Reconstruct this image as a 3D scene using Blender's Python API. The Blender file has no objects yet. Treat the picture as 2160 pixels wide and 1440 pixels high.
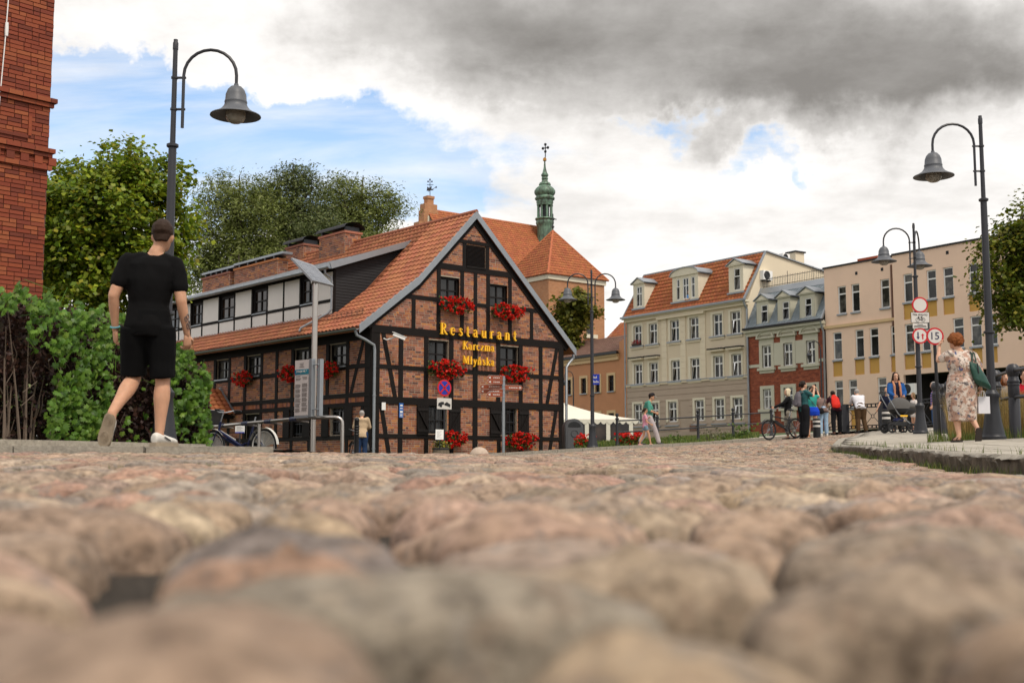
import bpy, bmesh, math, random
import numpy as np
from mathutils import Vector, Matrix
R = math.radians
random.seed(7); rng = np.random.default_rng(7)
sc = bpy.context.scene
COL = sc.collection

# ------------------------------------------------------------------ camera
F = 2480.0; TH = R(5.92)          # focal length in photo pixels, upward tilt
cam = bpy.data.cameras.new('camera'); camo = bpy.data.objects.new('camera', cam); COL.objects.link(camo)
cam.sensor_width = 36; cam.lens = 36 * F / 2160
camo.location = (0, 0, 0); camo.rotation_euler = (R(90) + TH, 0, 0)
cam.clip_start = 0.02; cam.clip_end = 2000
cam.dof.use_dof = True; cam.dof.focus_distance = 20; cam.dof.aperture_fstop = 4.4; cam.dof.aperture_blades = 7
sc.camera = camo

# ------------------------------------------------------------------ world, sun, exposure
SUN_EL, SUN_AZ = 56, 146          # azimuth clockwise from the view direction (+Y)
sc.view_settings.view_transform = 'Standard'; sc.view_settings.look = 'None'
sc.view_settings.exposure = 0.86; sc.view_settings.gamma = 1
sc.render.engine = 'CYCLES'
sc.cycles.use_denoising = True
sc.cycles.max_bounces = 6; sc.cycles.transparent_max_bounces = 8
w = bpy.data.worlds.new('World'); sc.world = w; w.use_nodes = True
nt = w.node_tree; N = nt.nodes; L = nt.links
def nd(t, **k):
    n = N.new(t)
    for a, b in k.items():
        if a.startswith('i_'):
            key = a[2:]; n.inputs[int(key) if key.isdigit() else key].default_value = b
        else: setattr(n, a, b)
    return n
def mth(op, a, b=None, c=None, clamp=False):
    n = N.new('ShaderNodeMath'); n.operation = op; n.use_clamp = clamp
    for i, v in enumerate((a, b, c)):
        if v is None: continue
        if isinstance(v, (int, float)): n.inputs[i].default_value = v
        else: L.new(v, n.inputs[i])
    return n.outputs[0]
def sstep(v, lo, hi, a=0., b=1.):
    n = N.new('ShaderNodeMapRange'); n.interpolation_type = 'SMOOTHSTEP'
    L.new(v, n.inputs[0]); n.inputs[1].default_value = lo; n.inputs[2].default_value = hi
    n.inputs[3].default_value = a; n.inputs[4].default_value = b
    return n.outputs[0]
bg = N['Background']; bg.inputs['Strength'].default_value = 0.1
sky = nd('ShaderNodeTexSky', sky_type='NISHITA', sun_disc=False)
sky.sun_elevation = R(SUN_EL); sky.sun_rotation = R(SUN_AZ); sky.air_density = 1.0; sky.dust_density = 0.6; sky.ozone_density = 1.4
tc = nd('ShaderNodeTexCoord'); sep = nd('ShaderNodeSeparateXYZ'); L.new(tc.outputs['Generated'], sep.inputs[0])
# cloud layer seen from below: the direction projected on a flat layer
zz = mth('ADD', mth('MAXIMUM', sep.outputs[2], 0.0), 0.16)
comb = nd('ShaderNodeCombineXYZ'); L.new(mth('DIVIDE', sep.outputs[0], zz), comb.inputs[0]); L.new(mth('DIVIDE', sep.outputs[1], zz), comb.inputs[1])
def noise(scale, detail=8, rough=.55, off=(0, 0, 0), dist=0., vec=None, sca=(1, 1, 1)):
    mp = nd('ShaderNodeMapping'); mp.inputs[1].default_value = off; mp.inputs[3].default_value = sca
    L.new(vec or comb.outputs[0], mp.inputs[0])
    n = nd('ShaderNodeTexNoise'); n.inputs['Scale'].default_value = scale; n.inputs['Detail'].default_value = detail
    n.inputs['Roughness'].default_value = rough; n.inputs['Distortion'].default_value = dist
    L.new(mp.outputs[0], n.inputs['Vector']); return n.outputs[0]
def pixdir(px, py):
    v = Vector(((px - 1080) / F, math.cos(TH) + (py - 720) / F * math.sin(TH), math.sin(TH) - (py - 720) / F * math.cos(TH)))
    return v.normalized()
# the direction, bent by noise so that cloud edges are ragged
wn = nd('ShaderNodeTexNoise'); L.new(tc.outputs['Generated'], wn.inputs['Vector']); wn.inputs['Scale'].default_value = 9; wn.inputs['Detail'].default_value = 6; wn.inputs['Roughness'].default_value = .6
wm = nd('ShaderNodeVectorMath', operation='SUBTRACT'); L.new(wn.outputs['Color'], wm.inputs[0]); wm.inputs[1].default_value = (.5, .5, .5)
ws = nd('ShaderNodeVectorMath', operation='MULTIPLY'); L.new(wm.outputs[0], ws.inputs[0]); ws.inputs[1].default_value = (.26, .26, .13)
warp = nd('ShaderNodeVectorMath', operation='ADD'); L.new(tc.outputs['Generated'], warp.inputs[0]); L.new(ws.outputs[0], warp.inputs[1])
def blob(px, py, rx, rz, soft=1.0):
    """a big soft cloud or gap centred on a direction, rx/rz its angular half sizes"""
    c = pixdir(px, py)
    s1 = nd('ShaderNodeVectorMath', operation='SUBTRACT'); L.new(warp.outputs[0], s1.inputs[0]); s1.inputs[1].default_value = c
    s2 = nd('ShaderNodeVectorMath', operation='MULTIPLY'); L.new(s1.outputs[0], s2.inputs[0]); s2.inputs[1].default_value = (1 / rx, 1 / rx, 1 / rz)
    s3 = nd('ShaderNodeVectorMath', operation='LENGTH'); L.new(s2.outputs[0], s3.inputs[0])
    return sstep(s3.outputs['Value'], 0.0, 1.0, soft, 0.)
n_big = noise(0.9, 10, .56, (3.1, 1.7, 0)); n_fine = noise(3.4, 9, .62, (.6, 8.2, 0), .35)
n_cir = noise(1.3, 8, .6, (5, 2, 0), .8, None, (.5, 1.6, 1))
shape = mth('ADD', mth('MULTIPLY', n_big, .72), mth('MULTIPLY', n_fine, .38))
def tot(*l):
    r = None
    for v, k in l: q = mth('MULTIPLY', v, k); r = q if r is None else mth('ADD', r, q)
    return r
gap = tot((blob(430, 330, .24, .085), 1.), (blob(660, 390, .17, .05), .7), (blob(120, 260, .14, .08), .7), (blob(1590, 340, .10, .020), .5), (blob(1740, 365, .08, .016), .5), (blob(1430, 275, .08, .016), .4))
full = tot((blob(1350, 60, .46, .12), 1.), (blob(1500, 560, .55, .11), .9), (blob(480, 60, .3, .07), 1.), (blob(2000, 300, .3, .1), .7))
dens = mth('SUBTRACT', mth('ADD', shape, mth('MULTIPLY', full, .26)), mth('MULTIPLY', gap, .44))
cum = sstep(dens, .38, .56)                                     # thick cloud
cir = mth('MULTIPLY', sstep(n_cir, .30, .70), .72)              # thin veils in the gaps
cover = mth('MAXIMUM', mth('MAXIMUM', cum, cir), .12)
dark = tot((blob(1330, 40, .40, .125), 1.15), (blob(1950, 150, .25, .10), .8), (blob(1720, 215, .20, .055), .75), (blob(900, 60, .22, .07), .55))
dark = mth('MULTIPLY', dark, sstep(n_big, .28, .66, .52, 1.))
dark = mth('ADD', dark, mth('MULTIPLY', mth('SUBTRACT', n_fine, .5), .6))
dark = mth('MULTIPLY', mth('MULTIPLY', sstep(dark, .05, 1.25), .86), sstep(dens, .42, .66))
dark = mth('ADD', dark, mth('MULTIPLY', sstep(noise(1.9, 9, .64, (9, 4, 0)), .36, .72), .24))
ramp = nd('ShaderNodeValToRGB'); L.new(dark, ramp.inputs[0])
e = ramp.color_ramp.elements
e[0].position = 0; e[0].color = (6.5, 6.3, 6.1, 1); e[1].position = 1; e[1].color = (1.55, 1.46, 1.36, 1)
k = ramp.color_ramp.elements.new(.33); k.color = (4.0, 3.85, 3.68, 1)
tint = nd('ShaderNodeMixRGB', blend_type='MULTIPLY'); tint.inputs[0].default_value = 1; L.new(sky.outputs[0], tint.inputs[1]); tint.inputs[2].default_value = (1.0, 1.12, 1.16, 1)
mx = nd('ShaderNodeMixRGB'); L.new(cover, mx.inputs[0]); L.new(tint.outputs[0], mx.inputs[1]); L.new(ramp.outputs[0], mx.inputs[2])
L.new(mx.outputs[0], bg.inputs[0])
sun = bpy.data.lights.new('sun', 'SUN'); suno = bpy.data.objects.new('sun', sun); COL.objects.link(suno)
sun.energy = 1.5; sun.angle = R(14); sun.color = (1, .91, .80)
sd = Vector((math.sin(R(SUN_AZ)) * math.cos(R(SUN_EL)), math.cos(R(SUN_AZ)) * math.cos(R(SUN_EL)), math.sin(R(SUN_EL))))
suno.rotation_euler = (-sd).to_track_quat('-Z', 'Y').to_euler(); suno.location = sd * 60

# ------------------------------------------------------------------ pixels to places
def ray(px, py):
    xc = (px - 1080) / F; yc = -(py - 720) / F
    return np.array([xc, math.cos(TH) - yc * math.sin(TH), math.sin(TH) + yc * math.cos(TH)])
def P(px, py, d):
    r = ray(px, py); return r * (d / r[1])
class Wall:
    """a vertical wall plane through a point, running along yaw; uv(px,py) gives metres along it and height"""
    def __init__(s, px, py, d, yaw):
        s.o = P(px, py, d)[:2]; s.yaw = R(yaw)
        s.t = np.array([math.cos(s.yaw), math.sin(s.yaw)]); s.n = np.array([-s.t[1], s.t[0]])
    def uv(s, px, py, off=0):
        r = ray(px, py); o = s.o + s.n * off
        p = r * ((o @ s.n) / (r[:2] @ s.n))
        return float((p[:2] - s.o) @ s.t), float(p[2])
    def rect(s, a, b, c, d, off=0):
        u0, z1 = s.uv(a, b, off); u1, z0 = s.uv(c, d, off)
        return u0, u1, z0, z1

# ------------------------------------------------------------------ mesh building
class MB:
    def __init__(s): s.v = []; s.f = []; s.m = []
    def add(s, vs, fs, m=0):
        b = len(s.v); s.v += [tuple(map(float, p)) for p in vs]
        for f in fs: s.f.append([i + b for i in f]); s.m.append(m)
        return s
    def box(s, x0, x1, y0, y1, z0, z1, m=0):
        return s.add([(x0, y0, z0), (x1, y0, z0), (x1, y1, z0), (x0, y1, z0), (x0, y0, z1), (x1, y0, z1), (x1, y1, z1), (x0, y1, z1)],
                     [(0, 3, 2, 1), (4, 5, 6, 7), (0, 1, 5, 4), (1, 2, 6, 5), (2, 3, 7, 6), (3, 0, 4, 7)], m)
    def bar(s, p, q, w, h, up=(0, 0, 1), m=0):
        p = Vector(p); q = Vector(q); d = (q - p).normalized(); u = Vector(up); a = d.cross(u)
        if a.length < 1e-4: a = d.cross(Vector((1, 0, 0)))
        a.normalize(); b = a.cross(d).normalized(); a = a * w / 2; b = b * h / 2
        vs = [p - a - b, p + a - b, p + a + b, p - a + b, q - a - b, q + a - b, q + a + b, q - a + b]
        return s.add(vs, [(0, 1, 2, 3), (7, 6, 5, 4), (0, 4, 5, 1), (1, 5, 6, 2), (2, 6, 7, 3), (3, 7, 4, 0)], m)
    def tube(s, pts, r, n=8, m=0, closed=False):
        pts = [Vector(p) for p in pts]; k = len(pts)
        if not hasattr(r, '__len__'): r = [r] * k
        ref = None; vs = []
        for i, p in enumerate(pts):
            if closed: t = pts[(i + 1) % k] - pts[i - 1]
            else: t = pts[min(i + 1, k - 1)] - pts[max(i - 1, 0)]
            t = t.normalized() if t.length > 1e-9 else Vector((0, 0, 1))
            if ref is None:
                ref = t.cross(Vector((0, 0, 1)))
                if ref.length < .1: ref = t.cross(Vector((0, 1, 0)))
            ref = (ref - t * ref.dot(t)).normalized(); b = t.cross(ref)
            for j in range(n):
                a = 2 * math.pi * j / n; vs.append(p + (ref * math.cos(a) + b * math.sin(a)) * r[i])
        fs = []
        for i in range(k if closed else k - 1):
            i2 = (i + 1) % k
            for j in range(n): fs.append((i * n + j, i * n + (j + 1) % n, i2 * n + (j + 1) % n, i2 * n + j))
        if not closed: fs += [tuple(range(n))[::-1], tuple(range((k - 1) * n, k * n))]
        return s.add(vs, fs, m)
    def lathe(s, prof, n=16, c=(0, 0, 0), m=0, cap=True):
        vs = []; k = len(prof)
        for r, z in prof:
            for j in range(n):
                a = 2 * math.pi * j / n; vs.append((c[0] + r * math.cos(a), c[1] + r * math.sin(a), c[2] + z))
        fs = [(i * n + j, i * n + (j + 1) % n, (i + 1) * n + (j + 1) % n, (i + 1) * n + j) for i in range(k - 1) for j in range(n)]
        if cap: fs += [tuple(range(n))[::-1], tuple(range((k - 1) * n, k * n))]
        return s.add(vs, fs, m)
    def prism(s, poly, fn, d0, d1, m=0):
        """extrude a 2-d polygon; fn(a, b, depth) -> point"""
        n = len(poly); vs = [fn(a, b, d0) for a, b in poly] + [fn(a, b, d1) for a, b in poly]
        fs = [tuple(range(n)), tuple(range(n, 2 * n))[::-1]] + [(i, i + n, (i + 1) % n + n, (i + 1) % n) for i in range(n)]
        return s.add(vs, fs, m)
    def ball(s, c, r, n=8, k=5, m=0):
        rx, ry, rz = r if hasattr(r, '__len__') else (r, r, r)
        vs = [(c[0], c[1], c[2] - rz)]
        for i in range(1, k):
            a = math.pi * i / k
            for j in range(n):
                b = 2 * math.pi * j / n; vs.append((c[0] + rx * math.sin(a) * math.cos(b), c[1] + ry * math.sin(a) * math.sin(b), c[2] - rz * math.cos(a)))
        vs.append((c[0], c[1], c[2] + rz)); last = len(vs) - 1
        fs = [(0, 1 + (j + 1) % n, 1 + j) for j in range(n)]
        for i in range(k - 2):
            for j in range(n): fs.append((1 + i * n + j, 1 + i * n + (j + 1) % n, 1 + (i + 1) * n + (j + 1) % n, 1 + (i + 1) * n + j))
        fs += [(last, 1 + (k - 2) * n + j, 1 + (k - 2) * n + (j + 1) % n) for j in range(n)]
        return s.add(vs, fs, m)
    def mesh(s, name, mats, smooth=False):
        me = bpy.data.meshes.new(name); me.from_pydata(s.v, [], s.f)
        mats = mats if isinstance(mats, (list, tuple)) else [mats]
        for m in mats: me.materials.append(m)
        if len(mats) > 1: me.polygons.foreach_set('material_index', s.m)
        fix_normals(me)
        if smooth: smooth_by_angle(me, smooth if smooth is not True else 40)
        return me
    def build(s, name, mats, parent=None, smooth=False, **k):
        return link(name, s.mesh(name, mats, smooth), parent, **k)
def fix_normals(me):
    bm = bmesh.new(); bm.from_mesh(me); bmesh.ops.recalc_face_normals(bm, faces=bm.faces); bm.to_mesh(me); bm.free()
def smooth_by_angle(me, deg=40):
    me.polygons.foreach_set('use_smooth', [True] * len(me.polygons)); me.set_sharp_from_angle(angle=R(deg))
def link(name, data, parent=None, loc=None, rot=None, **props):
    o = bpy.data.objects.new(name, data); COL.objects.link(o)
    if parent is not None: o.parent = parent
    if loc is not None: o.location = loc
    if rot is not None: o.rotation_euler = rot if hasattr(rot, '__len__') else (0, 0, rot)
    for a, b in props.items():
        if b is not None: o[a] = b
    return o
def thing(name, label, cat, loc=(0, 0, 0), rz=0, group=None):
    return link(name, None, None, loc, rz, label=label, category=cat, group=group)
def tag(o, label, cat, group=None, kind=None):
    o['label'] = label
    if cat: o['category'] = cat
    if group: o['group'] = group
    if kind: o['kind'] = kind
    return o
def copy_tree(o, parent=None, **k):
    c = o.copy(); COL.objects.link(c); c.parent = parent
    for ch in list(o.children): copy_tree(ch, c)
    return c
def np_mesh(name, V, Q, mats, k=4):
    """mesh from arrays, all faces with k corners"""
    V = np.asarray(V, np.float32); Q = np.asarray(Q, np.int32)
    me = bpy.data.meshes.new(name); me.vertices.add(len(V)); me.vertices.foreach_set('co', V.ravel())
    me.loops.add(Q.size); me.loops.foreach_set('vertex_index', Q.ravel())
    me.polygons.add(len(Q)); me.polygons.foreach_set('loop_start', np.arange(0, Q.size, k, dtype=np.int32))
    me.update(calc_edges=True)
    for m in (mats if isinstance(mats, (list, tuple)) else [mats]): me.materials.append(m)
    return me

# ------------------------------------------------------------------ materials
class NT:
    def __init__(s, name):
        s.m = bpy.data.materials.new(name); s.m.use_nodes = True; s.t = s.m.node_tree; s.b = s.t.nodes['Principled BSDF']
        s.co = s.t.nodes.new('ShaderNodeTexCoord')
    def n(s, t, ins={}, **k):
        x = s.t.nodes.new(t)
        for a, b in k.items(): setattr(x, a, b)
        for a, b in ins.items(): s.put(x.inputs[a], b)
        return x
    def put(s, i, v):
        if hasattr(v, 'links') or isinstance(v, bpy.types.NodeSocket): s.t.links.new(v, i)
        elif isinstance(v, (tuple, list)) and len(v) == 3 and i.type == 'RGBA': i.default_value = (*v, 1)
        else: i.default_value = v
    def noise(s, scale, detail=5, rough=.55, vec=None, sca=None):
        v = vec or s.co.outputs['Object']
        if sca: v = s.n('ShaderNodeMapping', {0: v, 3: sca}).outputs[0]
        return s.n('ShaderNodeTexNoise', {'Vector': v, 'Scale': scale, 'Detail': detail, 'Roughness': rough}).outputs[0]
    def mix(s, f, a, b, mode='MIX'): return s.n('ShaderNodeMixRGB', {0: f, 1: a, 2: b}, blend_type=mode).outputs[0]
    def math(s, op, a, b): return s.n('ShaderNodeMath', {0: a, 1: b}, operation=op).outputs[0]
    def rng(s, v, a, b, c=0., d=1.): return s.n('ShaderNodeMapRange', {0: v, 1: a, 2: b, 3: c, 4: d}).outputs[0]
    def rand(s):
        g = s.n('ShaderNodeNewGeometry').outputs['Random Per Island']; o = s.n('ShaderNodeObjectInfo').outputs['Random']
        return s.math('FRACT', s.math('ADD', g, s.math('MULTIPLY', o, 7.31)), 0.)
    def ramp(s, f, *stops):
        r = s.n('ShaderNodeValToRGB', {0: f}); e = r.color_ramp.elements
        while len(e) < len(stops): e.new(.5)
        for x, (p, c) in zip(e, stops): x.position = p; x.color = (*c, 1)
        return r.outputs[0]
    def bump(s, h, st=.3, dist=.02):
        s.put(s.b.inputs['Normal'], s.n('ShaderNodeBump', {'Height': h, 'Strength': st, 'Distance': dist}).outputs[0])
    def col(s, c): s.put(s.b.inputs['Base Color'], c)
    def set(s, **k):
        for a, v in k.items(): s.put(s.b.inputs[{'rough': 'Roughness', 'metal': 'Metallic', 'spec': 'Specular IOR Level', 'alpha': 'Alpha'}.get(a, a)], v)
        return s
def mul(c, k): return tuple(min(1., x * k) for x in c)
def mat(name, c, rough=.65, var=.18, sc=5, bump=0., bs=50, metal=0., isl=0., c2=None, dirt=0., spec=.4):
    """plain surface: colour with noise drift, optional per-piece variation, stains and fine relief"""
    t = NT(name)
    col = t.mix(t.noise(sc, 6, .6), mul(c, 1 - var), c2 or mul(c, 1 + var))
    if isl:
        r = t.rand()
        col = t.n('ShaderNodeHueSaturation', {'Hue': t.rng(r, 0, 1, .5 - isl * .05, .5 + isl * .05), 'Saturation': 1., 'Value': t.rng(t.math('FRACT', t.math('MULTIPLY', r, 5.7), 0.), 0, 1, 1 - isl, 1 + isl), 'Color': col}).outputs[0]
    if dirt:
        d = t.rng(t.noise(.7, 8, .68), .45, .75, 0., dirt)
        col = t.mix(d, col, mul(c, .45))
    t.col(col); t.set(rough=rough, metal=metal, spec=spec)
    if bump: t.bump(t.noise(bs, 6, .6), bump, .01)
    return t.m
def foliage(name, cols, trans=.35, rough=.5, lo=.55, hi=1.25):
    t = NT(name); r = t.rand()
    st = [(i / (len(cols) - 1), c) for i, c in enumerate(cols)]
    c = t.ramp(r, *st)
    c = t.n('ShaderNodeHueSaturation', {'Hue': .5, 'Saturation': 1., 'Value': t.rng(t.math('FRACT', t.math('MULTIPLY', r, 9.3), 0.), 0, 1, lo, hi), 'Color': c}).outputs[0]
    t.col(c); t.set(rough=rough, spec=.3)
    tr = t.n('ShaderNodeBsdfTranslucent', {'Color': c}); ms = t.n('ShaderNodeMixShader', {0: trans})
    out = t.t.nodes['Material Output']; t.t.links.new(t.b.outputs[0], ms.inputs[1]); t.t.links.new(tr.outputs[0], ms.inputs[2]); t.t.links.new(ms.outputs[0], out.inputs[0])
    return t.m
M = {}
M['lampgrey'] = mat('lamp_paint', (.028, .028, .033), .42, .15, 9, .05, 80)
M['iron'] = mat('dark_iron', (.02, .021, .025), .45, .2, 9, .06, 70)
M['black'] = mat('black_plastic', (.012, .012, .013), .45, .2, 9)
M['rubber'] = mat('rubber', (.014, .014, .015), .8, .2, 12)
M['steel'] = mat('brushed_steel', (.46, .42, .38), .3, .08, 14, metal=1.)
M['zinc'] = mat('zinc', (.30, .32, .34), .42, .14, 3, .05, 30, metal=.55, dirt=.3)
M['white'] = mat('white_paint', (.78, .77, .74), .5, .05, 6)
M['cream'] = mat('cream_trim', (.66, .60, .46), .75, .07, 4, .1, 60, dirt=.15)
M['timber'] = mat('tarred_timber', (.0065, .0048, .0042), .75, .4, 3, .35, 26, c2=(.014, .010, .0085), spec=.2)
M['glass'] = None
def glass(name, c, var=.6, sc=1.2):
    t = NT(name); t.col(t.mix(t.rng(t.noise(sc, 4), .4, .65), mul(c, 1 - var), mul(c, 1 + var))); t.set(rough=.07, spec=.5); return t.m
M['glass'] = glass('window_glass', (.016, .016, .016)); M['glass_brown'] = glass('window_glass_brown', (.03, .018, .012))
M['curtain'] = mat('curtain', (.42, .40, .36), .9, .2, 7)
M['glass_c'] = glass('window_glass_curtained', (.075, .07, .06), .7, 2.2)
M['bulb'] = None
t = NT('lamp_globe'); t.col((.55, .50, .42)); t.set(rough=.12, spec=.6); t.b.inputs['Transmission Weight'].default_value = .55; M['bulb'] = t.m
# ------------------------------------------------------------------ terrain
CP = np.array([(0,0,-.057),(0,1,-.057),(-1,2,-.05),(1,2,-.055),(0,3,-.034),(-2,5,.012),(2,5,-.045),(3.2,6.5,-.085),(0,9,.078),(-3,8.9,.078),(-6.5,8.7,.08),
  (-4.5,11.2,.13),(-2,13,.08),(-3,20,.0),(-8,25,-.05),(2,15,.10),(3.7,8.7,-.095),(3.9,10.5,-.06),(5.1,16,.045),(6.2,21,.20),(6.9,17.8,.19),(7.5,18.5,.25),
  (7.2,25,.47),(10.3,29.7,.69),(10.5,34,.86),(9,36,.75),(9.4,39,.82),(11.5,40,.98),(4.4,39.2,.50),(2.4,37.5,.40),(1.5,36,.34),(0.1,33,.22),(3,25,.28),
  (-4.8,40,0.),(2,46,.42),(-15,55,-.1),(-5,14,.13),(-4,16.5,.10),(-14,12,.1),(20,36,1.4),(14,20,.45),(9,12,.12),(0,60,.7),(8,62,1.2),(17,56,1.55),(24,45,1.6),(10,88,1.75),(6,76,1.12),(22,72,1.8),(-12,95,.7),(-30,40,-.1),(-25,80,.2),(40,70,1.9)], float)
def _tps(r2): return np.where(r2 > 0, r2 * np.log(np.maximum(r2, 1e-12)), 0.)
_n = len(CP); _A = np.zeros((_n + 3, _n + 3)); _d = ((CP[:, None, :2] - CP[None, :, :2]) ** 2).sum(-1)
_A[:_n, :_n] = _tps(_d) + np.eye(_n) * 6; _A[:_n, _n] = 1; _A[:_n, _n + 1:] = CP[:, :2]; _A[_n, :_n] = 1; _A[_n + 1:, :_n] = CP[:, :2].T
_W = np.linalg.solve(_A, np.concatenate([CP[:, 2], [0, 0, 0]]))
def G(x, y):
    x, y = np.broadcast_arrays(np.asarray(x, float), np.asarray(y, float)); sh = x.shape
    x = np.clip(x.ravel(), -34, 42); y = np.clip(y.ravel(), -4, 96)
    r2 = (x[:, None] - CP[:, 0]) ** 2 + (y[:, None] - CP[:, 1]) ** 2
    z = _tps(r2) @ _W[:_n] + _W[_n] + x * _W[_n + 1] + y * _W[_n + 2]
    return z.reshape(sh)
KY = [3, 5, 8.7, 11.5, 16, 20, 22.5, 25, 29, 34, 39.5, 44]; KX = [3.0, 3.25, 3.7, 4.1, 5.0, 5.75, 6.1, 6.9, 8.3, 10.0, 12.0, 13.4]
KH = [.15, .15, .15, .15, .15, .13, .09, .07, .05, .05, .05, .05]
def xk(y): return np.interp(y, KY, KX)
def kh(y): return np.interp(y, KY, KH)
LK0 = np.array([-3.2, 30.1]); LKD = np.array([.753, .658])       # far kerb in front of the restaurant, parallel to its gable
def far_side(x, y): return (np.asarray(y) - LK0[1]) * LKD[0] - (np.asarray(x) - LK0[0]) * LKD[1]   # > 0 : behind the far kerb
def left_edge(x): return np.interp(x, [-12, -5, -2.0, -1.3], [8.55, 8.95, 9.35, 9.9])
def S(x, y):
    """height of what one stands on"""
    z = float(G(x, y))
    if x > xk(y) and y < 46: z += float(kh(y))
    elif x < -1.95 and y > left_edge(x) and y < 18: z += .045
    elif far_side(x, y) > 0 and y < 60: z += .09
    return z

t = NT('soil_between_stones')
t.col(t.mix(t.rng(t.noise(160, 3, .7), .35, .7), (.022, .018, .014), (.085, .07, .055))); t.set(rough=.95, spec=.2); t.bump(t.noise(220, 4, .7), .8, .006); M['soil'] = t.m
def graded(lo, hi, mid, fine, coarse):
    a = [mid]
    while a[-1] < hi: a.append(a[-1] + max(fine, abs(a[-1] - mid) * coarse))
    b = [mid]
    while b[-1] > lo: b.append(b[-1] - max(fine, abs(b[-1] - mid) * coarse))
    return np.array(sorted(set(b[1:] + a)))
gx = graded(-420, 420, 0, .25, .06); gy = graded(-60, 900, 2, .25, .05)
X, Y = np.meshgrid(gx, gy); Z = G(X, Y) - .055
V = np.stack([X, Y, Z], -1).reshape(-1, 3); nx = len(gx); ii, jj = np.meshgrid(np.arange(nx - 1), np.arange(len(gy) - 1)); b = (jj * nx + ii).ravel()
me = np_mesh('ground', V, np.stack([b, b + 1, b + nx + 1, b + nx], 1), M['soil']); me.polygons.foreach_set('use_smooth', [True] * len(me.polygons))
link('ground', me, None, kind='structure', label='bare gritty earth under the paving')

# ------------------------------------------------------------------ cobbles
from mathutils import noise as mnoise
t = NT('cobblestone')
at = t.n('ShaderNodeAttribute', attribute_name='col').outputs[0]
ob = t.n('ShaderNodeNewGeometry').outputs['Position']
sp = t.mix(t.rng(t.noise(38, 9, .74, ob), .34, .66), (.32, .285, .26), (1.55, 1.49, 1.43))
c = t.mix(1., at, sp, 'MULTIPLY')
c = t.mix(t.rng(t.noise(17, 7, .7, ob), .52, .66, 0, .5), c, (.32, .215, .145))
c = t.mix(t.rng(t.noise(320, 3, .6, ob), .6, .78, 0, .6), c, (.045, .04, .037))
c = t.mix(t.rng(t.noise(250, 3, .6, ob, (1, 1.2, 1)), .62, .8, 0, .45), c, (.5, .45, .38))
c = t.mix(t.rng(t.noise(24, 6, .7, ob, (1.3, .8, 1)), .56, .66, 0, .65), c, (.17, .155, .14)); t.col(c); t.set(rough=t.rng(t.noise(40, 4, .6, ob), .3, .7, .55, .9), spec=.25)
t.bump(t.math('ADD', t.math('MULTIPLY', t.noise(38, 8, .7, ob), 1.0), t.math('MULTIPLY', t.noise(280, 4, .6, ob), .22)), .85, .006); M['cobble'] = t.m
PAL = [(.26,.20,.145),(.29,.205,.155),(.275,.225,.17),(.22,.19,.16),(.285,.185,.14),(.32,.26,.195),(.24,.19,.145),(.30,.22,.165),(.205,.18,.155),(.275,.21,.15)]
def stone_mesh(cn, seg, rings, seed, h, near):
    """cn: four corners (x,y) in order; returns verts, quads; a rounded, slightly tilted setting stone"""
    r = random.Random(seed); vs = []; ex = r.uniform(3.0, 6.5)
    cx = sum(p[0] for p in cn) / 4; cy = sum(p[1] for p in cn) / 4
    tx, ty = r.uniform(-.10, .10), r.uniform(-.06, .09); oz = r.uniform(-.014, .009); dome = r.uniform(.014, .030) if near else r.uniform(.006, .020); ph = r.uniform(0, 6)
    base = float(G(cx, cy)) + oz
    for q in rings:
        rr, dz = q
        for j in range(seg):
            a = 2 * math.pi * (j + .5) / seg; ca, sa = math.cos(a), math.sin(a)
            k = (abs(ca) ** ex + abs(sa) ** ex) ** (-1 / ex)
            k *= 1 + .06 * math.sin(3 * a + ph) + .045 * math.sin(5 * a + ph * 2) + .03 * math.sin(8 * a + ph * 3)
            u = .5 + .5 * k * ca * rr; v = .5 + .5 * k * sa * rr
            x = (cn[0][0] * (1 - u) + cn[1][0] * u) * (1 - v) + (cn[3][0] * (1 - u) + cn[2][0] * u) * v
            y = (cn[0][1] * (1 - u) + cn[1][1] * u) * (1 - v) + (cn[3][1] * (1 - u) + cn[2][1] * u) * v
            z = base + tx * (x - cx) + ty * (y - cy) - dome * (rr * min(k, 1.15)) ** 2 + dz * h
            if near:
                nz = mnoise.fractal(Vector((x * 9, y * 9, seed * .37)), 1., 2., 4); z += nz * .012 + .008 * mnoise.noise(Vector((x * 24, y * 24, seed * 1.3)))
                if rr > .8: x += nz * .010; y += mnoise.noise(Vector((x * 14, y * 14, seed + 5.))) * .013
            vs.append((x, y, z))
    fs = []; m = len(rings)
    for i in range(m - 1):
        for j in range(seg): fs.append((i * seg + j, i * seg + (j + 1) % seg, (i + 1) * seg + (j + 1) % seg, (i + 1) * seg + j))
    vs.append((cx, cy, base + (0 if not near else .004))); c = len(vs) - 1
    return vs, fs, c, m, seg
RN = [(1., -1.6), (.995, -1.0), (.985, -.58), (.965, -.28), (.93, -.10), (.87, -.03), (.76, -.005), (.62, 0), (.46, 0), (.30, 0), (.14, 0)]
RM = [(1., -1.4), (.98, -.55), (.93, -.13), (.8, -.01), (.4, 0)]
RF = [(1., -1.2), (.95, -.35), (.75, 0)]
rot = R(11); ca, sa = math.cos(rot), math.sin(rot)
def to_w(u, v): return (u * ca - v * sa, u * sa + v * ca)
stones = []; v = -.9; row = 0
rr_ = random.Random(17)
def wob(u, k): return .03 * math.sin(u * 2.3 + k * 1.7) + .022 * math.sin(u * 5.1 + k * 2.9)
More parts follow.
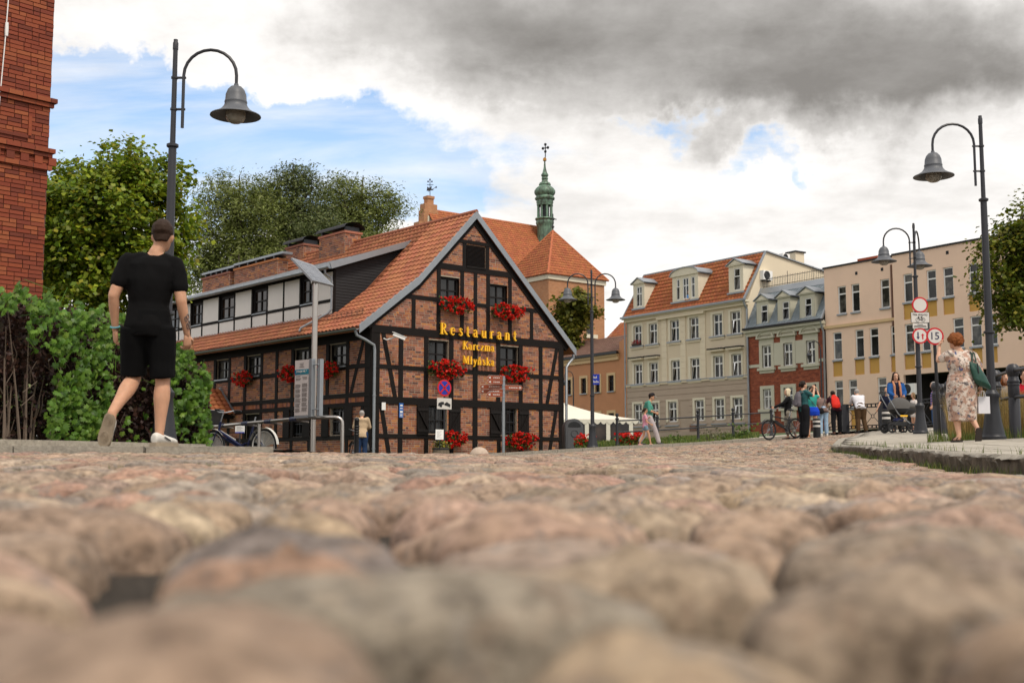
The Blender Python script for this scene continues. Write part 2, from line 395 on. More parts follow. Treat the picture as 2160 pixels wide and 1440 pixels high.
while v < 46:
    dv = rr_.uniform(.14, .205); u = -16 + rr_.uniform(0, .2); pj = rr_.uniform(-.02, .02)
    # only the part of the row that the camera could see
    while u < 30:
        du = rr_.uniform(.15, .32); g = rr_.uniform(.016, .03) if v < 2.2 else rr_.uniform(.012, .026)
        xm, ym = to_w(u + du / 2, v + dv / 2); pu = pj; pj = rr_.uniform(-.022, .022)
        if ym > -.7 and abs(xm) < max(ym, 0) * .455 + (2.2 if ym < 12 else 1.2) and xm < xk(ym) - .10 and (xm > -1.95 or ym < left_edge(xm) - .12) and far_side(xm, ym) < -.1 and (ym < 10.5 or xm > ym * -.2) and ym < 45:
            c = [to_w(u + g + pu, v + wob(u, row) + g), to_w(u + du - g + pj, v + wob(u + du, row) + g), to_w(u + du - g - pj, v + dv + wob(u + du, row + 1) - g), to_w(u + g - pu, v + dv + wob(u, row + 1) - g)]
            stones.append((math.hypot(xm, ym), c, xm, ym))
        u += du
    v += dv; row += 1
stones.sort(key=lambda s: s[0])
def on_screen(x, y): return abs(x) < y * .44 + .05
vis = [i for i, s in enumerate(stones) if on_screen(s[2], s[3]) and s[3] > .26][:300]; vis = set(vis)
road = link('road', None, None, kind='structure', label='cobbled road of rounded fieldstones rising to the right')
def col_attr(me, cols):
    a = me.color_attributes.new('col', 'FLOAT_COLOR', 'POINT'); a.data.foreach_set('color', np.asarray(cols, np.float32).ravel())
jv = []; jf = []; jc = []
for i, (d, c, xm, ym) in enumerate(stones):
    near = d < 3.4
    seg, rings = (36, RN) if d < 1.6 else (24, RN) if d < 3.4 else (14, RM) if d < 9 else (8, RF)
    vs, fs, ctr, m, seg = stone_mesh(c, seg, rings, i, .042 if d < 9 else .03, near)
    fs = fs + [((m - 1) * seg + j, (m - 1) * seg + (j + 1) % seg, ctr) for j in range(seg)]
    rc = random.Random(i * 13 + 5); pc = PAL[rc.randrange(len(PAL))]; k = rc.uniform(.82, 1.34); pc = (pc[0] * k, pc[1] * k * rc.uniform(.96, 1.02), pc[2] * k * rc.uniform(.94, 1.03), 1)
    if i in vis:
        me = bpy.data.meshes.new('cobblestone'); me.from_pydata(vs, [], fs); me.materials.append(M['cobble']); col_attr(me, [pc] * len(vs))
        me.polygons.foreach_set('use_smooth', [True] * len(me.polygons)); link('cobblestone', me, road)
    else:
        b = len(jv); jv += vs; jf += [tuple(q + b for q in f) for f in fs]; jc += [pc] * len(vs)
me = bpy.data.meshes.new('cobblestones'); me.from_pydata(jv, [], jf); me.materials.append(M['cobble']); col_attr(me, jc)
me.polygons.foreach_set('use_smooth', [True] * len(me.polygons)); link('cobblestones', me, road, kind='stuff')

# ------------------------------------------------------------------ kerbs and pavements
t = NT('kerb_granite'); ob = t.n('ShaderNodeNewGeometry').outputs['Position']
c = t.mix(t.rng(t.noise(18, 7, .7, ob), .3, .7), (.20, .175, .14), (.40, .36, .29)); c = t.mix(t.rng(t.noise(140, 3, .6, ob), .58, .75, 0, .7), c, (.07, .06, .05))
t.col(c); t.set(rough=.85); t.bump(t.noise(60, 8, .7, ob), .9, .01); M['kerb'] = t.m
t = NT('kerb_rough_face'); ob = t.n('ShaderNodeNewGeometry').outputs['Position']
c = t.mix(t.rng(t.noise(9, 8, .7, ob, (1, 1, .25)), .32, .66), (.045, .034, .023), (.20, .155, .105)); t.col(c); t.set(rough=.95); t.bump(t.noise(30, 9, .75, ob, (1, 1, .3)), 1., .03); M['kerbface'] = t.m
t = NT('paving_slab'); ob = t.n('ShaderNodeNewGeometry').outputs['Position']; r = t.rand()
c = t.mix(t.rng(t.noise(5, 7, .65, ob), .3, .7), (.30, .265, .21), (.46, .42, .345)); c = t.mix(t.rng(r, 0, 1, 0, .4), c, (.27, .235, .19)); t.col(c); t.set(rough=.88); t.bump(t.noise(90, 6, .7, ob), .5, .006); M['slab'] = t.m
def kerb_stone(a, b, wid, zt0, zt1, hgt, seed, parent, rough=1., face=True):
    """stone between plan points a and b, its width to the right of a->b; irregular front (left) face"""
    r = random.Random(seed); a = Vector((*a, 0)); b = Vector((*b, 0)); d = b - a; L_ = d.length; d.normalize(); n = Vector((d.y, -d.x, 0))
    a = a + d * .006; b = b - d * .006; nn = max(3, int(L_ / .09)); vs = []; fs = []; ms = []
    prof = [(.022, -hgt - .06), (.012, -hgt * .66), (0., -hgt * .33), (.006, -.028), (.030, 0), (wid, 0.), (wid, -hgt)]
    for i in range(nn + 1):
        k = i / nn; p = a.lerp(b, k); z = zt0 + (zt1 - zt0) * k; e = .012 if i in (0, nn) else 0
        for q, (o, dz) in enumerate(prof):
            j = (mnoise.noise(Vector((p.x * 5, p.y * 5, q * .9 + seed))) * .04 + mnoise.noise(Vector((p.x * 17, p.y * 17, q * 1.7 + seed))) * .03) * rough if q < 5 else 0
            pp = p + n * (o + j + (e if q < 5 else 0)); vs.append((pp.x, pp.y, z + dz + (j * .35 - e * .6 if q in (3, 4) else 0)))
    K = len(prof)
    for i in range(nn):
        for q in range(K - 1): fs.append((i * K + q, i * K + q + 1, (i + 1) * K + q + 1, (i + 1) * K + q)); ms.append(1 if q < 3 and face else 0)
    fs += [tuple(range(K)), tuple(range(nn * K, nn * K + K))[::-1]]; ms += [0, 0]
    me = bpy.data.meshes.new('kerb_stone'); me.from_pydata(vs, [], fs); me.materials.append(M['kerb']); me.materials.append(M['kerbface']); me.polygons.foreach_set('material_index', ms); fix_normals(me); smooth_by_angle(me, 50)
    return link('kerb_stone', me, parent)
def poly_pts(pts, step):
    out = []; 
    for (a, b) in zip(pts[:-1], pts[1:]):
        n = max(1, round(math.dist(a, b) / step))
        out += [(a[0] + (b[0] - a[0]) * i / n, a[1] + (b[1] - a[1]) * i / n) for i in range(n)]
    return out + [pts[-1]]
rp = link('pavement_right', None, None, kind='structure', label='raised pale slab pavement with tall rough kerb on the right')
ky = np.arange(4.0, 24.6, .25); line = [(float(xk(y)), float(y)) for y in ky]
# walk the kerb line away from the camera: width lies to the right
pts = poly_pts([(float(xk(y)), float(y)) for y in (4, 5.5, 7, 8.2, 9.3, 10.4, 11.5, 12.6, 13.7, 14.9, 16, 17, 18, 19, 20, 21, 21.8, 22.5, 23.2, 24, 25, 27, 29, 31.5, 34, 36.7, 39.5, 42)], 1.05)
for i, (a, b) in enumerate(zip(pts[:-1], pts[1:])):
    kerb_stone(a, b, .16, float(G(*a)) + float(kh(a[1])), float(G(*b)) + float(kh(b[1])), float(kh(a[1])) + .02, i, rp, 1. if a[1] < 19 else .5, a[1] < 21.5)
def slab_row(parent, y0, y1, xa, xb, stepx, hoff, shear=0.):
    x = xa
    while x < xb - .1:
        x2 = min(x + stepx, xb); e = .005
        cs = [(x + e, y0 + e), (x2 - e, y0 + e), (x2 - e, y1 - e), (x + e, y1 - e)]
        top = [(p[0], p[1], float(G(*p)) + hoff(p[1])) for p in cs]; j = random.uniform(-.003, .002)
        mb = MB(); mb.add([(p[0], p[1], p[2] + j) for p in top] + [(p[0], p[1], p[2] - .05) for p in top], [(0, 1, 2, 3), (0, 4, 5, 1), (1, 5, 6, 2), (2, 6, 7, 3), (3, 7, 4, 0)])
        mb.build('paving_slab', M['slab'], parent); x = x2
y = 4.0
while y < 43:
    st = .6 if y < 20 else .9; xa = float(max(xk(y), xk(y + st))) + .17; xb = float(min(xa + (5.2 if y < 16 else 2.6 if y < 22 else 6), y * .47 + 1))
    if xb > xa + .2: slab_row(rp, y, y + st, xa, xb, .6 if y < 20 else .9, lambda q: float(kh(q)))
    y += st
# sheet under and beyond the slabs
def sheet(name, xs, ys, inside, hoff, m, **k):
    xs = np.asarray(xs); ys = np.asarray(ys); X, Y = np.meshgrid(xs, ys); Z = G(X, Y) + hoff(X, Y); V = np.stack([X, Y, Z], -1).reshape(-1, 3); n = len(xs); Q = []
    for j in range(len(ys) - 1):
        for i in range(n - 1):
            if inside((xs[i] + xs[i + 1]) / 2, (ys[j] + ys[j + 1]) / 2): Q.append((j * n + i, j * n + i + 1, (j + 1) * n + i + 1, (j + 1) * n + i))
    return link(name, np_mesh(name, V, Q, m), k.pop('parent', None), **k)
sheet('pavement_bed', np.arange(3, 30, .3), np.arange(3, 46, .4), lambda x, y: x > xk(y) + .2, lambda X, Y: kh(Y) - .018, M['soil'], parent=rp)
lp = link('pavement_left', None, None, kind='structure', label='low stone-edged pavement the man in black walks on')
lx = np.arange(-9.5, -1.85, .95)
for i, (a, b) in enumerate(zip(lx[:-1], lx[1:])):
    pa, pb = (a, float(left_edge(a))), (b, float(left_edge(b))); kerb_stone(pa, pb, .17, float(G(*pa)) + .045, float(G(*pb)) + .045, .06, 40 + i, lp, .8, False)
y = 8.9
for k in range(10):
    for i in range(20):
        x0 = -8.8 + i * .5
        if x0 < -2.4 and y > left_edge(x0) + .18: slab_row(lp, y, y + .5, x0, x0 + .5, .5, lambda q: .042)
    y += .5
sheet('pavement_bed', np.arange(-20, -1.2, .25), np.arange(8.4, 20, .25), lambda x, y: y > left_edge(x) + .15 and x < -2.1, lambda X, Y: .025 + 0 * X, M['soil'], parent=lp)
fp = link('pavement_far', None, None, kind='structure', label='pavement with grey kerb in front of the restaurant')
for i in range(20):
    a = LK0 + LKD * i * 1.0; b = LK0 + LKD * (i + 1) * 1.0
    a3 = tuple(a); b3 = tuple(b); kerb_stone(b3, a3, -.0, float(G(*b3)) + .10, float(G(*a3)) + .10, .12, 70 + i, fp, .25, False) if False else None
    mb = MB(); n = np.array([-LKD[1], LKD[0]]); e = .008
    p0, p1 = a + LKD * e, b - LKD * e; q0, q1 = p0 + n * .18, p1 + n * .18
    zt = [float(G(*p)) + .10 for p in (p0, p1, q1, q0)]
    mb.add([(*p, z) for p, z in zip((p0, p1, q1, q0), zt)] + [(*p, z - .2) for p, z in zip((p0, p1, q1, q0), zt)], [(0, 1, 2, 3), (0, 4, 5, 1), (1, 5, 6, 2), (2, 6, 7, 3), (3, 7, 4, 0)])
    mb.build('kerb_stone', M['kerb'], fp)
sheet('pavement_surface', np.arange(-20, 14, .5), np.arange(26, 62, .5), lambda x, y: far_side(x, y) > .45 and far_side(x, y) < 3.4, lambda X, Y: .092 + 0 * X, M['slab'], parent=fp)
t = NT('lawn_soil'); t.col(t.mix(t.noise(6, 6), (.028, .05, .012), (.05, .085, .02))); t.set(rough=.95); M['lawn'] = t.m
sheet('lawn', np.arange(-30, 40, .8), np.arange(34, 96, .8), lambda x, y: far_side(x, y) > 3.3 and y > 38, lambda X, Y: .085 + 0 * X, M['lawn'], kind='structure', label='green lawn beyond the railing')
# ------------------------------------------------------------------ shared building pieces
def brick_mat(name, cols, rough=.85, dark=.25):
    t = NT(name); r = t.rand(); c = t.ramp(r, *[((i + .5) / len(cols), q) for i, q in enumerate(cols)])
    ob = t.n('ShaderNodeNewGeometry').outputs['Position']
    c = t.mix(t.rng(t.noise(22, 6, .7, ob), .3, .75, 0, dark), c, mul(cols[0], .35)); t.col(c); t.set(rough=rough, spec=.25); t.bump(t.noise(70, 5, .7, ob), .4, .006); return t.m
M['rbrick'] = brick_mat('old_red_brick', [(.12,.05,.04),(.30,.09,.045),(.40,.15,.07),(.26,.095,.065),(.52,.20,.06),(.33,.125,.075),(.17,.08,.065),(.42,.16,.10)])
M['mortar'] = mat('lime_mortar', (.36, .295, .22), .95, .15, 9, .4, 90)
M['mortar_dark'] = mat('grey_mortar', (.10, .06, .045), .95, .2, 9, .3, 90)
M['tbrick'] = brick_mat('tower_brick', [(.16,.04,.023),(.23,.05,.025),(.29,.07,.03),(.20,.045,.026),(.34,.10,.04),(.26,.06,.03)], .8, .2)
M['tile'] = mat('clay_roof_tile', (.34, .105, .045), .75, .25, 7, .2, 50, isl=.16, c2=(.40, .15, .07), dirt=.35)
M['tile2'] = mat('bright_clay_tile', (.40, .115, .04), .75, .2, 5, .2, 50, isl=.14, c2=(.46, .15, .055), dirt=.18)
M['tile3'] = mat('brown_roof_tile', (.19, .105, .075), .8, .2, 5, .2, 50, isl=.14, dirt=.2)
M['panel'] = mat('lime_white_panel', (.80, .75, .70), .85, .05, 3, .1, 60, dirt=.12)
M['slate'] = mat('dark_board', (.016, .0155, .017), .75, .3, 6, .2, 40)
M['dframe'] = mat('dark_window_frame', (.010, .007, .006), .55, .3, 8, spec=.25)
def bricks(parent, fn, spans, z0, z1, m, mm, L_=.25, H=.0785, joint=.017, proud=.006, split=0, skip=None, vis=None, bl=.05):
    """courses of bricks on a wall.  fn(u, z, depth) -> point;  spans(z) -> list of (u0, u1) to fill in that course"""
    out = []; z = z0; k = 0
    while z < z1:
        for (a, b) in spans(z + H / 2):
            u = a - (k % 2) * L_ / 2 - ((k * 7919) % 13) * .002; h = (k % 3)
            while u < b:
                w_ = L_ if (h % 4) else L_ / 2; h += 1
                s, e = max(u, a), min(u + w_, b); u += w_
                if e - s > .045: out.append((s + joint / 2, e - joint / 2, z + joint / 2, z + H - joint / 2))
        z += H; k += 1
    if skip: out = [q for q in out if not skip((q[0] + q[1]) / 2, (q[2] + q[3]) / 2)]
    random.Random(1).shuffle(out)
    one = [q for q in out if vis((q[0] + q[1]) / 2, (q[2] + q[3]) / 2)][:split] if split else []
    st = set(one); shared = {}
    for q in one:
        key = (round(q[1] - q[0], 2), round(q[3] - q[2], 3))
        if key not in shared:
            hw, hz = key[0] / 2, key[1] / 2; mb = MB(); fnl = lambda x, y, z: Vector(fn(x, z, y)) - Vector(fn(0, 0, 0))
            c = [(-hw, -hz), (hw, -hz), (hw, hz), (-hw, hz)]; ch = .004
            c2 = [(-hw + ch, -hz + ch), (hw - ch, -hz + ch), (hw - ch, hz - ch), (-hw + ch, hz - ch)]
            mb.add([fnl(a, bl, b) for a, b in c] + [fnl(a, -proud + .004, b) for a, b in c] + [fnl(a, -proud, b) for a, b in c2],
                   [(8, 9, 10, 11)] + [(i, (i + 1) % 4, 4 + (i + 1) % 4, 4 + i) for i in range(4)] + [(4 + i, 4 + (i + 1) % 4, 8 + (i + 1) % 4, 8 + i) for i in range(4)])
            shared[key] = mb.mesh('brick', m)
        link('brick', shared[key], parent, loc=fn((q[0] + q[1]) / 2, (q[2] + q[3]) / 2, random.uniform(-.003, .003)))
    mb = MB()
    for q in out:
        if q in st: continue
        j = random.uniform(-.003, .003)
        mb.add([fn(q[0], q[2], -proud + j), fn(q[1], q[2], -proud + j), fn(q[1], q[3], -proud + j), fn(q[0], q[3], -proud + j), fn(q[0], q[2], bl), fn(q[1], q[2], bl), fn(q[1], q[3], bl), fn(q[0], q[3], bl)],
               [(0, 1, 2, 3), (0, 4, 5, 1), (1, 5, 6, 2), (2, 6, 7, 3), (3, 7, 4, 0)])
    if mb.v: mb.build('brick_courses', m, parent, kind='stuff')
def cells(x0, x1, z0, z1, holes):
    xs = sorted({x0, x1, *[min(max(h[i], x0), x1) for h in holes for i in (0, 1)]}); zs = sorted({z0, z1, *[min(max(h[i], z0), z1) for h in holes for i in (2, 3)]})
    for a, b in zip(xs[:-1], xs[1:]):
        for c, d in zip(zs[:-1], zs[1:]):
            mx_, mz = (a + b) / 2, (c + d) / 2
            if b - a > 1e-4 and d - c > 1e-4 and not any(h[0] < mx_ < h[1] and h[2] < mz < h[3] for h in holes): yield a, b, c, d
def wall_mesh(fn, x0, x1, z0, z1, holes, depth=.25, m=0, mb=None):
    mb = mb or MB()
    for a, b, c, d in cells(x0, x1, z0, z1, holes): mb.add([fn(a, c, 0), fn(b, c, 0), fn(b, d, 0), fn(a, d, 0)], [(0, 1, 2, 3)], m)
    for (a, b, c, d) in [h[:4] for h in holes]:
        P4 = [(a, c), (b, c), (b, d), (a, d)]
        for i in range(4):
            p, q = P4[i], P4[(i + 1) % 4]; mb.add([fn(*p, 0), fn(*q, 0), fn(*q, depth), fn(*p, depth)], [(0, 1, 2, 3)], m)
    return mb
def window(parent, fn, r, fm, gm, depth=.14, fw=.06, mull=(.5,), trans=(.62,), bw=.045, bars=0, ajar=0, curtain=False):
    """frame with mullions as one part, each pane a sub-part"""
    a, b, c, d = r; mb = MB()
    def slab(x0, x1, z0, z1, d0, d1, q=mb):
        q.add([fn(x0, z0, d0), fn(x1, z0, d0), fn(x1, z1, d0), fn(x0, z1, d0), fn(x0, z0, d1), fn(x1, z0, d1), fn(x1, z1, d1), fn(x0, z1, d1)], [(0, 1, 2, 3), (7, 6, 5, 4), (0, 4, 5, 1), (1, 5, 6, 2), (2, 6, 7, 3), (3, 7, 4, 0)])
    dp = depth
    slab(a, a + fw, c, d, dp - .05, dp + .02); slab(b - fw, b, c, d, dp - .05, dp + .02); slab(a + fw, b - fw, c, c + fw, dp - .05, dp + .02); slab(a + fw, b - fw, d - fw, d, dp - .05, dp + .02)
    xs = [a + fw] + [a + (b - a) * k for k in mull] + [b - fw]; zs = [c + fw] + [c + (d - c) * k for k in trans] + [d - fw]
    for x in xs[1:-1]: slab(x - bw / 2, x + bw / 2, c + fw, d - fw, dp - .04, dp + .018)
    for z in zs[1:-1]: slab(a + fw, b - fw, z - bw / 2, z + bw / 2, dp - .036, dp + .015)
    w_ = mb.build('window', fm, parent)
    for i in range(len(xs) - 1):
        for j in range(len(zs) - 1):
            q = MB(); tl = 0.
            if ajar and i == 0 and j == 0: tl = .10
            x0, x1, z0, z1 = xs[i] + (bw / 2 if i else 0), xs[i + 1] - (bw / 2 if i < len(xs) - 2 else 0), zs[j] + (bw / 2 if j else 0), zs[j + 1] - (bw / 2 if j < len(zs) - 2 else 0)
            q.add([fn(x0, z0, dp - tl * .2), fn(x1, z0, dp - tl * .2), fn(x1, z1, dp + tl), fn(x0, z1, dp + tl)], [(0, 1, 2, 3)])
            if tl: slab(x0, x0 + .05, z0, z1, dp - .075, dp - .055, q)
            q.build('pane', gm if not isinstance(gm, (list, tuple)) else random.choice(gm), w_)
    if bars:
        q = MB()
        for i in range(bars): x = a + (b - a) * (i + .5) / bars; slab(x - .009, x + .009, c, d, dp - .10, dp - .085, q)
        for k in (.12, .5, .88) if bars > 3 else (.33, .66): slab(a, b, c + (d - c) * k - .01, c + (d - c) * k + .01, dp - .103, dp - .09, q)
        q.build('window_bars', M['iron'] if fm is not M['white'] else M['white'], w_)
    return w_
def block(name, parent, fn, x0, x1, z0, z1, d0, d1, m, **k):
    mb = MB(); mb.add([fn(x0, z0, d0), fn(x1, z0, d0), fn(x1, z1, d0), fn(x0, z1, d0), fn(x0, z0, d1), fn(x1, z0, d1), fn(x1, z1, d1), fn(x0, z1, d1)], [(0, 1, 2, 3), (7, 6, 5, 4), (0, 4, 5, 1), (1, 5, 6, 2), (2, 6, 7, 3), (3, 7, 4, 0)])
    return mb.build(name, m, parent, **k)
def beam(parent, fn, p, q, w_, proud=.03, m=None, name='timber_beam'):
    """timber member between wall points p and q, standing proud of the bricks"""
    (a, b), (c, d) = p, q; l = math.hypot(c - a, d - b); nx_, nz = -(d - b) / l * w_ / 2, (c - a) / l * w_ / 2
    o = [(a - nx_, b - nz), (c - nx_, d - nz), (c + nx_, d + nz), (a + nx_, b + nz)]; mb = MB(); pr = -proud - random.uniform(0, .006)
    mb.add([fn(x, z, pr) for x, z in o] + [fn(x, z, .04) for x, z in o], [(0, 1, 2, 3), (0, 4, 5, 1), (1, 5, 6, 2), (2, 6, 7, 3), (3, 7, 4, 0)])
    return mb.build(name, m or M['timber'], parent)
TP = [(0, .0), (.22, .030), (.45, .048), (.7, .030), (1., 0.)]
def tile_roof(parent, o, ud, sd, U, Sl, m, tw=.25, tl=.33, keep=None, split=0, vis=None, amp=1., lift=.030, name='roof_tiles'):
    """overlapping profiled clay tiles on a roof plane: o corner at the eaves, ud along the eaves, sd up the slope"""
    o, ud, sd = Vector(o), Vector(ud).normalized(), Vector(sd).normalized(); nn = ud.cross(sd); nn = nn if nn.z > 0 else -nn
    nu, ns = max(1, round(U / tw)), max(1, round(Sl / tl)); tw, tl = U / nu, Sl / ns
    base = [ud * (a * tw) + sd * (b * tl * 1.08) + nn * (h * amp + (lift if b == 0 else 0.)) for b in (0, 1) for a, h in TP] + [ud * (a * tw) + sd * .01 + nn * (h * amp - .012) for a, h in TP]
    fs = [(i, i + 1, i + 6, i + 5) for i in range(4)] + [(10 + i, 11 + i, i + 1, i) for i in range(4)]
    pos = [(i, j) for i in range(nu) for j in range(ns) if keep is None or keep((i + .5) * tw, (j + .5) * tl)]
    one = [p for p in pos if vis((p[0] + .5) * tw, (p[1] + .5) * tl)] if split else []; one = set(one[:split])
    if one:
        mb = MB(); mb.add(base, fs); me = mb.mesh('roof_tile', m)
        for i, j in one: link('roof_tile', me, parent, loc=o + ud * i * tw + sd * j * tl)
    rest = [p for p in pos if p not in one]
    if rest:
        B = np.array([tuple(v) for v in base]); I = np.array(rest, float)
        off = np.array(o)[None] + I[:, :1] * tw * np.array(ud)[None] + I[:, 1:] * tl * np.array(sd)[None] + rng.uniform(-.004, .004, (len(I), 1)) * np.array(nn)[None]
        V = (off[:, None, :] + B[None]).reshape(-1, 3); Q = (np.arange(len(I))[:, None, None] * 15 + np.array(fs)[None]).reshape(-1, 4)
        return link(name, np_mesh(name, V, Q, m), parent, kind='stuff')
# ------------------------------------------------------------------ flowers
M['petal'] = foliage('red_petals', [(.62,.010,.006),(.74,.018,.008),(.55,.008,.006),(.80,.04,.016)], .3, .5, .75, 1.2)
M['leafdk'] = foliage('geranium_leaves', [(.03,.065,.012),(.06,.11,.02),(.09,.14,.03)], .3)
M['flbox'] = mat('flower_box', (.035, .022, .015), .7, .2, 8)
def cloud(n, size, pts, nrm=None, asp=1., jit=.35):
    """n small leaf quads at pts with random orientation"""
    pts = np.asarray(pts, float); n = len(pts)
    a = rng.normal(size=(n, 3)) if nrm is None else np.asarray(nrm) + rng.normal(size=(n, 3)) * .55
    a /= np.linalg.norm(a, axis=1)[:, None] + 1e-9; b = np.cross(a, rng.normal(size=(n, 3))); b /= np.linalg.norm(b, axis=1)[:, None] + 1e-9; c = np.cross(a, b)
    s = size * (1 + rng.uniform(-jit, jit, (n, 1)))
    V = np.stack([pts - b * s, pts - c * s * asp * .62, pts + b * s, pts + c * s * asp * .62], 1)
    V[:, 0] -= a * s * .0; V[:, 2] -= a * s * .35
    return V.reshape(-1, 3), np.arange(n * 4).reshape(n, 4)
def flower_box(loc, rz, wd, label, drop=.42, box=True, dens=1., white=0.):
    """wd wide box at loc (middle of its top back edge), facing local -y"""
    t_ = thing('flower_box', label, 'flowers', loc, rz, 'red geranium boxes on the half-timbered restaurant')
    if box: MB().box(-wd / 2, wd / 2, -.22, -.02, -.2, 0).build('planter_box', M['flbox'], t_)
    n = int(260 * dens * wd); pr = []
    heads = []
    for i in range(int(95 * dens * wd / .9)):
        x = random.gauss(0, wd * .34); x = max(-wd * .62, min(wd * .62, x)); k = 1 - (abs(x) / (wd * .66)) ** 2
        zc = random.uniform(-drop, .20) * (.45 + .55 * k); y = -.14 - .26 * random.random() * (1 - abs(zc) * .6)
        heads.append((x, y, zc))
    pts = []
    for h in heads:
        m_ = random.randint(9, 15)
        for _ in range(m_): d = Vector((random.gauss(0, 1), random.gauss(0, 1), random.gauss(0, 1))).normalized() * random.uniform(.02, .05); pts.append((h[0] + d.x, h[1] + d.y, h[2] + d.z))
    V, Q = cloud(0, .031, pts, None, 1.4); link('blossoms', np_mesh('blossoms', V, Q, M['petal']), t_)
    lp_ = [(max(-wd * .6, min(wd * .6, random.gauss(0, wd * .33))), -.08 - .24 * random.random(), random.uniform(-drop * .8, .16)) for _ in range(n)]
    V, Q = cloud(0, .042, lp_, None, 1.5); link('foliage', np_mesh('foliage', V, Q, M['leafdk']), t_)
    return t_

# ------------------------------------------------------------------ restaurant
g = Wall(780, 960, 40, 41.16); YAWR = g.yaw
rest = thing('half_timbered_restaurant', 'red brick and black timber restaurant with orange tiled roof and long dormer', 'restaurant', (*g.o, 0), YAWR)
def RW(x, y, z):
    p = g.o + g.t * x + g.n * y; return (float(p[0]), float(p[1]), z)
fg = lambda u, z, d=0.: (u, d, z)             # gable wall (faces -y)
fs_ = lambda v, z, d=0.: (d, v, z)            # side wall (faces -x)
W_, LEN = 9.05, 20.0
LP = [(-.61, 4.58), (1.9, 6.5), (4.52, 9.23)]
def roofz(x): return float(np.interp(x, [p[0] for p in LP] + [9.62], [p[1] for p in LP] + [4.42]))
gw = [(2.46, 3.36, 3.5, 4.38), (5.82, 6.73, 3.5, 4.38), (2.46, 3.3, 1.05, 2.04), (5.82, 6.63, 1.05, 2.04), (2.98, 3.85, 5.86, 6.72), (5.3, 6.17, 5.82, 6.68), (4.15, 5.07, 7.2, 8.02)]
side_w = [(1.48, 2.66, 3.42, 4.22), (3.95, 5.1, 3.42, 4.22), (7.55, 8.7, 3.42, 4.22), (10.12, 11.28, 3.42, 4.22), (13.9, 15.0, 3.42, 4.22), (16.4, 17.5, 3.42, 4.22), (1.6, 2.5, 1.0, 1.95), (4.35, 5.2, .98, 1.93), (7.5, 8.8, -.2, 1.92), (14, 15, 1., 1.9)]
mb = MB(); wall_mesh(fg, 0, W_, -.4, 4.6, gw[:4], .26, 0, mb); wall_mesh(fs_, 0, LEN, -.4, 4.75, side_w, .26, 0, mb)
# triangle above the eaves, cut in strips so that the upper openings stay open
zz_ = sorted({4.6, 5.82, 5.86, 6.5, 6.68, 6.72, 7.2, 8.02, 9.1})
for a, b in zip(zz_[:-1], zz_[1:]):
    zm = (a + b) / 2; ol = [h for h in gw[4:] if h[2] < zm < h[3]]; xs = [None] + sorted(x for h in ol for x in h[:2]) + [None]
    def xl(z): return float(np.interp(z, [p[1] for p in LP], [p[0] for p in LP]))
    def xr(z): return 9.62 - (z - 4.42) / (9.23 - 4.42) * 5.1
    for i in range(0, len(xs), 2):
        l0, l1 = (max(0, xl(a)), max(0, xl(b))) if xs[i] is None else (xs[i], xs[i]); r0, r1 = (min(W_, xr(a)), min(W_, xr(b))) if xs[i + 1] is None else (xs[i + 1], xs[i + 1])
        mb.add([fg(l0, a), fg(r0, a), fg(r1, b), fg(l1, b)], [(0, 1, 2, 3)])
mb.box(.3, W_ - .3, .5, LEN - .1, -.4, 4.5); mb.add([(0, LEN, -.4), (W_, LEN, -.4), (W_, LEN, 4.6), (4.5, LEN, 9.1), (0, LEN, 4.6)], [(0, 1, 2, 3, 4)]); mb.add([(W_, 0, -.4), (W_, LEN, -.4), (W_, LEN, 4.7), (W_, 0, 4.7)], [(0, 1, 2, 3)])
mb.build('wall', M['mortar'], rest)
def spans_of(x0, x1, holes):
    def f(z):
        a = x0(z) if callable(x0) else x0; b = x1(z) if callable(x1) else x1; out = [(a, b)]
        for h in holes:
            if h[2] - .02 < z < h[3] + .02: out = [q for (s, e) in out for q in ((s, min(e, h[0])), (max(s, h[1]), e)) if q[1] - q[0] > .04]
        return out
    return f
hb = [(.94, .15), (2.165, .25), (3.32, .15), (4.6, .27)]
posts = [(.17, -.4, 4.6, .36), (1.24, -.4, 4.5, .19), (2.34, 2.2, 4.5, .19), (2.37, -.4, .94, .17), (3.47, 2.2, 4.5, .2), (3.5, -.4, .94, .17), (4.59, -.4, 4.5, .22), (5.7, 2.2, 4.5, .19), (5.73, -.4, .94, .17), (6.82, -.4, .94, .17), (6.82, 2.2, 4.5, .19), (7.85, -.4, 4.5, .18), (8.93, -.4, 4.6, .26)]
posts += [(1.77, 4.6, 5.85, .16), (2.88, 4.6, 7.1, .17), (3.96, 4.6, 7.1, .17), (4.59, 4.6, 7.1, .16), (5.2, 4.6, 7.1, .17), (6.28, 4.6, 7.1, .17), (7.38, 4.6, 5.85, .16), (4.06, 7.1, 8.15, .16), (5.16, 7.1, 8.15, .16)]
def under(u, z):
    return any(abs(z - h) < w_ / 2 - .03 for h, w_ in hb) or any(abs(u - p) < w_ / 2 - .1 and a < z < b for p, a, b, w_ in posts)
bricks(rest, fg, spans_of(lambda z: 0. if z < 4.6 else max(0, xl(z) + .05), lambda z: W_ if z < 4.6 else min(W_, xr(z) - .05), gw), -.3, 8.95, M['rbrick'], None, split=300, skip=under, vis=lambda u, z: .4 < z and u > .4)
bricks(rest, fs_, spans_of(0., 19.9, side_w), -.3, 4.4, M['rbrick'], None, skip=lambda u, z: any(abs(z - h) < .06 for h in (.9, 2.03, 2.36, 3.35)) or 2.1 < z < 2.3)
q = MB()                                                         # soldier course between the two side beams
v = .3
while v < 19.8: q.box(-.012, .03, v, v + .066, 2.115, 2.275); v += .08
q.build('soldier_course', M['rbrick'], rest, kind='stuff')
for h, w_ in hb: beam(rest, fg, (0, h), (W_, h), w_, .034)
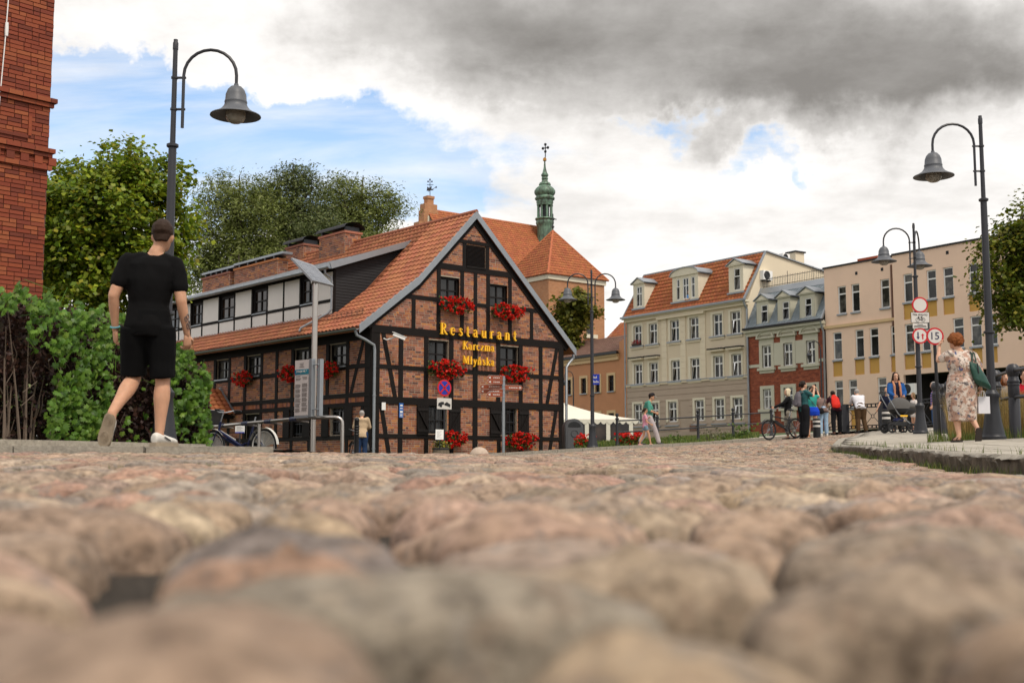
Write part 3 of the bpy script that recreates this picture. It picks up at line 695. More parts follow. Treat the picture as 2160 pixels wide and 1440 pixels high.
for p, a, b_, w_ in posts: beam(rest, fg, (p, a), (p, b_), w_, .026)
beam(rest, fg, (xl(5.85) + .1, 5.85), (2.88, 5.85), .15); beam(rest, fg, (3.96, 5.82), (5.2, 5.82), .14); beam(rest, fg, (6.28, 5.85), (xr(5.85) - .1, 5.85), .15)
beam(rest, fg, (xl(7.1) + .1, 7.1), (xr(7.1) - .1, 7.1), .21, .036); beam(rest, fg, (xl(8.12) + .1, 8.12), (xr(8.12) - .1, 8.12), .13, .036)
for a, b_ in (((.48, 4.5), (1.02, 2.25)), ((.42, 2.05), (.80, .2)), ((8.72, 4.5), (8.18, 2.28)), ((8.66, 2.05), (8.25, .2))): beam(rest, fg, a, b_, .17, .02)
beam(rest, fg, (-.2, 4.72), (1.9, 6.32), .34, .04); beam(rest, fg, (1.85, 6.25), (4.52, 9.02), .34, .04); beam(rest, fg, (9.3, 4.52), (4.52, 9.02), .34, .045)
for h, w_ in ((.9, .15), (2.03, .15), (2.36, .15), (3.35, .15), (4.5, .5)): beam(rest, fs_, (0, h), (LEN, h), w_, .034)
for p, a, b_ in [(.17, -.4, 4.5), (1.42, -.4, 4.4), (2.72, 2.3, 4.4), (3.9, -.4, 4.4), (5.15, -.4, 4.4), (6.3, -.4, 4.4), (7.46, -.4, 4.4), (8.78, -.4, 4.4), (10.08, -.4, 4.4), (11.35, -.4, 4.4), (12.6, -.4, 4.4), (13.8, -.4, 4.4), (15.1, -.4, 4.4), (16.3, -.4, 4.4), (17.6, -.4, 4.4), (19.8, -.4, 4.4)]: beam(rest, fs_, (p, a), (p, b_), .19 if p > .3 else .34, .026)
beam(rest, fs_, (.42, 4.3), (1.2, 2.4), .17, .02); beam(rest, fs_, (.45, 2.0), (.85, .2), .17, .02)
for i, r in enumerate(gw[:6]): window(rest, fg, r, M['dframe'], M['glass'], .16, .07, (.5,), (.45,), .05, 4 if i in (2, 3) else 0)
for i, r in enumerate(side_w):
    if i == 8: block('door', rest, fs_, *r, .14, .2, M['timber'])
    else: window(rest, fs_, r, M['dframe'], [M['glass_c'], M['glass_c'], M['glass']] if i < 4 else M['glass'], .16, .08, (.5,), (.5,), .05, 4 if i > 5 else 0)
    if i < 4: block('window_sill', rest, fs_, r[0], r[1], r[2] - .05, r[2], -.09, .1, M['zinc'])
q = MB()                                                         # louvre in the gable top
block('louvre_frame', rest, fg, 4.15, 5.07, 7.16, 7.22, -.06, .1, M['timber'])
for i in range(17): z = 7.24 + i * .046; o_ = MB().add([fg(4.17, z, -.02), fg(5.05, z, -.02), fg(5.05, z + .04, .06), fg(4.17, z + .04, .06), fg(4.17, z - .012, -.02), fg(5.05, z - .012, -.02)], [(0, 1, 2, 3), (4, 5, 1, 0)]); o_.build('louvre_slat', M['dframe'], rest)
def shutter(x0, x1, z0, z1, s):
    o_ = MB(); n = 4; 
    for i in range(n): a = x0 + (x1 - x0) * i / n; o_.box(a + .004, a + (x1 - x0) / n - .004, -.07, -.035, z0, z1)
    sh = o_.build('shutter', M['timber'], rest)
    o_ = MB(); o_.box(x0 + .01, x1 - .01, -.095, -.07, z0 + .1, z0 + .2); o_.box(x0 + .01, x1 - .01, -.095, -.07, z1 - .22, z1 - .12); o_.bar((x0 + .05 if s else x1 - .05, -.083, z1 - .22), (x1 - .05 if s else x0 + .05, -.083, z0 + .2), .024, .09, (0, -1, 0)); o_.build('batten', M['dframe'], sh)
for a, b_, s in ((1.93, 2.43, 1), (3.36, 3.88, 0), (5.28, 5.79, 1), (6.68, 7.2, 0)): shutter(a, b_, 1.0, 2.06, s)
for a, b_ in ((1.05, 1.55), (2.55, 3.0), (3.8, 4.3), (5.25, 5.7)): block('shutter', rest, fs_, a, b_, .95, 2.0, -.07, -.035, M['timber'])
# roof
OV = -.16; YE = LEN + .2
rf = MB()
for (a, b_) in ((LP[0], LP[1]), (LP[1], LP[2]), (LP[2], (9.62, 4.42))):
    for z in (0., -.13): rf.add([(a[0], OV, a[1] + z), (b_[0], OV, b_[1] + z), (b_[0], YE, b_[1] + z), (a[0], YE, a[1] + z)], [(0, 1, 2, 3)])
rf.add([(LP[0][0], OV, LP[0][1]), (LP[0][0], YE, LP[0][1]), (LP[0][0], YE, LP[0][1] - .13), (LP[0][0], OV, LP[0][1] - .13)], [(0, 1, 2, 3)])
roof = rf.build('roof', M['tile'], rest)
bl = RW
dz_in = lambda v: v > 2.95
def slope(a, b_, keep, split=0, vis=None):
    l = math.dist(a, b_); tile_roof(roof, (a[0], OV, a[1] + .012), (0, 1, 0), ((b_[0] - a[0]) / l, 0, (b_[1] - a[1]) / l), YE - OV, l, M['tile'], .24, .30, keep, split, vis)
slope(LP[0], LP[1], lambda u, s: u < 3.15 or s < 1.35, 150, lambda u, s: u < 3.6); slope(LP[1], LP[2], lambda u, s: u < 3.0 or s > 2.35, 150, lambda u, s: u < 3.1)
def verge(p, q_, dz=.0, wd=.24):
    o_ = MB(); o_.add([(p[0], OV - .02, p[1] + .07), (q_[0], OV - .02, q_[1] + .07), (q_[0], OV - .02, q_[1] - wd + .03), (p[0], OV - .02, p[1] - wd + .03), (p[0], OV + .16, p[1] + .075), (q_[0], OV + .16, q_[1] + .075), (q_[0], OV + .0, q_[1] - wd + .03), (p[0], OV + .0, p[1] - wd + .03)], [(0, 1, 2, 3), (0, 4, 5, 1), (2, 6, 7, 3)])
    o_.build('verge_flashing', M['zinc'], roof)
verge(LP[0], LP[1]); verge(LP[1], LP[2]); verge(LP[2], (9.62, 4.42))
MB().tube([(4.52, OV, 9.28), (4.52, YE, 9.28)], .09, 8).build('ridge_tile', M['tile'], roof, True)
def gutter(pts, r=.075):
    o_ = MB(); n = 7
    for (a, b_) in zip(pts[:-1], pts[1:]):
        vs = []
        for p in (a, b_):
            for j in range(n): an = math.pi + math.pi * j / (n - 1); vs.append((p[0] + r * math.cos(an), p[1], p[2] + r * math.sin(an)))
        o_.add(vs, [(j, j + 1, n + j + 1, n + j) for j in range(n - 1)])
    return o_
gutter([(-.68, OV, 4.56), (-.68, YE, 4.56)]).build('gutter', M['zinc'], roof, True)
MB().tube([(-.68, OV + .12, 4.48), (-.62, OV + .12, 4.32), (-.3, -.09, 4.18), (.05, -.10, 4.02), (.08, -.10, 3.85), (.08, -.10, -.3)], .052, 8).build('downpipe', M['zinc'], rest, True)
MB().tube([(9.66, .05, 4.36), (9.62, .0, 4.15), (9.3, -.08, 3.92), (9.14, -.1, 3.75), (9.12, -.1, -.3)], .052, 8).build('downpipe', M['zinc'], rest, True)
for z in (2.3, .5): MB().lathe([(.062, -.02), (.062, .02)], 10, (.08, -.10, z)).build('pipe_clamp', M['zinc'], rest); MB().lathe([(.062, -.02), (.062, .02)], 10, (9.12, -.10, z)).build('pipe_clamp', M['zinc'], rest)
gr = MB()                                                       # snow guard on the lower slope
for i in range(8): gr.tube([(-.05 + i * .0, .5 + i * .32, 5.12), (-.05, .5 + i * .32, 5.32)], .012, 5)
for z in (5.16, 5.24, 5.31): gr.tube([(-.05, .4, z), (-.05, 2.9, z)], .012, 5)
gr.build('snow_guard', M['tile3'], roof)
# long dormer
dm = link('dormer', None, rest)
sw = Wall(780, 960, 40, 131.16); DX = .5
def dv(x): return sw.uv(380 + x / 5.4, 640, off=-DX)[0]
B = [dv(x) for x in (1752, 1548, 1372, 1185, 998, 825, 628, 452, 262, 132, 0)]; pit = (B[-1] - B[0]) / 10
B += [B[-1] + pit * i for i in (1, 2, 3)]; kinds = 'PWPPWPWPWPWPW'; D1 = B[-1]
fd = lambda v, z, d=0.: (DX + d, v, z)
holes = [(B[i] + .06, B[i + 1] - .06, 6.0, 6.98) for i, k in enumerate(kinds) if k == 'W']
wall_mesh(fd, B[0], D1, 5.3, 7.2, holes, .2).build('dormer_wall', M['timber'], dm)
for i, k in enumerate(kinds):
    a, b_ = B[i] + .05, B[i + 1] - .05
    block('panel', dm, fd, a, b_, 5.46, 5.9, -.022, .02, M['panel'])
    if k == 'P': block('panel', dm, fd, a, b_, 6.02, 7.02, -.022, .02, M['panel'])
    else: window(dm, fd, (a + .01, b_ - .01, 6.0, 6.98), M['dframe'], M['glass_brown'], .09, .09, (.5,), (.5,), .05); block('window_sill', dm, fd, a, b_, 5.96, 6.0, -.07, .06, M['zinc'])
for v in B: beam(dm, fd, (v, 5.4), (v, 7.1), .10, .035)
beam(dm, fd, (B[0], 5.95), (D1, 5.95), .1, .04); beam(dm, fd, (B[0], 7.1), (D1, 7.1), .14, .04)
block('flashing', dm, fd, B[0] - .05, D1, 5.30, 5.44, -.10, .02, M['zinc'])
dr = MB(); y0, y1 = B[0] - .28, D1
dr.add([(.18, y0, 7.18), (3.78, y0, 8.47), (3.78, y1, 8.47), (.18, y1, 7.18), (.18, y0, 7.05), (3.78, y0, 8.34), (3.78, y1, 8.34), (.18, y1, 7.05)], [(0, 1, 2, 3), (4, 5, 6, 7), (0, 1, 5, 4), (0, 3, 7, 4)])
dr.build('dormer_roof', M['zinc'], dm)
for i in range(22):
    v = y0 + .35 + i * .62
    if v < y1: MB().bar((.18, v, 7.19), (3.78, v, 8.48), .03, .03).build('roof_seam', M['zinc'], dm)
MB().bar((.14, y0 - .02, 7.15), (3.8, y0 - .02, 8.45), .05, .22).build('dormer_verge', M['zinc'], dm)
gutter([(.12, y0, 7.12), (.12, y1, 7.12)]).build('gutter', M['zinc'], dm, True)
MB().tube([(.12, B[0] + .05, 7.05), (.14, B[0] + .05, 6.92), (.38, B[0] + .0, 6.75), (.40, B[0] - .0, 6.6), (.40, B[0], 5.62), (.3, B[0] + .1, 5.45), (-.42, B[0] + .75, 4.92), (-.46, B[0] + .78, 4.8)], .045, 8).build('downpipe', M['zinc'], dm, True)
z = 5.42; y0 = B[0] - .02
while z < 8.38:
    x0 = DX if z < 7.24 else .2 + (z - 7.12) / .3583; x1 = float(np.interp(z + .05, [5.43, 6.5, 8.45], [DX, 1.9, 3.78]))
    if x1 - x0 > .08: MB().add([(x0, y0 - .022, z), (x1, y0 - .022, z), (x1 + .06, y0 - .006, z + .118), (x0, y0 - .006, z + .118), (x0, y0 + .02, z), (x1, y0 + .02, z)], [(0, 1, 2, 3), (0, 1, 5, 4)]).build('cheek_board', M['slate'], dm)
    z += .11
# chimneys and ridge blocks
def chimney(v0, v1, x0, x1, z0, z1, cap):
    c = link('chimney', None, rest); o_ = MB(); o_.box(x0, x1, v0, v1, z0, z1).build('stack', M['mortar'], c)
    hole = []
    bricks(c, lambda u, z_, d=0.: (x0 + d, u, z_), lambda z_: [(v0, v1)], z0, z1 - .08, M['rbrick'], None); bricks(c, lambda u, z_, d=0.: (u, v0 + d, z_), lambda z_: [(x0, x1)], z0, z1 - .08, M['rbrick'], None)
    MB().box(x0 - .05, x1 + .05, v0 - .05, v1 + .05, z1 - .09, z1).build('corbel', M['rbrick'], c)
    if cap == 'hood':
        o_ = MB(); n = 9; xm = (x0 + x1) / 2; r = (x1 - x0) / 2 + .12; vs = []
        for y in (v0 - .15, v1 + .15):
            for j in range(n): a = math.pi * j / (n - 1); vs.append((xm + r * math.cos(a), y, z1 + .12 + r * .5 * math.sin(a)))
        o_.add(vs, [(j, j + 1, n + j + 1, n + j) for j in range(n - 1)]); o_.build('hood', M['slate'], c, True)
        for y in (v0 + .1, v1 - .1): MB().box(x0 + .05, x1 - .05, y - .05, y + .05, z1, z1 + .2).build('hood_leg', M['iron'], c)
    else:
        for k in range(5): y = v0 + (v1 - v0) * (k + .5) / 5; MB().box(x0 + .02, x1 - .02, y - .06, y + .06, z1, z1 + .16).build('vent_leg', M['iron'], c)
        MB().bar(((x0 + x1) / 2, v0 - .4, z1 + .2), ((x0 + x1) / 2, v1 + .1, z1 + .2), .5, .1).build('vent_cover', M['zinc'], c)
    return c
chimney(7.9, 9.9, 4.0, 4.8, 8.4, 9.72, 'hood'); chimney(11.7, 13.2, 4.3, 5.1, 8.5, 9.75, 'hood'); chimney(11.5, 15.4, 2.9, 3.4, 7.9, 8.9, 'bar'); chimney(15.9, 18.6, 2.9, 3.4, 7.9, 8.85, 'bar')
# porch roof on the side wall
po = link('porch', None, rest)
PR, PE, PL = 10.77, 9.5, 1.7
tile_roof(po, (-PL, PE, 1.95), (1, 0, 0), (0, PR - PE, 1.05), PL - .04, math.hypot(PR - PE, 1.05), M['tile2'], .24, .27); tile_roof(po, (-PL, 2 * PR - PE, 1.95), (1, 0, 0), (0, PE - PR, 1.05), PL - .04, math.hypot(PR - PE, 1.05), M['tile2'], .24, .27)
for x in (-PL, -.06):
    for v in (PE, 2 * PR - PE): MB().bar((x, v, 1.97), (x, PR, 3.04), .06, .12).build('porch_flashing', M['zinc'], po)
MB().prism([(PE + .12, 1.9), (2 * PR - PE - .12, 1.9), (PR, 2.9)], lambda a, b, d: (d, a, b), -PL + .1, -PL + .16).build('porch_gable', M['timber'], po)
for v in (PE + .15, 2 * PR - PE - .15): MB().box(-PL + .08, -PL + .22, v - .07, v + .07, -.3, 1.95).build('porch_post', M['timber'], po); MB().box(-PL + .08, -.05, v - .06, v + .06, 1.78, 1.92).build('porch_beam', M['timber'], po)
tag(MB().box(.42, .58, -.075, -.055, 1.82, 2.08).build('plaque', M['white'], None, loc=(*g.o, 0), rot=YAWR), 'small blank white plaque on the gable brace beside the downpipe', 'plaque')
M['blue'] = mat('blue_enamel', (.03, .13, .42), .35, .08, 5)
bp = thing('plaque', 'tall narrow blue plaque with white marks on the gable timber post', 'plaque', (*g.o, 0), YAWR)
MB().box(1.16, 1.33, -.065, -.045, 1.58, 2.08).build('plate', M['blue'], bp)
for zz2, hh in ((2.0, .05), (1.9, .03), (1.78, .07), (1.68, .03), (1.62, .02)): MB().box(1.19, 1.30, -.069, -.066, zz2 - hh / 2, zz2 + hh / 2).build('marking', M['white'], bp)
cc = thing('security_camera', 'white bullet security camera on the gable corner under the eaves', 'camera', (*g.o, 0), YAWR)
MB().bar((.62, -.42, 4.42), (.98, -.62, 4.26), .11, .12).build('camera_body', M['white'], cc); MB().tube([(.5, -.03, 4.28), (.52, -.2, 4.22), (.72, -.46, 4.33)], .025, 6).build('bracket', M['white'], cc); MB().bar((.58, -.41, 4.48), (1.02, -.645, 4.30), .14, .015).build('sun_shield', M['white'], cc)
# ------------------------------------------------------------------ letters on the gable
def arc(cx, cy, rx, ry, a0, a1, n=12): return [(cx + rx * math.cos(R(a0 + (a1 - a0) * i / n)), cy + ry * math.sin(R(a0 + (a1 - a0) * i / n))) for i in range(n + 1)]
T, th = .175, .07
st_ = lambda x, a, b_: ([(x, a), (x, b_)], T)
sf = lambda x0, x1, y: ([(x0, y), (x1, y)], .05)
arch = lambda x0, x1: (arc((x0 + x1) / 2 + .01, .46, (x1 - x0) / 2, .18, 175, 5), [.05] * 4 + [.09] * 4 + [.13] * 5)
nn_ = [st_(.12, 0, .64), sf(0, .24, .02), sf(0, .14, .64), arch(.12, .42), st_(.42, 0, .5), sf(.32, .54, .02)]
GL = {
 'R': (.72, [st_(.16, 0, 1), sf(0, .32, .025), sf(0, .2, .975), (arc(.24, .74, .28, .235, 90, -90), [.05] * 3 + [.14] * 7 + [.05] * 3), ([(.3, .5), (.5, .2), (.66, .02)], [.12, .15, .13]), sf(.6, .76, .025)]),
 'e': (.52, [(arc(.26, .33, .2, .31, 8, 325, 18), [.06] * 4 + [.10] * 3 + [.14] * 6 + [.1] * 3 + [.05] * 3), ([(.08, .39), (.46, .39)], .055)]),
 's': (.46, [([(.38, .52), (.33, .62), (.2, .655), (.1, .57), (.13, .45), (.24, .36), (.36, .26), (.37, .13), (.26, .02), (.12, .03), (.06, .16)], [.05, .05, .07, .11, .13, .14, .13, .11, .07, .05, .05])]),
 't': (.40, [([(.17, .88), (.16, .2), (.2, .06), (.3, .015), (.38, .07)], [.09, .15, .13, .08, .05]), ([(.0, .625), (.36, .625)], .06)]),
 'a': (.54, [([(.09, .5), (.14, .62), (.26, .65), (.36, .56), (.37, .4), (.37, .08), (.44, .02), (.52, .06)], [.09, .09, .07, .12, .14, .14, .09, .05]), (arc(.21, .19, .14, .18, 60, 320, 12), [.05] * 3 + [.10] * 6 + [.06] * 4)]),
 'u': (.62, [([(.13, .64), (.13, .18), (.2, .04), (.3, .03), (.42, .12)], [.14, .15, .12, .08, .05]), st_(.45, 0, .64), sf(.02, .14, .625), sf(.34, .46, .625), sf(.45, .58, .025)]),
 'r': (.46, [st_(.13, 0, .64), sf(0, .27, .025), sf(.01, .13, .625), ([(.16, .44), (.22, .58), (.32, .64), (.40, .58)], [.05, .07, .10, .12])]),
 'n': (.62, nn_), 'ń': (.62, nn_ + [([(.24, .76), (.38, .95)], [.06, .1])]),
 'K': (.74, [st_(.16, 0, 1), sf(0, .32, .025), sf(0, .32, .975), ([(.2, .45), (.62, .96)], .065), ([(.3, .56), (.66, .03)], .155), sf(.52, .76, .025), sf(.5, .74, .975)]),
 'c': (.48, [(arc(.26, .33, .2, .31, 48, 318, 16), [.08] * 2 + [.06] * 2 + [.13] * 8 + [.07] * 3 + [.05] * 2)]),
 'z': (.50, [([(.06, .61), (.44, .61)], .065), ([(.4, .6), (.08, .04)], .13), ([(.06, .035), (.45, .035)], .07)]),
 'm': (.92, [st_(.12, 0, .64), sf(0, .24, .02), sf(0, .14, .64), arch(.12, .42), st_(.42, 0, .5), sf(.32, .52, .02), arch(.42, .74), st_(.74, 0, .5), sf(.64, .86, .02)]),
 'M': (.98, [([(.16, 0), (.16, 1)], .07), sf(.03, .29, .025), sf(.02, .18, .975), ([(.19, .97), (.48, .08)], .15), ([(.48, .06), (.78, .97)], .06), st_(.8, 0, 1), sf(.66, .94, .025), sf(.78, .96, .975)]),
 'ł': (.34, [st_(.16, 0, .98), sf(.02, .3, .025), sf(.03, .16, .955), ([(.0, .42), (.32, .62)], .07)]),
 'y': (.56, [([(.08, .63), (.3, .06)], .14), ([(.5, .63), (.28, .02), (.2, -.2), (.06, -.24)], [.06, .06, .07, .11]), sf(0, .2, .62), sf(.4, .58, .62)]),
 'k': (.62, [st_(.13, 0, .98), sf(0, .27, .025), sf(.01, .13, .955), ([(.17, .28), (.44, .6)], .06), ([(.25, .36), (.5, .03)], .14), sf(.4, .6, .025), sf(.34, .54, .62)])}
M['gold'] = mat('golden_letter', (.95, .52, .025), .45, .06, 4)
def lettering(word, u0, u1, zb, cap, label):
    adv = [GL[c][0] for c in word]; gap = 0.0; tot = sum(adv); gp = ((u1 - u0) / cap - tot) / (len(word) - 1); sx = 1.
    if gp < .02: sx = ((u1 - u0) / cap - .02 * (len(word) - 1)) / tot; gp = .02
    t_ = thing('sign_lettering', label, 'lettering', (*g.o, 0), YAWR); u = u0
    for c, a in zip(word, adv):
        mb = MB(); k_ = 0
        for pts, wd in GL[c][1]:
            wd = [wd] * len(pts) if not hasattr(wd, '__len__') else wd; l = []; r_ = []
            for i, p in enumerate(pts):
                q0, q1 = pts[max(0, i - 1)], pts[min(len(pts) - 1, i + 1)]; dx, dy = q1[0] - q0[0], q1[1] - q0[1]; n_ = math.hypot(dx, dy) or 1; w2 = wd[min(i, len(wd) - 1)] / 2
                l.append((p[0] - dy / n_ * w2, p[1] + dx / n_ * w2)); r_.append((p[0] + dy / n_ * w2, p[1] - dx / n_ * w2))
            fr = -.17 - .0015 * k_; k_ += 1
            for i in range(len(pts) - 1): mb.prism([l[i], l[i + 1], r_[i + 1], r_[i]], lambda x, y, d: (u + x * cap * sx, d, zb + y * cap), fr, -.10)
        mb.build('letter', M['gold'], t_); u += (a * sx + gp) * cap
    for uu in (u0 + .1, u1 - .1): MB().box(uu - .01, uu + .01, -.10, -.02, zb + .1, zb + .12).build('fixing', M['iron'], t_)
lettering('Restaurant', 2.87, 6.5, 4.60, .41, 'golden raised word Restaurant across the gable')
lettering('Karczma', 3.9, 5.4, 4.12, .30, 'golden raised word Karczma under the word Restaurant'); lettering('Młyńska', 3.9, 5.4, 3.59, .30, 'golden raised word Młyńska, lowest line on the gable')
# window boxes
flower_box(RW(3.5, -.05, 5.78), YAWR, 1.15, 'red geraniums under the upper left gable window', .42); flower_box(RW(5.95, -.05, 5.76), YAWR, 1.15, 'red geraniums under the upper right gable window', .42)
flower_box(RW(3.05, -.05, 3.48), YAWR, 1.25, 'red geraniums with a few pink blooms left of the word Młyńska', .5); flower_box(RW(6.4, -.05, 3.45), YAWR, 1.2, 'red geraniums behind the brown finger signs, right of the word Młyńska', .45)
flower_box(RW(3.3, -.05, .95), YAWR, 1.0, 'red geraniums at ground floor behind the no stopping sign', .4); flower_box(RW(6.55, -.05, .95), YAWR, 1.25, 'red geraniums at ground floor right of the finger post', .45)
for v, l in ((2.35, 'red geraniums on the side wall, nearest the gable corner'), (4.9, 'red geraniums on the side wall half hidden by the timetable board'), (8.5, 'red geraniums on the side wall left of the timetable board')):
    flower_box(RW(-.05, v, 3.42), YAWR - R(90), 1.0, l, .42)
# ------------------------------------------------------------------ brick tower at the left edge
tw = Wall(91, 600, 22, 47); tow = thing('brick_tower', 'tall red brick tower with corbelled bands at the left edge', 'tower', (*tw.o, 0), tw.yaw)
mb = MB(); mb.box(-5, 0, .02, 5, -.6, 14); mb.build('wall', M['mortar_dark'], tow)
z_a = tw.uv(97, 207)[1]; z_b = tw.uv(94, 313)[1]; z_c = tw.uv(90, 345)[1]
ft = lambda u, z, d=0.: (u, d, z)
bricks(tow, ft, lambda z: [(-5, 0)], -.2, 12, M['tbrick'], None, L_=.27, H=.083, joint=.013, proud=.008, split=300, vis=lambda u, z: u > -1.25 and 2.6 < z < 9.3)
for k, (z, h, p) in enumerate(((z_a, .09, .10), (z_a - .10, .08, .055), (z_b, .09, .10), (z_b - .10, .07, .06), (z_c - .03, .09, .06))):
    u = -4.9
    while u < .02:                                     # moulding courses, brick by brick
        e = min(u + .27, p); o = MB(); o.box(u + .006, e - .006, -p, .02, z - h, z - .006); o.build('moulding_brick', M['tbrick'], tow); u += .27
    MB().box(-5, p * .9, -p * .85, .015, z - h + .002, z - .010).build('moulding_bed', M['mortar_dark'], tow)
for i in range(18):                                    # dentils between the two lower bands
    u = -4.6 + i * .27; o = MB(); o.add([ft(u, z_c - .02, -.05), ft(u + .15, z_c - .02, -.05), ft(u + .15, z_b - .17, -.05), ft(u, z_b - .17, -.05), ft(u, z_c - .02, .01), ft(u + .15, z_c - .02, .01), ft(u + .15, z_b - .17, .01), ft(u, z_b - .17, .01)], [(0, 1, 2, 3), (0, 4, 5, 1), (1, 5, 6, 2), (2, 6, 7, 3), (3, 7, 4, 0)]); o.build('dentil_brick', M['tbrick'], tow)
for i in range(3): MB().box(-.42 - i * 1.1, -.36 - i * 1.1, -.03, .01, z_b + .18, z_b + .56).build('panel_edge', M['tbrick'], tow); MB().box(-1.1 - i * 1.1, -.42 - i * 1.1, -.035, .01, z_b + .12, z_b + .18).build('panel_edge', M['tbrick'], tow)
cb = thing('cable', 'thin grey cable with white insulator hanging down the brick tower', 'cable', (*tw.o, 0), tw.yaw)
uu = tw.uv(8, 100)[0]; MB().tube([(uu + .02, -.10, 12), (uu + .01, -.08, 8.6), (uu - .02, -.09, 7.8), (uu - .05, -.03, 6.6)], .012, 5).build('wire', M['white'], cb); MB().lathe([(.03, -.12), (.035, .0), (.03, .14)], 8, (uu, -.09, 8.05)).build('insulator', M['white'], cb, True)

# ------------------------------------------------------------------ church
M['chbrick'] = mat('church_brick', (.36, .15, .065), .9, .35, 1.4, .5, 7, c2=(.44, .20, .09), dirt=.3)
t = NT('church_brick_wall'); br = t.n('ShaderNodeTexBrick', {'Scale': 1., 'Mortar Size': .012, 'Brick Width': .3, 'Row Height': .1, 'Color1': (.40, .15, .055), 'Color2': (.50, .22, .09), 'Mortar': (.36, .26, .17)})
sx_ = t.n('ShaderNodeSeparateXYZ', {0: t.co.outputs['Object']}); t.put(br.inputs['Vector'], t.n('ShaderNodeCombineXYZ', {0: t.math('ADD', sx_.outputs[0], sx_.outputs[1]), 1: sx_.outputs[2]}).outputs[0])
t.col(t.mix(t.rng(t.noise(.9, 8, .7), .35, .75, 0, .45), br.outputs[0], (.22, .10, .05))); t.set(rough=.9); M['chwall'] = t.m
t = NT('copper_patina'); ob = t.co.outputs['Object']
t.col(t.mix(t.rng(t.noise(2.2, 7, .7, None, (1, 1, .35)), .36, .66), (.045, .05, .04), (.17, .30, .20))); t.set(rough=.55, metal=.25); M['copper'] = t.m
D0 = 122.
ct_ = Wall(1157, 577, D0, 38); ch = thing('church', 'gothic brick church with orange tiled roofs and green copper lantern spire', 'church', (*ct_.o, 0), ct_.yaw)
TWX, TWY, TZ = 7.9, 7.9, ct_.uv(1157, 577)[1]
mb = MB(); mb.box(0, TWX, 0, TWY, -2, TZ - .5); mb.build('tower', M['chwall'], ch)
MB().box(-.15, TWX + .15, -.15, TWY + .15, TZ - .55, TZ).build('tower_cornice', M['cream'], ch)
def pyramid():
    pr = link('tower_roof', None, ch); c = Vector((TWX / 2, TWY / 2, 0)); dc = ct_.o + ct_.t * c.x + ct_.n * c.y; ap = Vector((c.x, c.y, P(1171.5, 487, float(dc[1]))[2]))
    e = .35; b = [Vector((-e, -e, TZ - .05)), Vector((TWX + e, -e, TZ - .05)), Vector((TWX + e, TWY + e, TZ - .05)), Vector((-e, TWY + e, TZ - .05))]
    MB().add(b + [ap], [(0, 1, 4), (1, 2, 4), (2, 3, 4), (3, 0, 4), (0, 1, 2, 3)]).build('roof_deck', M['tile2'], pr)
    for i in (0, 3):
        p, q = b[i], b[(i + 1) % 4]; U = (q - p).length; m_ = (p + q) / 2; sd = ap - m_
        tile_roof(pr, p, q - p, sd, U, sd.length, M['tile2'], .36, .40, lambda u, s, U=U, S=sd.length: abs(u - U / 2) < (1 - s / S) * U / 2 - .02)
    for i in range(4): MB().tube([b[i], ap], .13, 6).build('hip_tile', M['tile2'], pr)
    cr = link('cross', None, ch); 
    MB().tube([ap, ap + Vector((0, 0, 1.9))], .06, 6).build('shaft', M['iron'], cr); MB().tube([ap + Vector((-.5, 0, 1.35)), ap + Vector((.5, 0, 1.35))], .06, 6).build('arm', M['iron'], cr); MB().ball(ap + Vector((0, 0, .45)), .16).build('knob', M['iron'], cr)
pyramid()
u, z = ct_.uv(1244, 690); block('tower_window', ch, fg, u - .5, u + .5, z - .8, z + 1.2, -.03, .1, M['glass']); block('window_sill', ch, fg, u - .9, u + .9, z - 1.2, z - .8, -.3, .1, M['cream'])
na = Wall(918, 444, 141, 38)
def tochurch(px, py, off=0):
    u, z = na.uv(px, py, off); w_ = na.o + na.t * u + na.n * off - ct_.o; return Vector((float(w_ @ ct_.t), float(w_ @ ct_.n), z))
A = tochurch(916, 444); Bp = tochurch(1133, 479); A.z = Bp.z = (A.z + Bp.z) / 2; sdv = Vector((0, 9., 11.)).normalized()
nv = link('nave_roof', None, ch); Ln = 15.; A2 = A - Vector((1.2, 0, 0)); o = A2 - sdv * Ln; U = (Bp - A2).length
MB().add([A2, Bp, Bp - sdv * Ln, o, A2 + Vector((0, 9, -11)), Bp + Vector((0, 9, -11))], [(0, 1, 2, 3), (0, 1, 5, 4)]).build('roof_deck', M['tile2'], nv)
tile_roof(nv, o + Vector((0, -.05, .05)), (1, 0, 0), sdv, U, Ln, M['tile2'], .4, .42); MB().tube([A2, Bp], .16, 6).build('ridge_tile', M['tile2'], nv)
MB().box(o.x, Bp.x, o.y, o.y + 18, -2, o.z).build('nave_wall', M['chwall'], ch)
MB().add([Bp, Bp + Vector((0, 9, -11)), Bp - sdv * Ln], [(0, 1, 2)]).build('nave_gable', M['chwall'], ch)
pn = link('stepped_gable', None, ch)                    # gable pinnacles at the left end of the nave roof
k_ = 141 / F
def pbox(px0, px1, py0, py1, y0=-.6, y1=.6, m=None, nm='pinnacle'): a = tochurch(px0, py1); b = tochurch(px1, py0); MB().box(a.x, b.x, a.y + y0, a.y + y1, a.z, b.z).build(nm, m or M['chwall'], pn)
pbox(888, 919, 448, 520); pbox(891, 917, 434, 449, -.55, .55); pbox(898, 911, 418, 435, -.4, .4); pbox(897, 912, 416, 419, -.5, .5); pbox(878, 890, 470, 520); pbox(896, 904, 458, 474, -.66, -.55, M['cream'], 'blind_arch'); pbox(917, 930, 462, 520)
vn = link('weathervane', None, ch); a = tochurch(907, 418); 
MB().tube([a, tochurch(907, 378)], .045, 5).build('rod', M['iron'], vn)
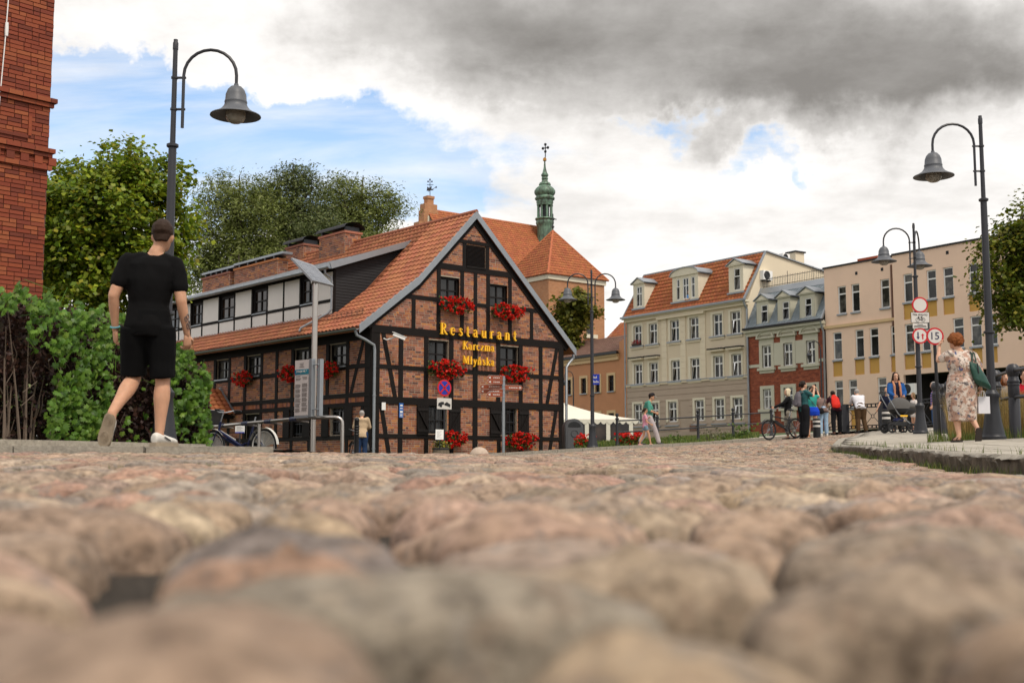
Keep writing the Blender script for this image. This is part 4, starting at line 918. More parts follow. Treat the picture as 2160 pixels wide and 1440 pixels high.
for (p, q) in (((901, 390), (914, 390)), ((903, 404), (920, 395))): MB().tube([tochurch(*p), tochurch(*q)], .04, 5).build('arm', M['iron'], vn)
for p in ((903, 383), (911, 383), (920, 395), (907, 379)): MB().ball(tochurch(*p), .12, 6, 4).build('knob', M['iron'], vn)
b = tochurch(907, 399); MB().add([b + Vector((-.5, 0, -.3)), b + Vector((.6, 0, -.05)), b + Vector((.2, 0, .1)), b + Vector((.3, 0, .45)), b + Vector((-.1, 0, .15)), b + Vector((-.4, 0, .25))], [(0, 1, 2, 3, 4, 5)]).build('vane_figure', M['iron'], vn)
sp = link('lantern_spire', None, ch); dsp = 149.; c0 = P(1149.5, 500, dsp); w_ = c0[:2] - ct_.o; cx, cy = float(w_ @ ct_.t), float(w_ @ ct_.n); q_ = dsp / F / 3.348
def zc(y): return float(P(1149.5, 290 + y / 3.348, dsp)[2])
def ring(prof, nm, m, n=16): MB().lathe([(r * q_, zc(y)) for y, r in prof], n, (cx, cy, 0)).build(nm, m, sp, 35)
ring([(760, 56), (640, 55), (625, 58), (612, 64), (600, 66), (590, 62), (578, 72), (572, 70)], 'drum', M['copper']); ring([(572, 30), (470, 30)], 'lantern_core', M['iron'], 12)
for i in range(8): a = 2 * math.pi * (i + .5) / 8; MB().lathe([(9 * q_, zc(572)), (8 * q_, zc(490)), (12 * q_, zc(478))], 8, (cx + 50 * q_ * math.cos(a), cy + 50 * q_ * math.sin(a), 0)).build('lantern_column', M['copper'], sp)
ring([(482, 58), (470, 58), (462, 62), (445, 60), (440, 70), (430, 73), (424, 66), (414, 62), (404, 71), (392, 76), (378, 76), (362, 66), (348, 48), (340, 40), (334, 44), (322, 38), (316, 26), (302, 20), (292, 24), (280, 20), (272, 26), (262, 26), (252, 18), (238, 14), (215, 8), (170, 5)], 'onion_dome', M['copper'], 18)
M['gilt'] = mat('gilt', (.45, .22, .05), .35, .1, 4, metal=.8); ring([(168, 8), (164, 13), (150, 13), (143, 6)], 'gilt_ball', M['gilt'])
for (p, q) in (((972, 143), (972, 45)), ((953, 78), (992, 72))):
    a = P(860 + p[0] / 3.348, 290 + p[1] / 3.348, dsp); b = P(860 + q[0] / 3.348, 290 + q[1] / 3.348, dsp); f_ = lambda v: (float((v[:2] - ct_.o) @ ct_.t), float((v[:2] - ct_.o) @ ct_.n), float(v[2])); MB().tube([f_(a), f_(b)], .07, 6).build('spire_cross', M['iron'], sp)
for p in ((972, 50), (955, 78), (990, 72), (972, 100)): v = P(860 + p[0] / 3.348, 290 + p[1] / 3.348, dsp); MB().ball(f_(v), .2, 6, 4).build('cross_knob', M['iron'], sp)
# lower tiled chapel roof right of the tower
cw = Wall(1270, 715, 112, -58); cu = cw.uv(1330, 715)[0]; zz0, zz1 = cw.uv(1300, 716)[1] - .3, cw.uv(1300, 682, 2)[1]
cp = thing('chapel', 'low orange tiled chapel roof behind the terracotta house', 'chapel', (*cw.o, 0), cw.yaw)
MB().box(0, cu + 2, 0, 4, 0, zz0 + .2).build('wall', M['chwall'], cp); tile_roof(cp, (0, -.2, zz0), (1, 0, 0), (0, 2.4, zz1 - zz0), cu + 2, math.hypot(2.4, zz1 - zz0), M['tile2'], .34, .36)

# ------------------------------------------------------------------ terracotta house
M['terra'] = mat('terracotta_render', (.50, .235, .115), .9, .07, .8, .15, 60, dirt=.22); M['ochre'] = mat('ochre_trim', (.62, .44, .24), .85, .06, 3, dirt=.1)
ow = Wall(1308, 920, 93, -58); oh = thing('terracotta_house', 'low terracotta rendered house with brown tiled roof behind the marquee', 'house', (*ow.o, 0), ow.yaw)
c5 = lambda x, y: (1180 + x / 5.141, 680 + y / 5.141)
def px_rect(wl, cf, q, off=0): return wl.rect(*cf(q[0], q[1]), *cf(q[2], q[3]), off)
EZ = 8.62; ow_w = [px_rect(ow, c5, q) for q in ((84, 618, 130, 778), (236, 604, 294, 770), (390, 586, 442, 758), (532, 570, 594, 748))]
zlo = min(r[2] for r in ow_w); zhi = max(r[3] for r in ow_w); ow_w = [(r[0], r[1], zlo + .05, zhi - .05) for r in ow_w] + [(r[0], r[1], zlo - 3.6, zlo - 1.7) for r in ow_w]
wall_mesh(fg, -10, 0, .5, EZ, ow_w, .22).build('wall', M['terra'], oh)
MB().add([(0, 0, .5), (1.3, -.05, .5), (1.3, -.05, 10.0), (0, 0, 9.6), (0, 7, .5), (1.3, 7, .5), (1.3, 7, 11.6), (0, 7, 11.6)], [(0, 1, 2, 3), (3, 2, 6, 7), (0, 3, 7, 4), (1, 2, 6, 5)]).build('end_wall', M['terra'], oh)
for r in ow_w:
    window(oh, fg, r, M['dframe'], M['glass'], .16, .06, (.5,), (.6,), .05, 3)
    for a in ((r[0] - .22, r[0], r[2] - .1, r[3] + .22), (r[1], r[1] + .2, r[2] - .1, r[3] + .22), (r[0], r[1], r[3], r[3] + .22)): block('surround', oh, fg, *a, -.05, .05, M['ochre'])
    block('window_sill', oh, fg, r[0] - .1, r[1] + .1, r[2] - .08, r[2], -.12, .05, M['zinc'])
block('cornice', oh, fg, -10, -.02, EZ - .42, EZ - .12, -.14, .0, M['ochre']); block('cornice', oh, fg, -10, -.02, EZ - .115, EZ + .05, -.26, .0, M['ochre']); block('gutter', oh, fg, -10, .15, EZ + .06, EZ + .26, -.42, -.2, M['black'])
zr = ow.uv(1290, 712, 3.2)[1]; tile_roof(oh, (-10, -.3, EZ + .25), (1, 0, 0), (0, 3.4, zr - EZ - .25), 10, math.hypot(3.4, zr - EZ - .25), M['tile3'], .3, .34); MB().box(-10, 0, .3, 6, .6, EZ + .2).build('inner_wall', M['terra'], oh)

# ------------------------------------------------------------------ beige house
M['beige'] = mat('beige_render', (.60, .505, .365), .9, .05, .7, .12, 60, dirt=.12); M['taupe'] = mat('taupe_render', (.41, .32, .245), .9, .06, .8, .12, 60, dirt=.15)
M['beige_l'] = mat('pale_render', (.66, .57, .42), .9, .05, 1, .1, 60)
be = Wall(1324, 920, 90.2, -55.4); bh = thing('beige_townhouse', 'beige three-storey townhouse with orange mansard roof and three dormers', 'house', (*be.o, 0), be.yaw)
c3 = lambda x, y: (1310 + x / 4.966, 640 + y / 4.966); BW = 12.77
rows = [[(143,238,210,445),(303,212,372,425),(530,178,600,390),(733,150,805,362),(978,115,1048,335),(1163,85,1240,305)], [(150,640,215,845),(312,622,378,830),(538,598,610,810),(742,575,815,790),(985,550,1055,775),(1173,530,1252,755)], [(150,1055,210,1240),(320,1045,385,1240),(505,1030,578,1245),(785,1010,862,1230),(995,995,1072,1222),(1185,985,1265,1210)]]
hs = []
for rw in rows:
    rr = [px_rect(be, c3, q) for q in rw]; z0 = sum(r[2] for r in rr) / 6; z1 = sum(r[3] for r in rr) / 6; hs += [((r[0] + r[1]) / 2 - .47, (r[0] + r[1]) / 2 + .47, z0, z1) for r in rr]
wall_mesh(fg, 0, BW, 5.9, 11.05, hs[:12], .22).build('wall', M['beige'], bh); wall_mesh(fg, 0, BW, .8, 5.9, hs[12:], .2).build('ground_floor_wall', M['taupe'], bh)
for i, r in enumerate(hs):
    window(bh, fg, r, M['white'], [M['glass'], M['glass'], M['glass_c'], M['glass_brown']], .15, .075, (.5,), (.64,), .085, 0, i % 6 in (1, 2, 3, 5))
    sm = M['cream']
    for a in ((r[0] - .2, r[0], r[2], r[3] + .16), (r[1], r[1] + .13, r[2], r[3] + .16), (r[0], r[1], r[3], r[3] + .16)): block('surround', bh, fg, *a, -.05, .06, sm)
    if i < 12: block('window_sill', bh, fg, r[0] - .3, r[1] + .25, r[2] - .1, r[2], -.16, .06, M['zinc']); block('sill_moulding', bh, fg, r[0] - .26, r[1] + .21, r[2] - .24, r[2] - .1, -.09, .02, M['beige_l'])
    else: block('window_sill', bh, fg, r[0] - .3, r[1] + .25, r[2] - .32, r[2] - .24, -.13, .02, M['zinc'])
    if 6 <= i < 12 and i % 6 in (0, 1, 4, 5): block('hood', bh, fg, r[0] - .26, r[1] + .22, r[3] + .30, r[3] + .44, -.34, .02, M['beige_l']); block('hood_cap', bh, fg, r[0] - .30, r[1] + .26, r[3] + .445, r[3] + .52, -.40, .02, M['slate'])
dn = px_rect(be, c3, (615, 1005, 715, 1340))
for k in range(8):                                       # rusticated courses of the ground floor
    z0 = 2.36 + k * .44; z1 = z0 + .40
    for (a, b) in spans_of(.02, BW - .02, [(r[0] - .22, r[1] + .15, r[2] - .33, r[3] + .17) for r in hs[12:]] + [(dn[0], dn[1], 0, dn[3])])((z0 + z1) / 2): block('rusticated_course', bh, fg, a, b, z0, z1, -.045, .01, M['taupe'])
block('plinth', bh, fg, 0, BW, .8, 2.3, -.09, .02, M['taupe']); block('string_course', bh, fg, 0, BW, 5.82, 5.95, -.14, .02, M['beige_l']); block('string_course', bh, fg, 0, BW, 5.955, 6.0, -.18, .02, M['zinc'])
for a, b in ((430, 482), (625, 680), (832, 888)):
    x0 = be.uv(*c3(a, 400))[0]; x1 = be.uv(*c3(b, 400))[0]
    for k in range(11): block('pilaster_block', bh, fg, x0, x1, 6.02 + k * .435, 6.02 + k * .435 + .425, -.055, .02, M['beige_l'])
block('cornice', bh, fg, -.1, BW + .1, 10.78, 10.98, -.2, .02, M['beige_l']); block('cornice', bh, fg, -.15, BW + .15, 10.985, 11.12, -.38, .02, M['cream'])
x0 = be.uv(*c3(390, 100))[0]; x1 = be.uv(*c3(890, 100))[0]; block('cornice', bh, fg, x0, x1, 10.62, 10.79, -.26, .02, M['beige_l'])
bx = px_rect(be, c3, (730, 1275, 795, 1335)); block('meter_box', bh, fg, *bx, -.13, 0, M['tile3'])
GV = 14.62; gp = [(0, .8), (0, 11.05), (1.9, GV), (9.6, 13.5), (9.6, .8)]
MB().prism([(y, z) for y, z in gp], lambda a, b, d: (d, a, b), BW - .3, BW, 0).build('gable_wall', M['beige_l'], bh); MB().prism(gp, lambda a, b, d: (d, a, b), 0, .25, 0).build('gable_wall', M['beige_l'], bh)
MB().add([(0, 1.9, GV), (BW, 1.9, GV), (BW, 9.6, 13.5), (0, 9.6, 13.5)], [(0, 1, 2, 3)]).build('flat_roof', M['zinc'], bh); MB().bar((BW - .12, 1.9, GV + .06), (BW - .12, 9.7, 13.56), .5, .08).build('coping', M['zinc'], bh)
rl = math.hypot(2.2, GV - 11.1); tile_roof(bh, (-.05, -.32, 11.12), (1, 0, 0), (0, 2.2, GV - 11.1), BW - .1, rl, M['tile2'], .3, .36, lift=.045, amp=1.2)
MB().add([(-.05, -.3, 11.1), (BW, -.3, 11.1), (BW, 1.9, GV - .02), (-.05, 1.9, GV - .02)], [(0, 1, 2, 3)]).build('roof_deck', M['tile3'], bh); MB().bar((0, 1.88, GV + .05), (BW, 1.88, GV + .05), .2, .1).build('ridge_flashing', M['zinc'], bh)
for x in (-.06, BW - .02): MB().bar((x, -.36, 11.1), (x, 1.9, GV + .06), .12, .12).build('verge_flashing', M['zinc'], bh)
MB().box(-.2, BW + .2, -.52, -.36, 11.06, 11.2).build('gutter', M['zinc'], bh)
MB().tube([(BW + .05, -.45, 11.05), (BW + .05, -.3, 10.7), (BW + .03, -.1, 10.5), (BW + .03, -.1, .9)], .07, 8).build('downpipe', M['zinc'], bh, True); MB().tube([(-.1, -.1, 11.0), (-.1, -.1, .9)], .06, 8).build('downpipe', M['zinc'], bh, True)
def dormer(parent, x0, x1, z0, z1, y, wins, ped, cm, roofslope, yb, rm, gl):
    d = link('dormer', None, parent)
    wall_mesh(lambda u, z, q=0.: (u, y + q, z), x0, x1, z0, z1, wins, .12).build('dormer_front', cm, d)
    for x in (x0, x1): MB().add([(x, y, z0), (x, y, z1), (x, yb(z1), z1), (x, yb(z0), z0)], [(0, 1, 2, 3)]).build('dormer_cheek', cm, d)
    for i, r in enumerate(wins): window(d, lambda u, z, q=0.: (u, y + q, z), r, M['white'], gl if not isinstance(gl, list) else gl[i % len(gl)], .08, .06, (.5,) if r[1] - r[0] > .6 else (), (.64,), .07, 0, i == 0)
    xm = (x0 + x1) / 2; e = .14; h = .42 if ped == 'tri' else .5
    if ped == 'tri': pl = [(x0 - e, z1), (x1 + e, z1), (xm, z1 + h)]
    else: pl = [(x0 - e, z1), (x1 + e, z1)] + [(xm + (x1 - x0 + 2 * e) / 2 * math.cos(R(a)), z1 + .06 + h * math.sin(R(a))) for a in range(0, 181, 18)]
    MB().prism(pl, lambda a, b, q: (a, q, b), y - .1, y + .08).build('pediment', cm, d)
    top = [p for p in pl if p[1] > z1 + .001]; edge = [(x1 + e + .04, z1 + .02)] + (top if ped != 'tri' else [(xm, z1 + h + .04)]) + [(x0 - e - .04, z1 + .02)]
    for p, q in zip(edge[:-1], edge[1:]):
        MB().add([(p[0], y - .18, p[1]), (q[0], y - .18, q[1]), (q[0], yb(q[1]), q[1]), (p[0], yb(p[1]), p[1]), (p[0], y - .18, p[1] + .07), (q[0], y - .18, q[1] + .07), (q[0], yb(q[1]), q[1] + .07), (p[0], yb(p[1]), p[1] + .07)], [(0, 1, 2, 3), (4, 5, 6, 7), (0, 1, 5, 4)]).build('dormer_roof', rm, d)
    MB().box(x0 - .1, x1 + .1, y - .12, y - .0, z0 - .12, z0).build('dormer_apron', M['zinc'], d)
    q_ = [(x0 + .1, z1 + .08), (x1 - .1, z1 + .08), (xm, z1 + h - .12)]
    if ped == 'tri': MB().prism(q_, lambda a, b, q: (a, q, b), y - .125, y - .10).build('pediment_panel', M['cream'], d)
    return d
byb = lambda z: -.32 + (z - 11.12) * 2.2 / (GV - 11.1) + .02
cz = lambda x, y: (1320 + x / 4.8, 500 + y / 4.8)
for (q, wl, ped) in (((75, 452, 190, 712), [(108, 497, 165, 700)], 'tri'), ((470, 378, 735, 640), [(513, 435, 548, 640), (575, 420, 638, 630), (660, 405, 700, 615)], 'arc'), ((1040, 268, 1192, 548), [(1092, 308, 1160, 540)], 'tri')):
    y = -.02; r = be.rect(*cz(q[0], q[1]), *cz(q[2], q[3]), y); ws = [be.rect(*cz(a, b), *cz(c_, d), y) for a, b, c_, d in wl]; z0 = 11.78
    dormer(bh, r[0], r[1], z0, 13.62, y, [(a, b, z0 + .12, 13.42) for a, b, _, _ in ws], ped, M['cream'], 0, byb, M['zinc'], [M['glass_c'], M['glass'], M['glass_c']])
def ac_unit(label, loc, rz, k=1.):
    a = thing('air_conditioner', label, 'air conditioner', loc, rz); MB().box(-.45 * k, .45 * k, -.34, 0, -.32 * k, .32 * k).build('casing', M['white'], a)
    for r in (.26, .2, .14, .08): MB().tube([(-.1 * k + r * k * math.cos(t_ * .4), -.35, r * k * math.sin(t_ * .4)) for t_ in range(16)], .012, 4, closed=True).build('fan_grille', M['iron'], a)
    MB().lathe([(.3 * k, 0), (.3 * k, .01)], 18, (0, 0, 0)).build('fan_opening', M['black'], a, loc=(-.1 * k, -.343, 0), rot=(R(90), 0, 0)); MB().box(-.3, -.25, -.3, .1, -.42 * k, -.33 * k).build('bracket', M['iron'], a); MB().box(.25, .3, -.3, .1, -.42 * k, -.33 * k).build('bracket', M['iron'], a)
def wallpt(wl, x, y, z): p = wl.o + wl.t * x + wl.n * y; return (float(p[0]), float(p[1]), z)
gwl = Wall(1582, 600, 79.7, -55.4 + 90); sg = gwl.uv(1618, 582)
ac_unit('white air conditioner on the beige gable wall above the slate roof', wallpt(be, BW + .02, sg[0], sg[1]), be.yaw + R(90)); 
chx = MB(); chx.box(BW - 1.4, BW - .6, 5.6, 6.5, 13.8, 15.1).build('chimney', M['beige_l'], bh); MB().box(BW - 1.5, BW - .5, 5.5, 6.6, 15.1, 15.2).build('chimney_cap', M['slate'], bh)
ac_unit('white air conditioner on the roof beside the beige chimney', wallpt(be, BW - .9, 4.6, 14.62), be.yaw + R(90), .8)
fbx = thing('flower_box', 'pink and red flowers in the top left window of the beige house', 'flowers', wallpt(be, (hs[0][0] + hs[0][1]) / 2, -.05, hs[0][2]), be.yaw)
MB().box(-.45, .45, -.2, 0, 0, .16).build('planter_box', M['flbox'], fbx); pts = [(random.uniform(-.45, .4), -.1 + random.uniform(-.12, .1), random.uniform(.12, .42)) for _ in range(160)]; V, Q = cloud(0, .05, pts); link('blossoms', np_mesh('blossoms', V, Q, foliage('pink_petals', [(.5,.02,.03),(.55,.12,.12),(.4,.01,.01)])), fbx)

# ------------------------------------------------------------------ brick townhouse with slate mansard
M['hbrick'] = brick_mat('dark_red_brick', [(.21,.055,.03),(.30,.08,.04),(.26,.07,.035),(.35,.10,.05)], .85, .15); M['greytrim'] = mat('grey_cream_trim', (.50, .475, .37), .85, .06, 2, .1, 50, dirt=.15)
M['slateblue'] = mat('blue_slate', (.19, .225, .245), .55, .2, 3, .1, 40, isl=.16)
to = Wall(1582, 920, 79.7, -56.5); th_ = thing('brick_townhouse', 'narrow red brick townhouse with blue slate mansard and arched window hoods', 'house', (*to.o, 0), to.yaw); TW = 6.75
ct2 = lambda x, y: (1580 + x / 3.6, 520 + y / 3.6)
r2 = [px_rect(to, ct2, q) for q in ((100, 755, 172, 915), (262, 735, 335, 900), (435, 715, 508, 888))]; r1 = [px_rect(to, ct2, q) for q in ((108, 1090, 175, 1235), (265, 1072, 340, 1225), (440, 1052, 515, 1205))]
def level(rr): z0 = sum(r[2] for r in rr) / len(rr); z1 = sum(r[3] for r in rr) / len(rr); return [(r[0], r[1], z0, z1) for r in rr]
r2, r1 = level(r2), level(r1)
wall_mesh(fg, 0, TW, .8, 8.9, r1 + r2, .2).build('wall', M['mortar_dark'], th_)
bricks(th_, fg, spans_of(0, TW, r1 + r2), .9, 8.6, M['hbrick'], None, L_=.26, H=.08, joint=.01)
for i, r in enumerate(r1 + r2):
    window(th_, fg, r, M['white'], [M['glass'], M['glass_c']], .13, .085, (.5,), (.62,), .09, 4 if i < 3 else 0, i > 3); s = .25
    for a in ((r[0] - s, r[0], r[2], r[3] + .22), (r[1], r[1] + s, r[2], r[3] + .22), (r[0], r[1], r[3], r[3] + .22)): block('surround', th_, fg, *a, -.06, .06, M['greytrim'])
    block('sill', th_, fg, r[0] - .38, r[1] + .38, r[2] - .18, r[2], -.16, .03, M['greytrim']); block('apron', th_, fg, r[0] - s, r[1] + s, r[2] - (.36 if i > 2 else .85), r[2] - .185, -.055, .03, M['greytrim'])
    if i > 2:
        xm = (r[0] + r[1]) / 2; block('frieze', th_, fg, r[0] - s, r[1] + s, r[3] + .225, r[3] + .46, -.05, .03, M['greytrim'])
        for k, (ra, wd, p) in enumerate(((.80, .13, .22), (.65, .09, .12))):
            a_ = [(xm + ra * math.cos(R(t_)), r[3] + .53 + ra * .55 * math.sin(R(t_))) for t_ in range(0, 181, 15)]; b_ = [(xm + (ra - wd) * math.cos(R(t_)), r[3] + .53 + (ra - wd) * .55 * math.sin(R(t_))) for t_ in range(180, -1, -15)]
            o = MB(); n_ = len(a_)
            for j in range(n_ - 1): o.prism([a_[j], a_[j + 1], b_[n_ - 2 - j], b_[n_ - 1 - j]], lambda u, z, d: fg(u, z, d), -p, .02)
            o.build('arched_hood', M['greytrim'], th_)
        block('hood_base', th_, fg, xm - .80, xm + .80, r[3] + .45, r[3] + .53, -.23, .02, M['greytrim']); MB().prism([(xm + .55 * math.cos(R(t_)), r[3] + .53 + .30 * math.sin(R(t_))) for t_ in range(0, 181, 15)], lambda u, z, d: fg(u, z, d), -.05, .02).build('tympanum', M['greytrim'], th_)
for a, b in ((0, 1), (1, 2)): block('panel', th_, fg, r2[a][1] + .26, r2[b][0] - .26, r2[0][2] + .1, r2[0][3] + .1, -.04, .02, M['greytrim'])
zb = to.uv(*ct2(20, 910))[1]; block('string_band', th_, fg, 0, r2[0][0] - .26, zb - .1, zb + .1, -.04, .02, M['greytrim']); block('string_band', th_, fg, r2[2][1] + .26, TW, zb - .1, zb + .1, -.04, .02, M['greytrim'])
block('cornice', th_, fg, -.05, TW + .05, 8.55, 8.8, -.16, .02, M['greytrim']); block('cornice', th_, fg, -.1, TW + .1, 8.805, 8.98, -.34, .02, M['greytrim']); block('gutter', th_, fg, -.1, TW + .1, 8.985, 9.12, -.46, -.2, M['slate'])
MZ = 11.98; MY = 1.35; rs = Vector((0, MY + .25, MZ - 9.05)); sl = rs.length; rs.normalize()
MB().add([(0, -.25, 9.05), (TW, -.25, 9.05), (TW, MY, MZ), (0, MY, MZ), (0, 6, MZ), (TW, 6, MZ), (TW, 6, .8), (0, 6, .8), (TW, 0, .8), (TW, 0, 9.05)], [(0, 1, 2, 3), (3, 2, 5, 4), (1, 2, 5, 6, 8, 9)]).build('mansard', M['slate'], th_)
q = MB(); nrm = Vector((0, -rs.z, rs.y)); ds = .27; j = 0; s = 0.
while s < sl - .5:
    x = (j % 2) * ds / 2 + ds / 2
    while x < TW - .05:
        c = Vector((x, -.25, 9.05)) + rs * (s + .14); h = ds * .5; q.add([c - rs * .16 + nrm * .045, c + Vector((h * .96, 0, 0)) + nrm * .03, c + rs * .16 + nrm * .012, c - Vector((h * .96, 0, 0)) + nrm * .03], [(0, 1, 2, 3)]); x += ds
    s += .155; j += 1
q.build('slates', M['slateblue'], th_, kind='stuff'); a = Vector((0, -.25, 9.05)) + rs * (sl - .5); MB().add([a + nrm * .05, a + Vector((TW, 0, 0)) + nrm * .05, Vector((TW, MY, MZ)) + nrm * .05, Vector((0, MY, MZ)) + nrm * .05], [(0, 1, 2, 3)]).build('top_flashing', M['zinc'], th_)
for x in (.02, TW - .02): MB().bar((x, -.27, 9.05), (x, MY, MZ + .05), .12, .12).build('verge_flashing', M['zinc'], th_)
tyb = lambda z: -.25 + (z - 9.05) * (MY + .25) / (MZ - 9.05)
for fx, wn in (((68, 158), (100, 450, 152, 580)), ((228, 325), (262, 427, 315, 560)), ((397, 512), (433, 402, 487, 542))):
    x0 = to.uv(*ct2(fx[0], 500))[0]; x1 = to.uv(*ct2(fx[1], 500))[0]; r = px_rect(to, ct2, wn); dormer(th_, x0, x1, 9.2, 10.85, -.12, [(r[0], r[1], 9.36, 10.58)], 'tri', M['greytrim'], 0, tyb, M['zinc'], M['glass'])
MB().tube([(TW, -.35, 9.0), (TW, -.2, 8.5), (TW, -.1, 8.3), (TW, -.1, .9)], .06, 8).build('downpipe', M['zinc'], th_, True)
rt = thing('roof_railing', 'thin black spiked railing along the flat top of the slate mansard', 'railing', (*to.o, 0), to.yaw)
for z in (MZ + .12, MZ + .62): MB().tube([(.1, MY + .1, z), (TW, MY + .1, z)], .02, 5).build('rail', M['iron'], rt)
for i in range(45): x = .1 + (TW - .1) * i / 44; MB().tube([(x, MY + .1, MZ), (x, MY + .1, MZ + (.95 if i % 15 == 0 else .72))], .022 if i % 15 == 0 else .013, 5).build('baluster', M['iron'], rt)

# ------------------------------------------------------------------ pink office building
M['pink'] = mat('pink_render', (.80, .575, .425), .9, .05, .5, .12, 60, dirt=.12); M['yellow'] = mat('ochre_panel', (.55, .31, .075), .8, .08, 1.5, dirt=.15)
e_ = to.o + to.t * TW; pk = Wall(1747, 900, float(e_[1]), -57.4); ph = thing('pink_office', 'pink rendered flat-roofed office with ochre panels below its windows', 'office building', (*pk.o, 0), pk.yaw)
c4 = lambda x, y: (1730 + x / 3.6, 500 + y / 3.6); ST = 5.62; FW = -.32
def prc(l, off=0): return [px_rect(pk, c4, q, off) for q in l]
topL = level(prc([(143,372,200,575),(247,358,303,560),(468,328,530,538)])); topR = level(prc([(643,285,706,495),(820,253,886,468),(945,232,1016,455),(1140,200,1212,400)], FW))
midL = level(prc([(108,720,168,925),(277,703,335,910),(387,690,447,903),(548,678,592,890)])); midR = level(prc([(655,660,718,875),(780,642,840,865),(1022,615,1096,830),(1153,602,1232,828),(1290,590,1350,815)], FW)); bot = level(prc([(122,1090,178,1300),(228,1082,286,1300),(448,1067,510,1280)]))
panL = level(prc([(106,935,170,1052),(272,922,338,1042),(383,910,452,1033),(548,898,597,1020)])); panR = level(prc([(650,885,722,1003),(780,877,845,990),(1165,835,1235,960),(1290,830,1350,945)], FW)); panT = level(prc([(643,515,706,620),(820,487,890,597),(945,465,1022,583),(1140,440,1215,557)], FW)); panB = [(r[0] - .03, r[1] + .03, bot[0][2] - 1.3, bot[0][2] - .12) for r in bot]
PZ = 12.3; XE = 21.; ps = [(6.15, XE - 1, .8, 5.15)]
fr = lambda u, z, d=0.: (u, FW + d, z)
topL, topR, midL, midR, bot = [[(r[0] - .14, r[1], r[2], r[3]) for r in l] for l in (topL, topR, midL, midR, bot)]; panL, panR, panT = [[(r[0] - .1, r[1], r[2], r[3]) for r in l] for l in (panL, panR, panT)]
L1 = topL + midL + bot + panL + panB; L2 = topR + midR + panR + panT
# both sheets stop at the step; panels sit shallower than the windows
wall_mesh(fg, 0, ST, .8, PZ, L1, .2).build('wall', M['pink'], ph)
wall_mesh(fr, ST, XE, .8, PZ, L2 + ps, .2).build('wall', M['pink'], ph); block('step_wall', ph, fg, ST - .001, ST + .15, .8, PZ, FW + .001, .1, M['pink'])
for i, r in enumerate(topL + midL + bot): window(ph, fg, r, M['white'], [M['glass_c'], M['glass'], M['glass_c']], .12, .07, (), (.72,), .08, 0)
for i, r in enumerate(topR + midR): window(ph, fr, r, M['white'], [M['glass'], M['glass_c']], .12, .07, (), (.7,), .08, 0)
for r in topL + midL + bot: block('window_sill', ph, fg, r[0] - .05, r[1] + .05, r[2] - .1, r[2], -.09, .1, M['zinc'])
for r in topR + midR: block('window_sill', ph, fr, r[0] - .05, r[1] + .05, r[2] - .1, r[2], -.09, .1, M['zinc'])
for r in panL + panB: block('ochre_panel', ph, fg, *r, .06, .1, M['yellow'])
for r in panR + panT: block('ochre_panel', ph, fr, *r, .06, .1, M['yellow'])
zl = pk.uv(*c4(300, 655))[1]; block('ledge', ph, fg, 0, ST - .01, zl - .1, zl + .08, -.12, .02, M['ochre'])
block('coping', ph, fg, -.05, ST, PZ, PZ + .1, -.08, .5, M['slate']); block('coping', ph, fr, ST, XE, PZ, PZ + .1, -.08, .5, M['slate'])
MB().add([(6.15, FW + .2, .8), (6.15, 9, .8), (XE - 1, 9, .8), (XE - 1, FW + .2, .8), (6.15, FW + .2, 5.15), (6.15, 9, 5.15), (XE - 1, 9, 5.15), (XE - 1, FW + .2, 5.15)], [(0, 1, 5, 4), (1, 2, 6, 5), (2, 3, 7, 6), (4, 5, 6, 7)]).build('passage', mat('dark_passage', (.05, .042, .036), .9, .2, 2), ph)
MB().box(0, 6.0, .35, 9, .8, PZ - .3).build('core', M['pink'], ph); MB().box(6.0, XE, .35, 9, 5.4, PZ - .3).build('core', M['pink'], ph); MB().add([(XE, FW, .8), (XE, 9, .8), (XE, 9, PZ), (XE, FW, PZ)], [(0, 1, 2, 3)]).build('end_wall', M['pink'], ph)
bpx = pk.uv(*c4(575, 420)); block('downpipe', ph, fg, ST - .35, ST - .25, bpx[1] - 2., bpx[1] + 1.7, -.1, 0, M['tile3'])
for q in ((275, 275), (470, 245), (792, 155), (993, 122)): u, z = pk.uv(*c4(*q)); f_ = fg if u < ST else fr; block('vent', ph, f_, u - .09, u + .09, z - .1, z + .1, -.012, .02, M['slate'])
u, z = pk.uv(*c4(748, 1155)); ac_unit('white air conditioner at the mouth of the dark passage in the pink office', wallpt(pk, u - .2, FW - .02, z), pk.yaw, 1.)
MB().box(1., 2.6, 2, 3, PZ, PZ + .7).build('chimney', M['tbrick'], ph)
# ------------------------------------------------------------------ vegetation
M['bark'] = mat('bark', (.075, .06, .045), .95, .3, 6, .7, 22)
def leaf_mesh(name, pts, nrm, size, asp, m, jit=.4):
    V, Q = cloud(0, size, pts, nrm, asp, jit); return np_mesh(name, V, Q, m)
def crown_points(ells, n, clump, seed, shell=.55):
    """leaf positions gathered in clumps spread through the crown, denser toward its outside"""
    r = np.random.default_rng(seed); vol = np.array([e[3] * e[4] * e[5] for e in ells]); vol /= vol.sum(); out = []; nor = []; cen = []
    nc = max(8, int(n / 55)); ids = r.choice(len(ells), nc, p=vol)
    for k in ids:
        e = ells[k]; d = r.normal(size=3); d /= np.linalg.norm(d); rad = shell + (1.02 - shell) * r.random() ** .6 if r.random() < .75 else r.random() * shell
        cen.append((np.array(e[:3]) + d * rad * np.array(e[3:6]), d))
    for c, d in cen:
        k = int(r.integers(30, 80)); p = c + r.normal(size=(k, 3)) * clump * np.array([1, 1, .62]) * r.uniform(.6, 1.3); out.append(p); nor.append(np.tile(d * .6 + np.array([0, 0, .9]), (k, 1)))
    return np.concatenate(out), np.concatenate(nor), [c for c, d in cen]
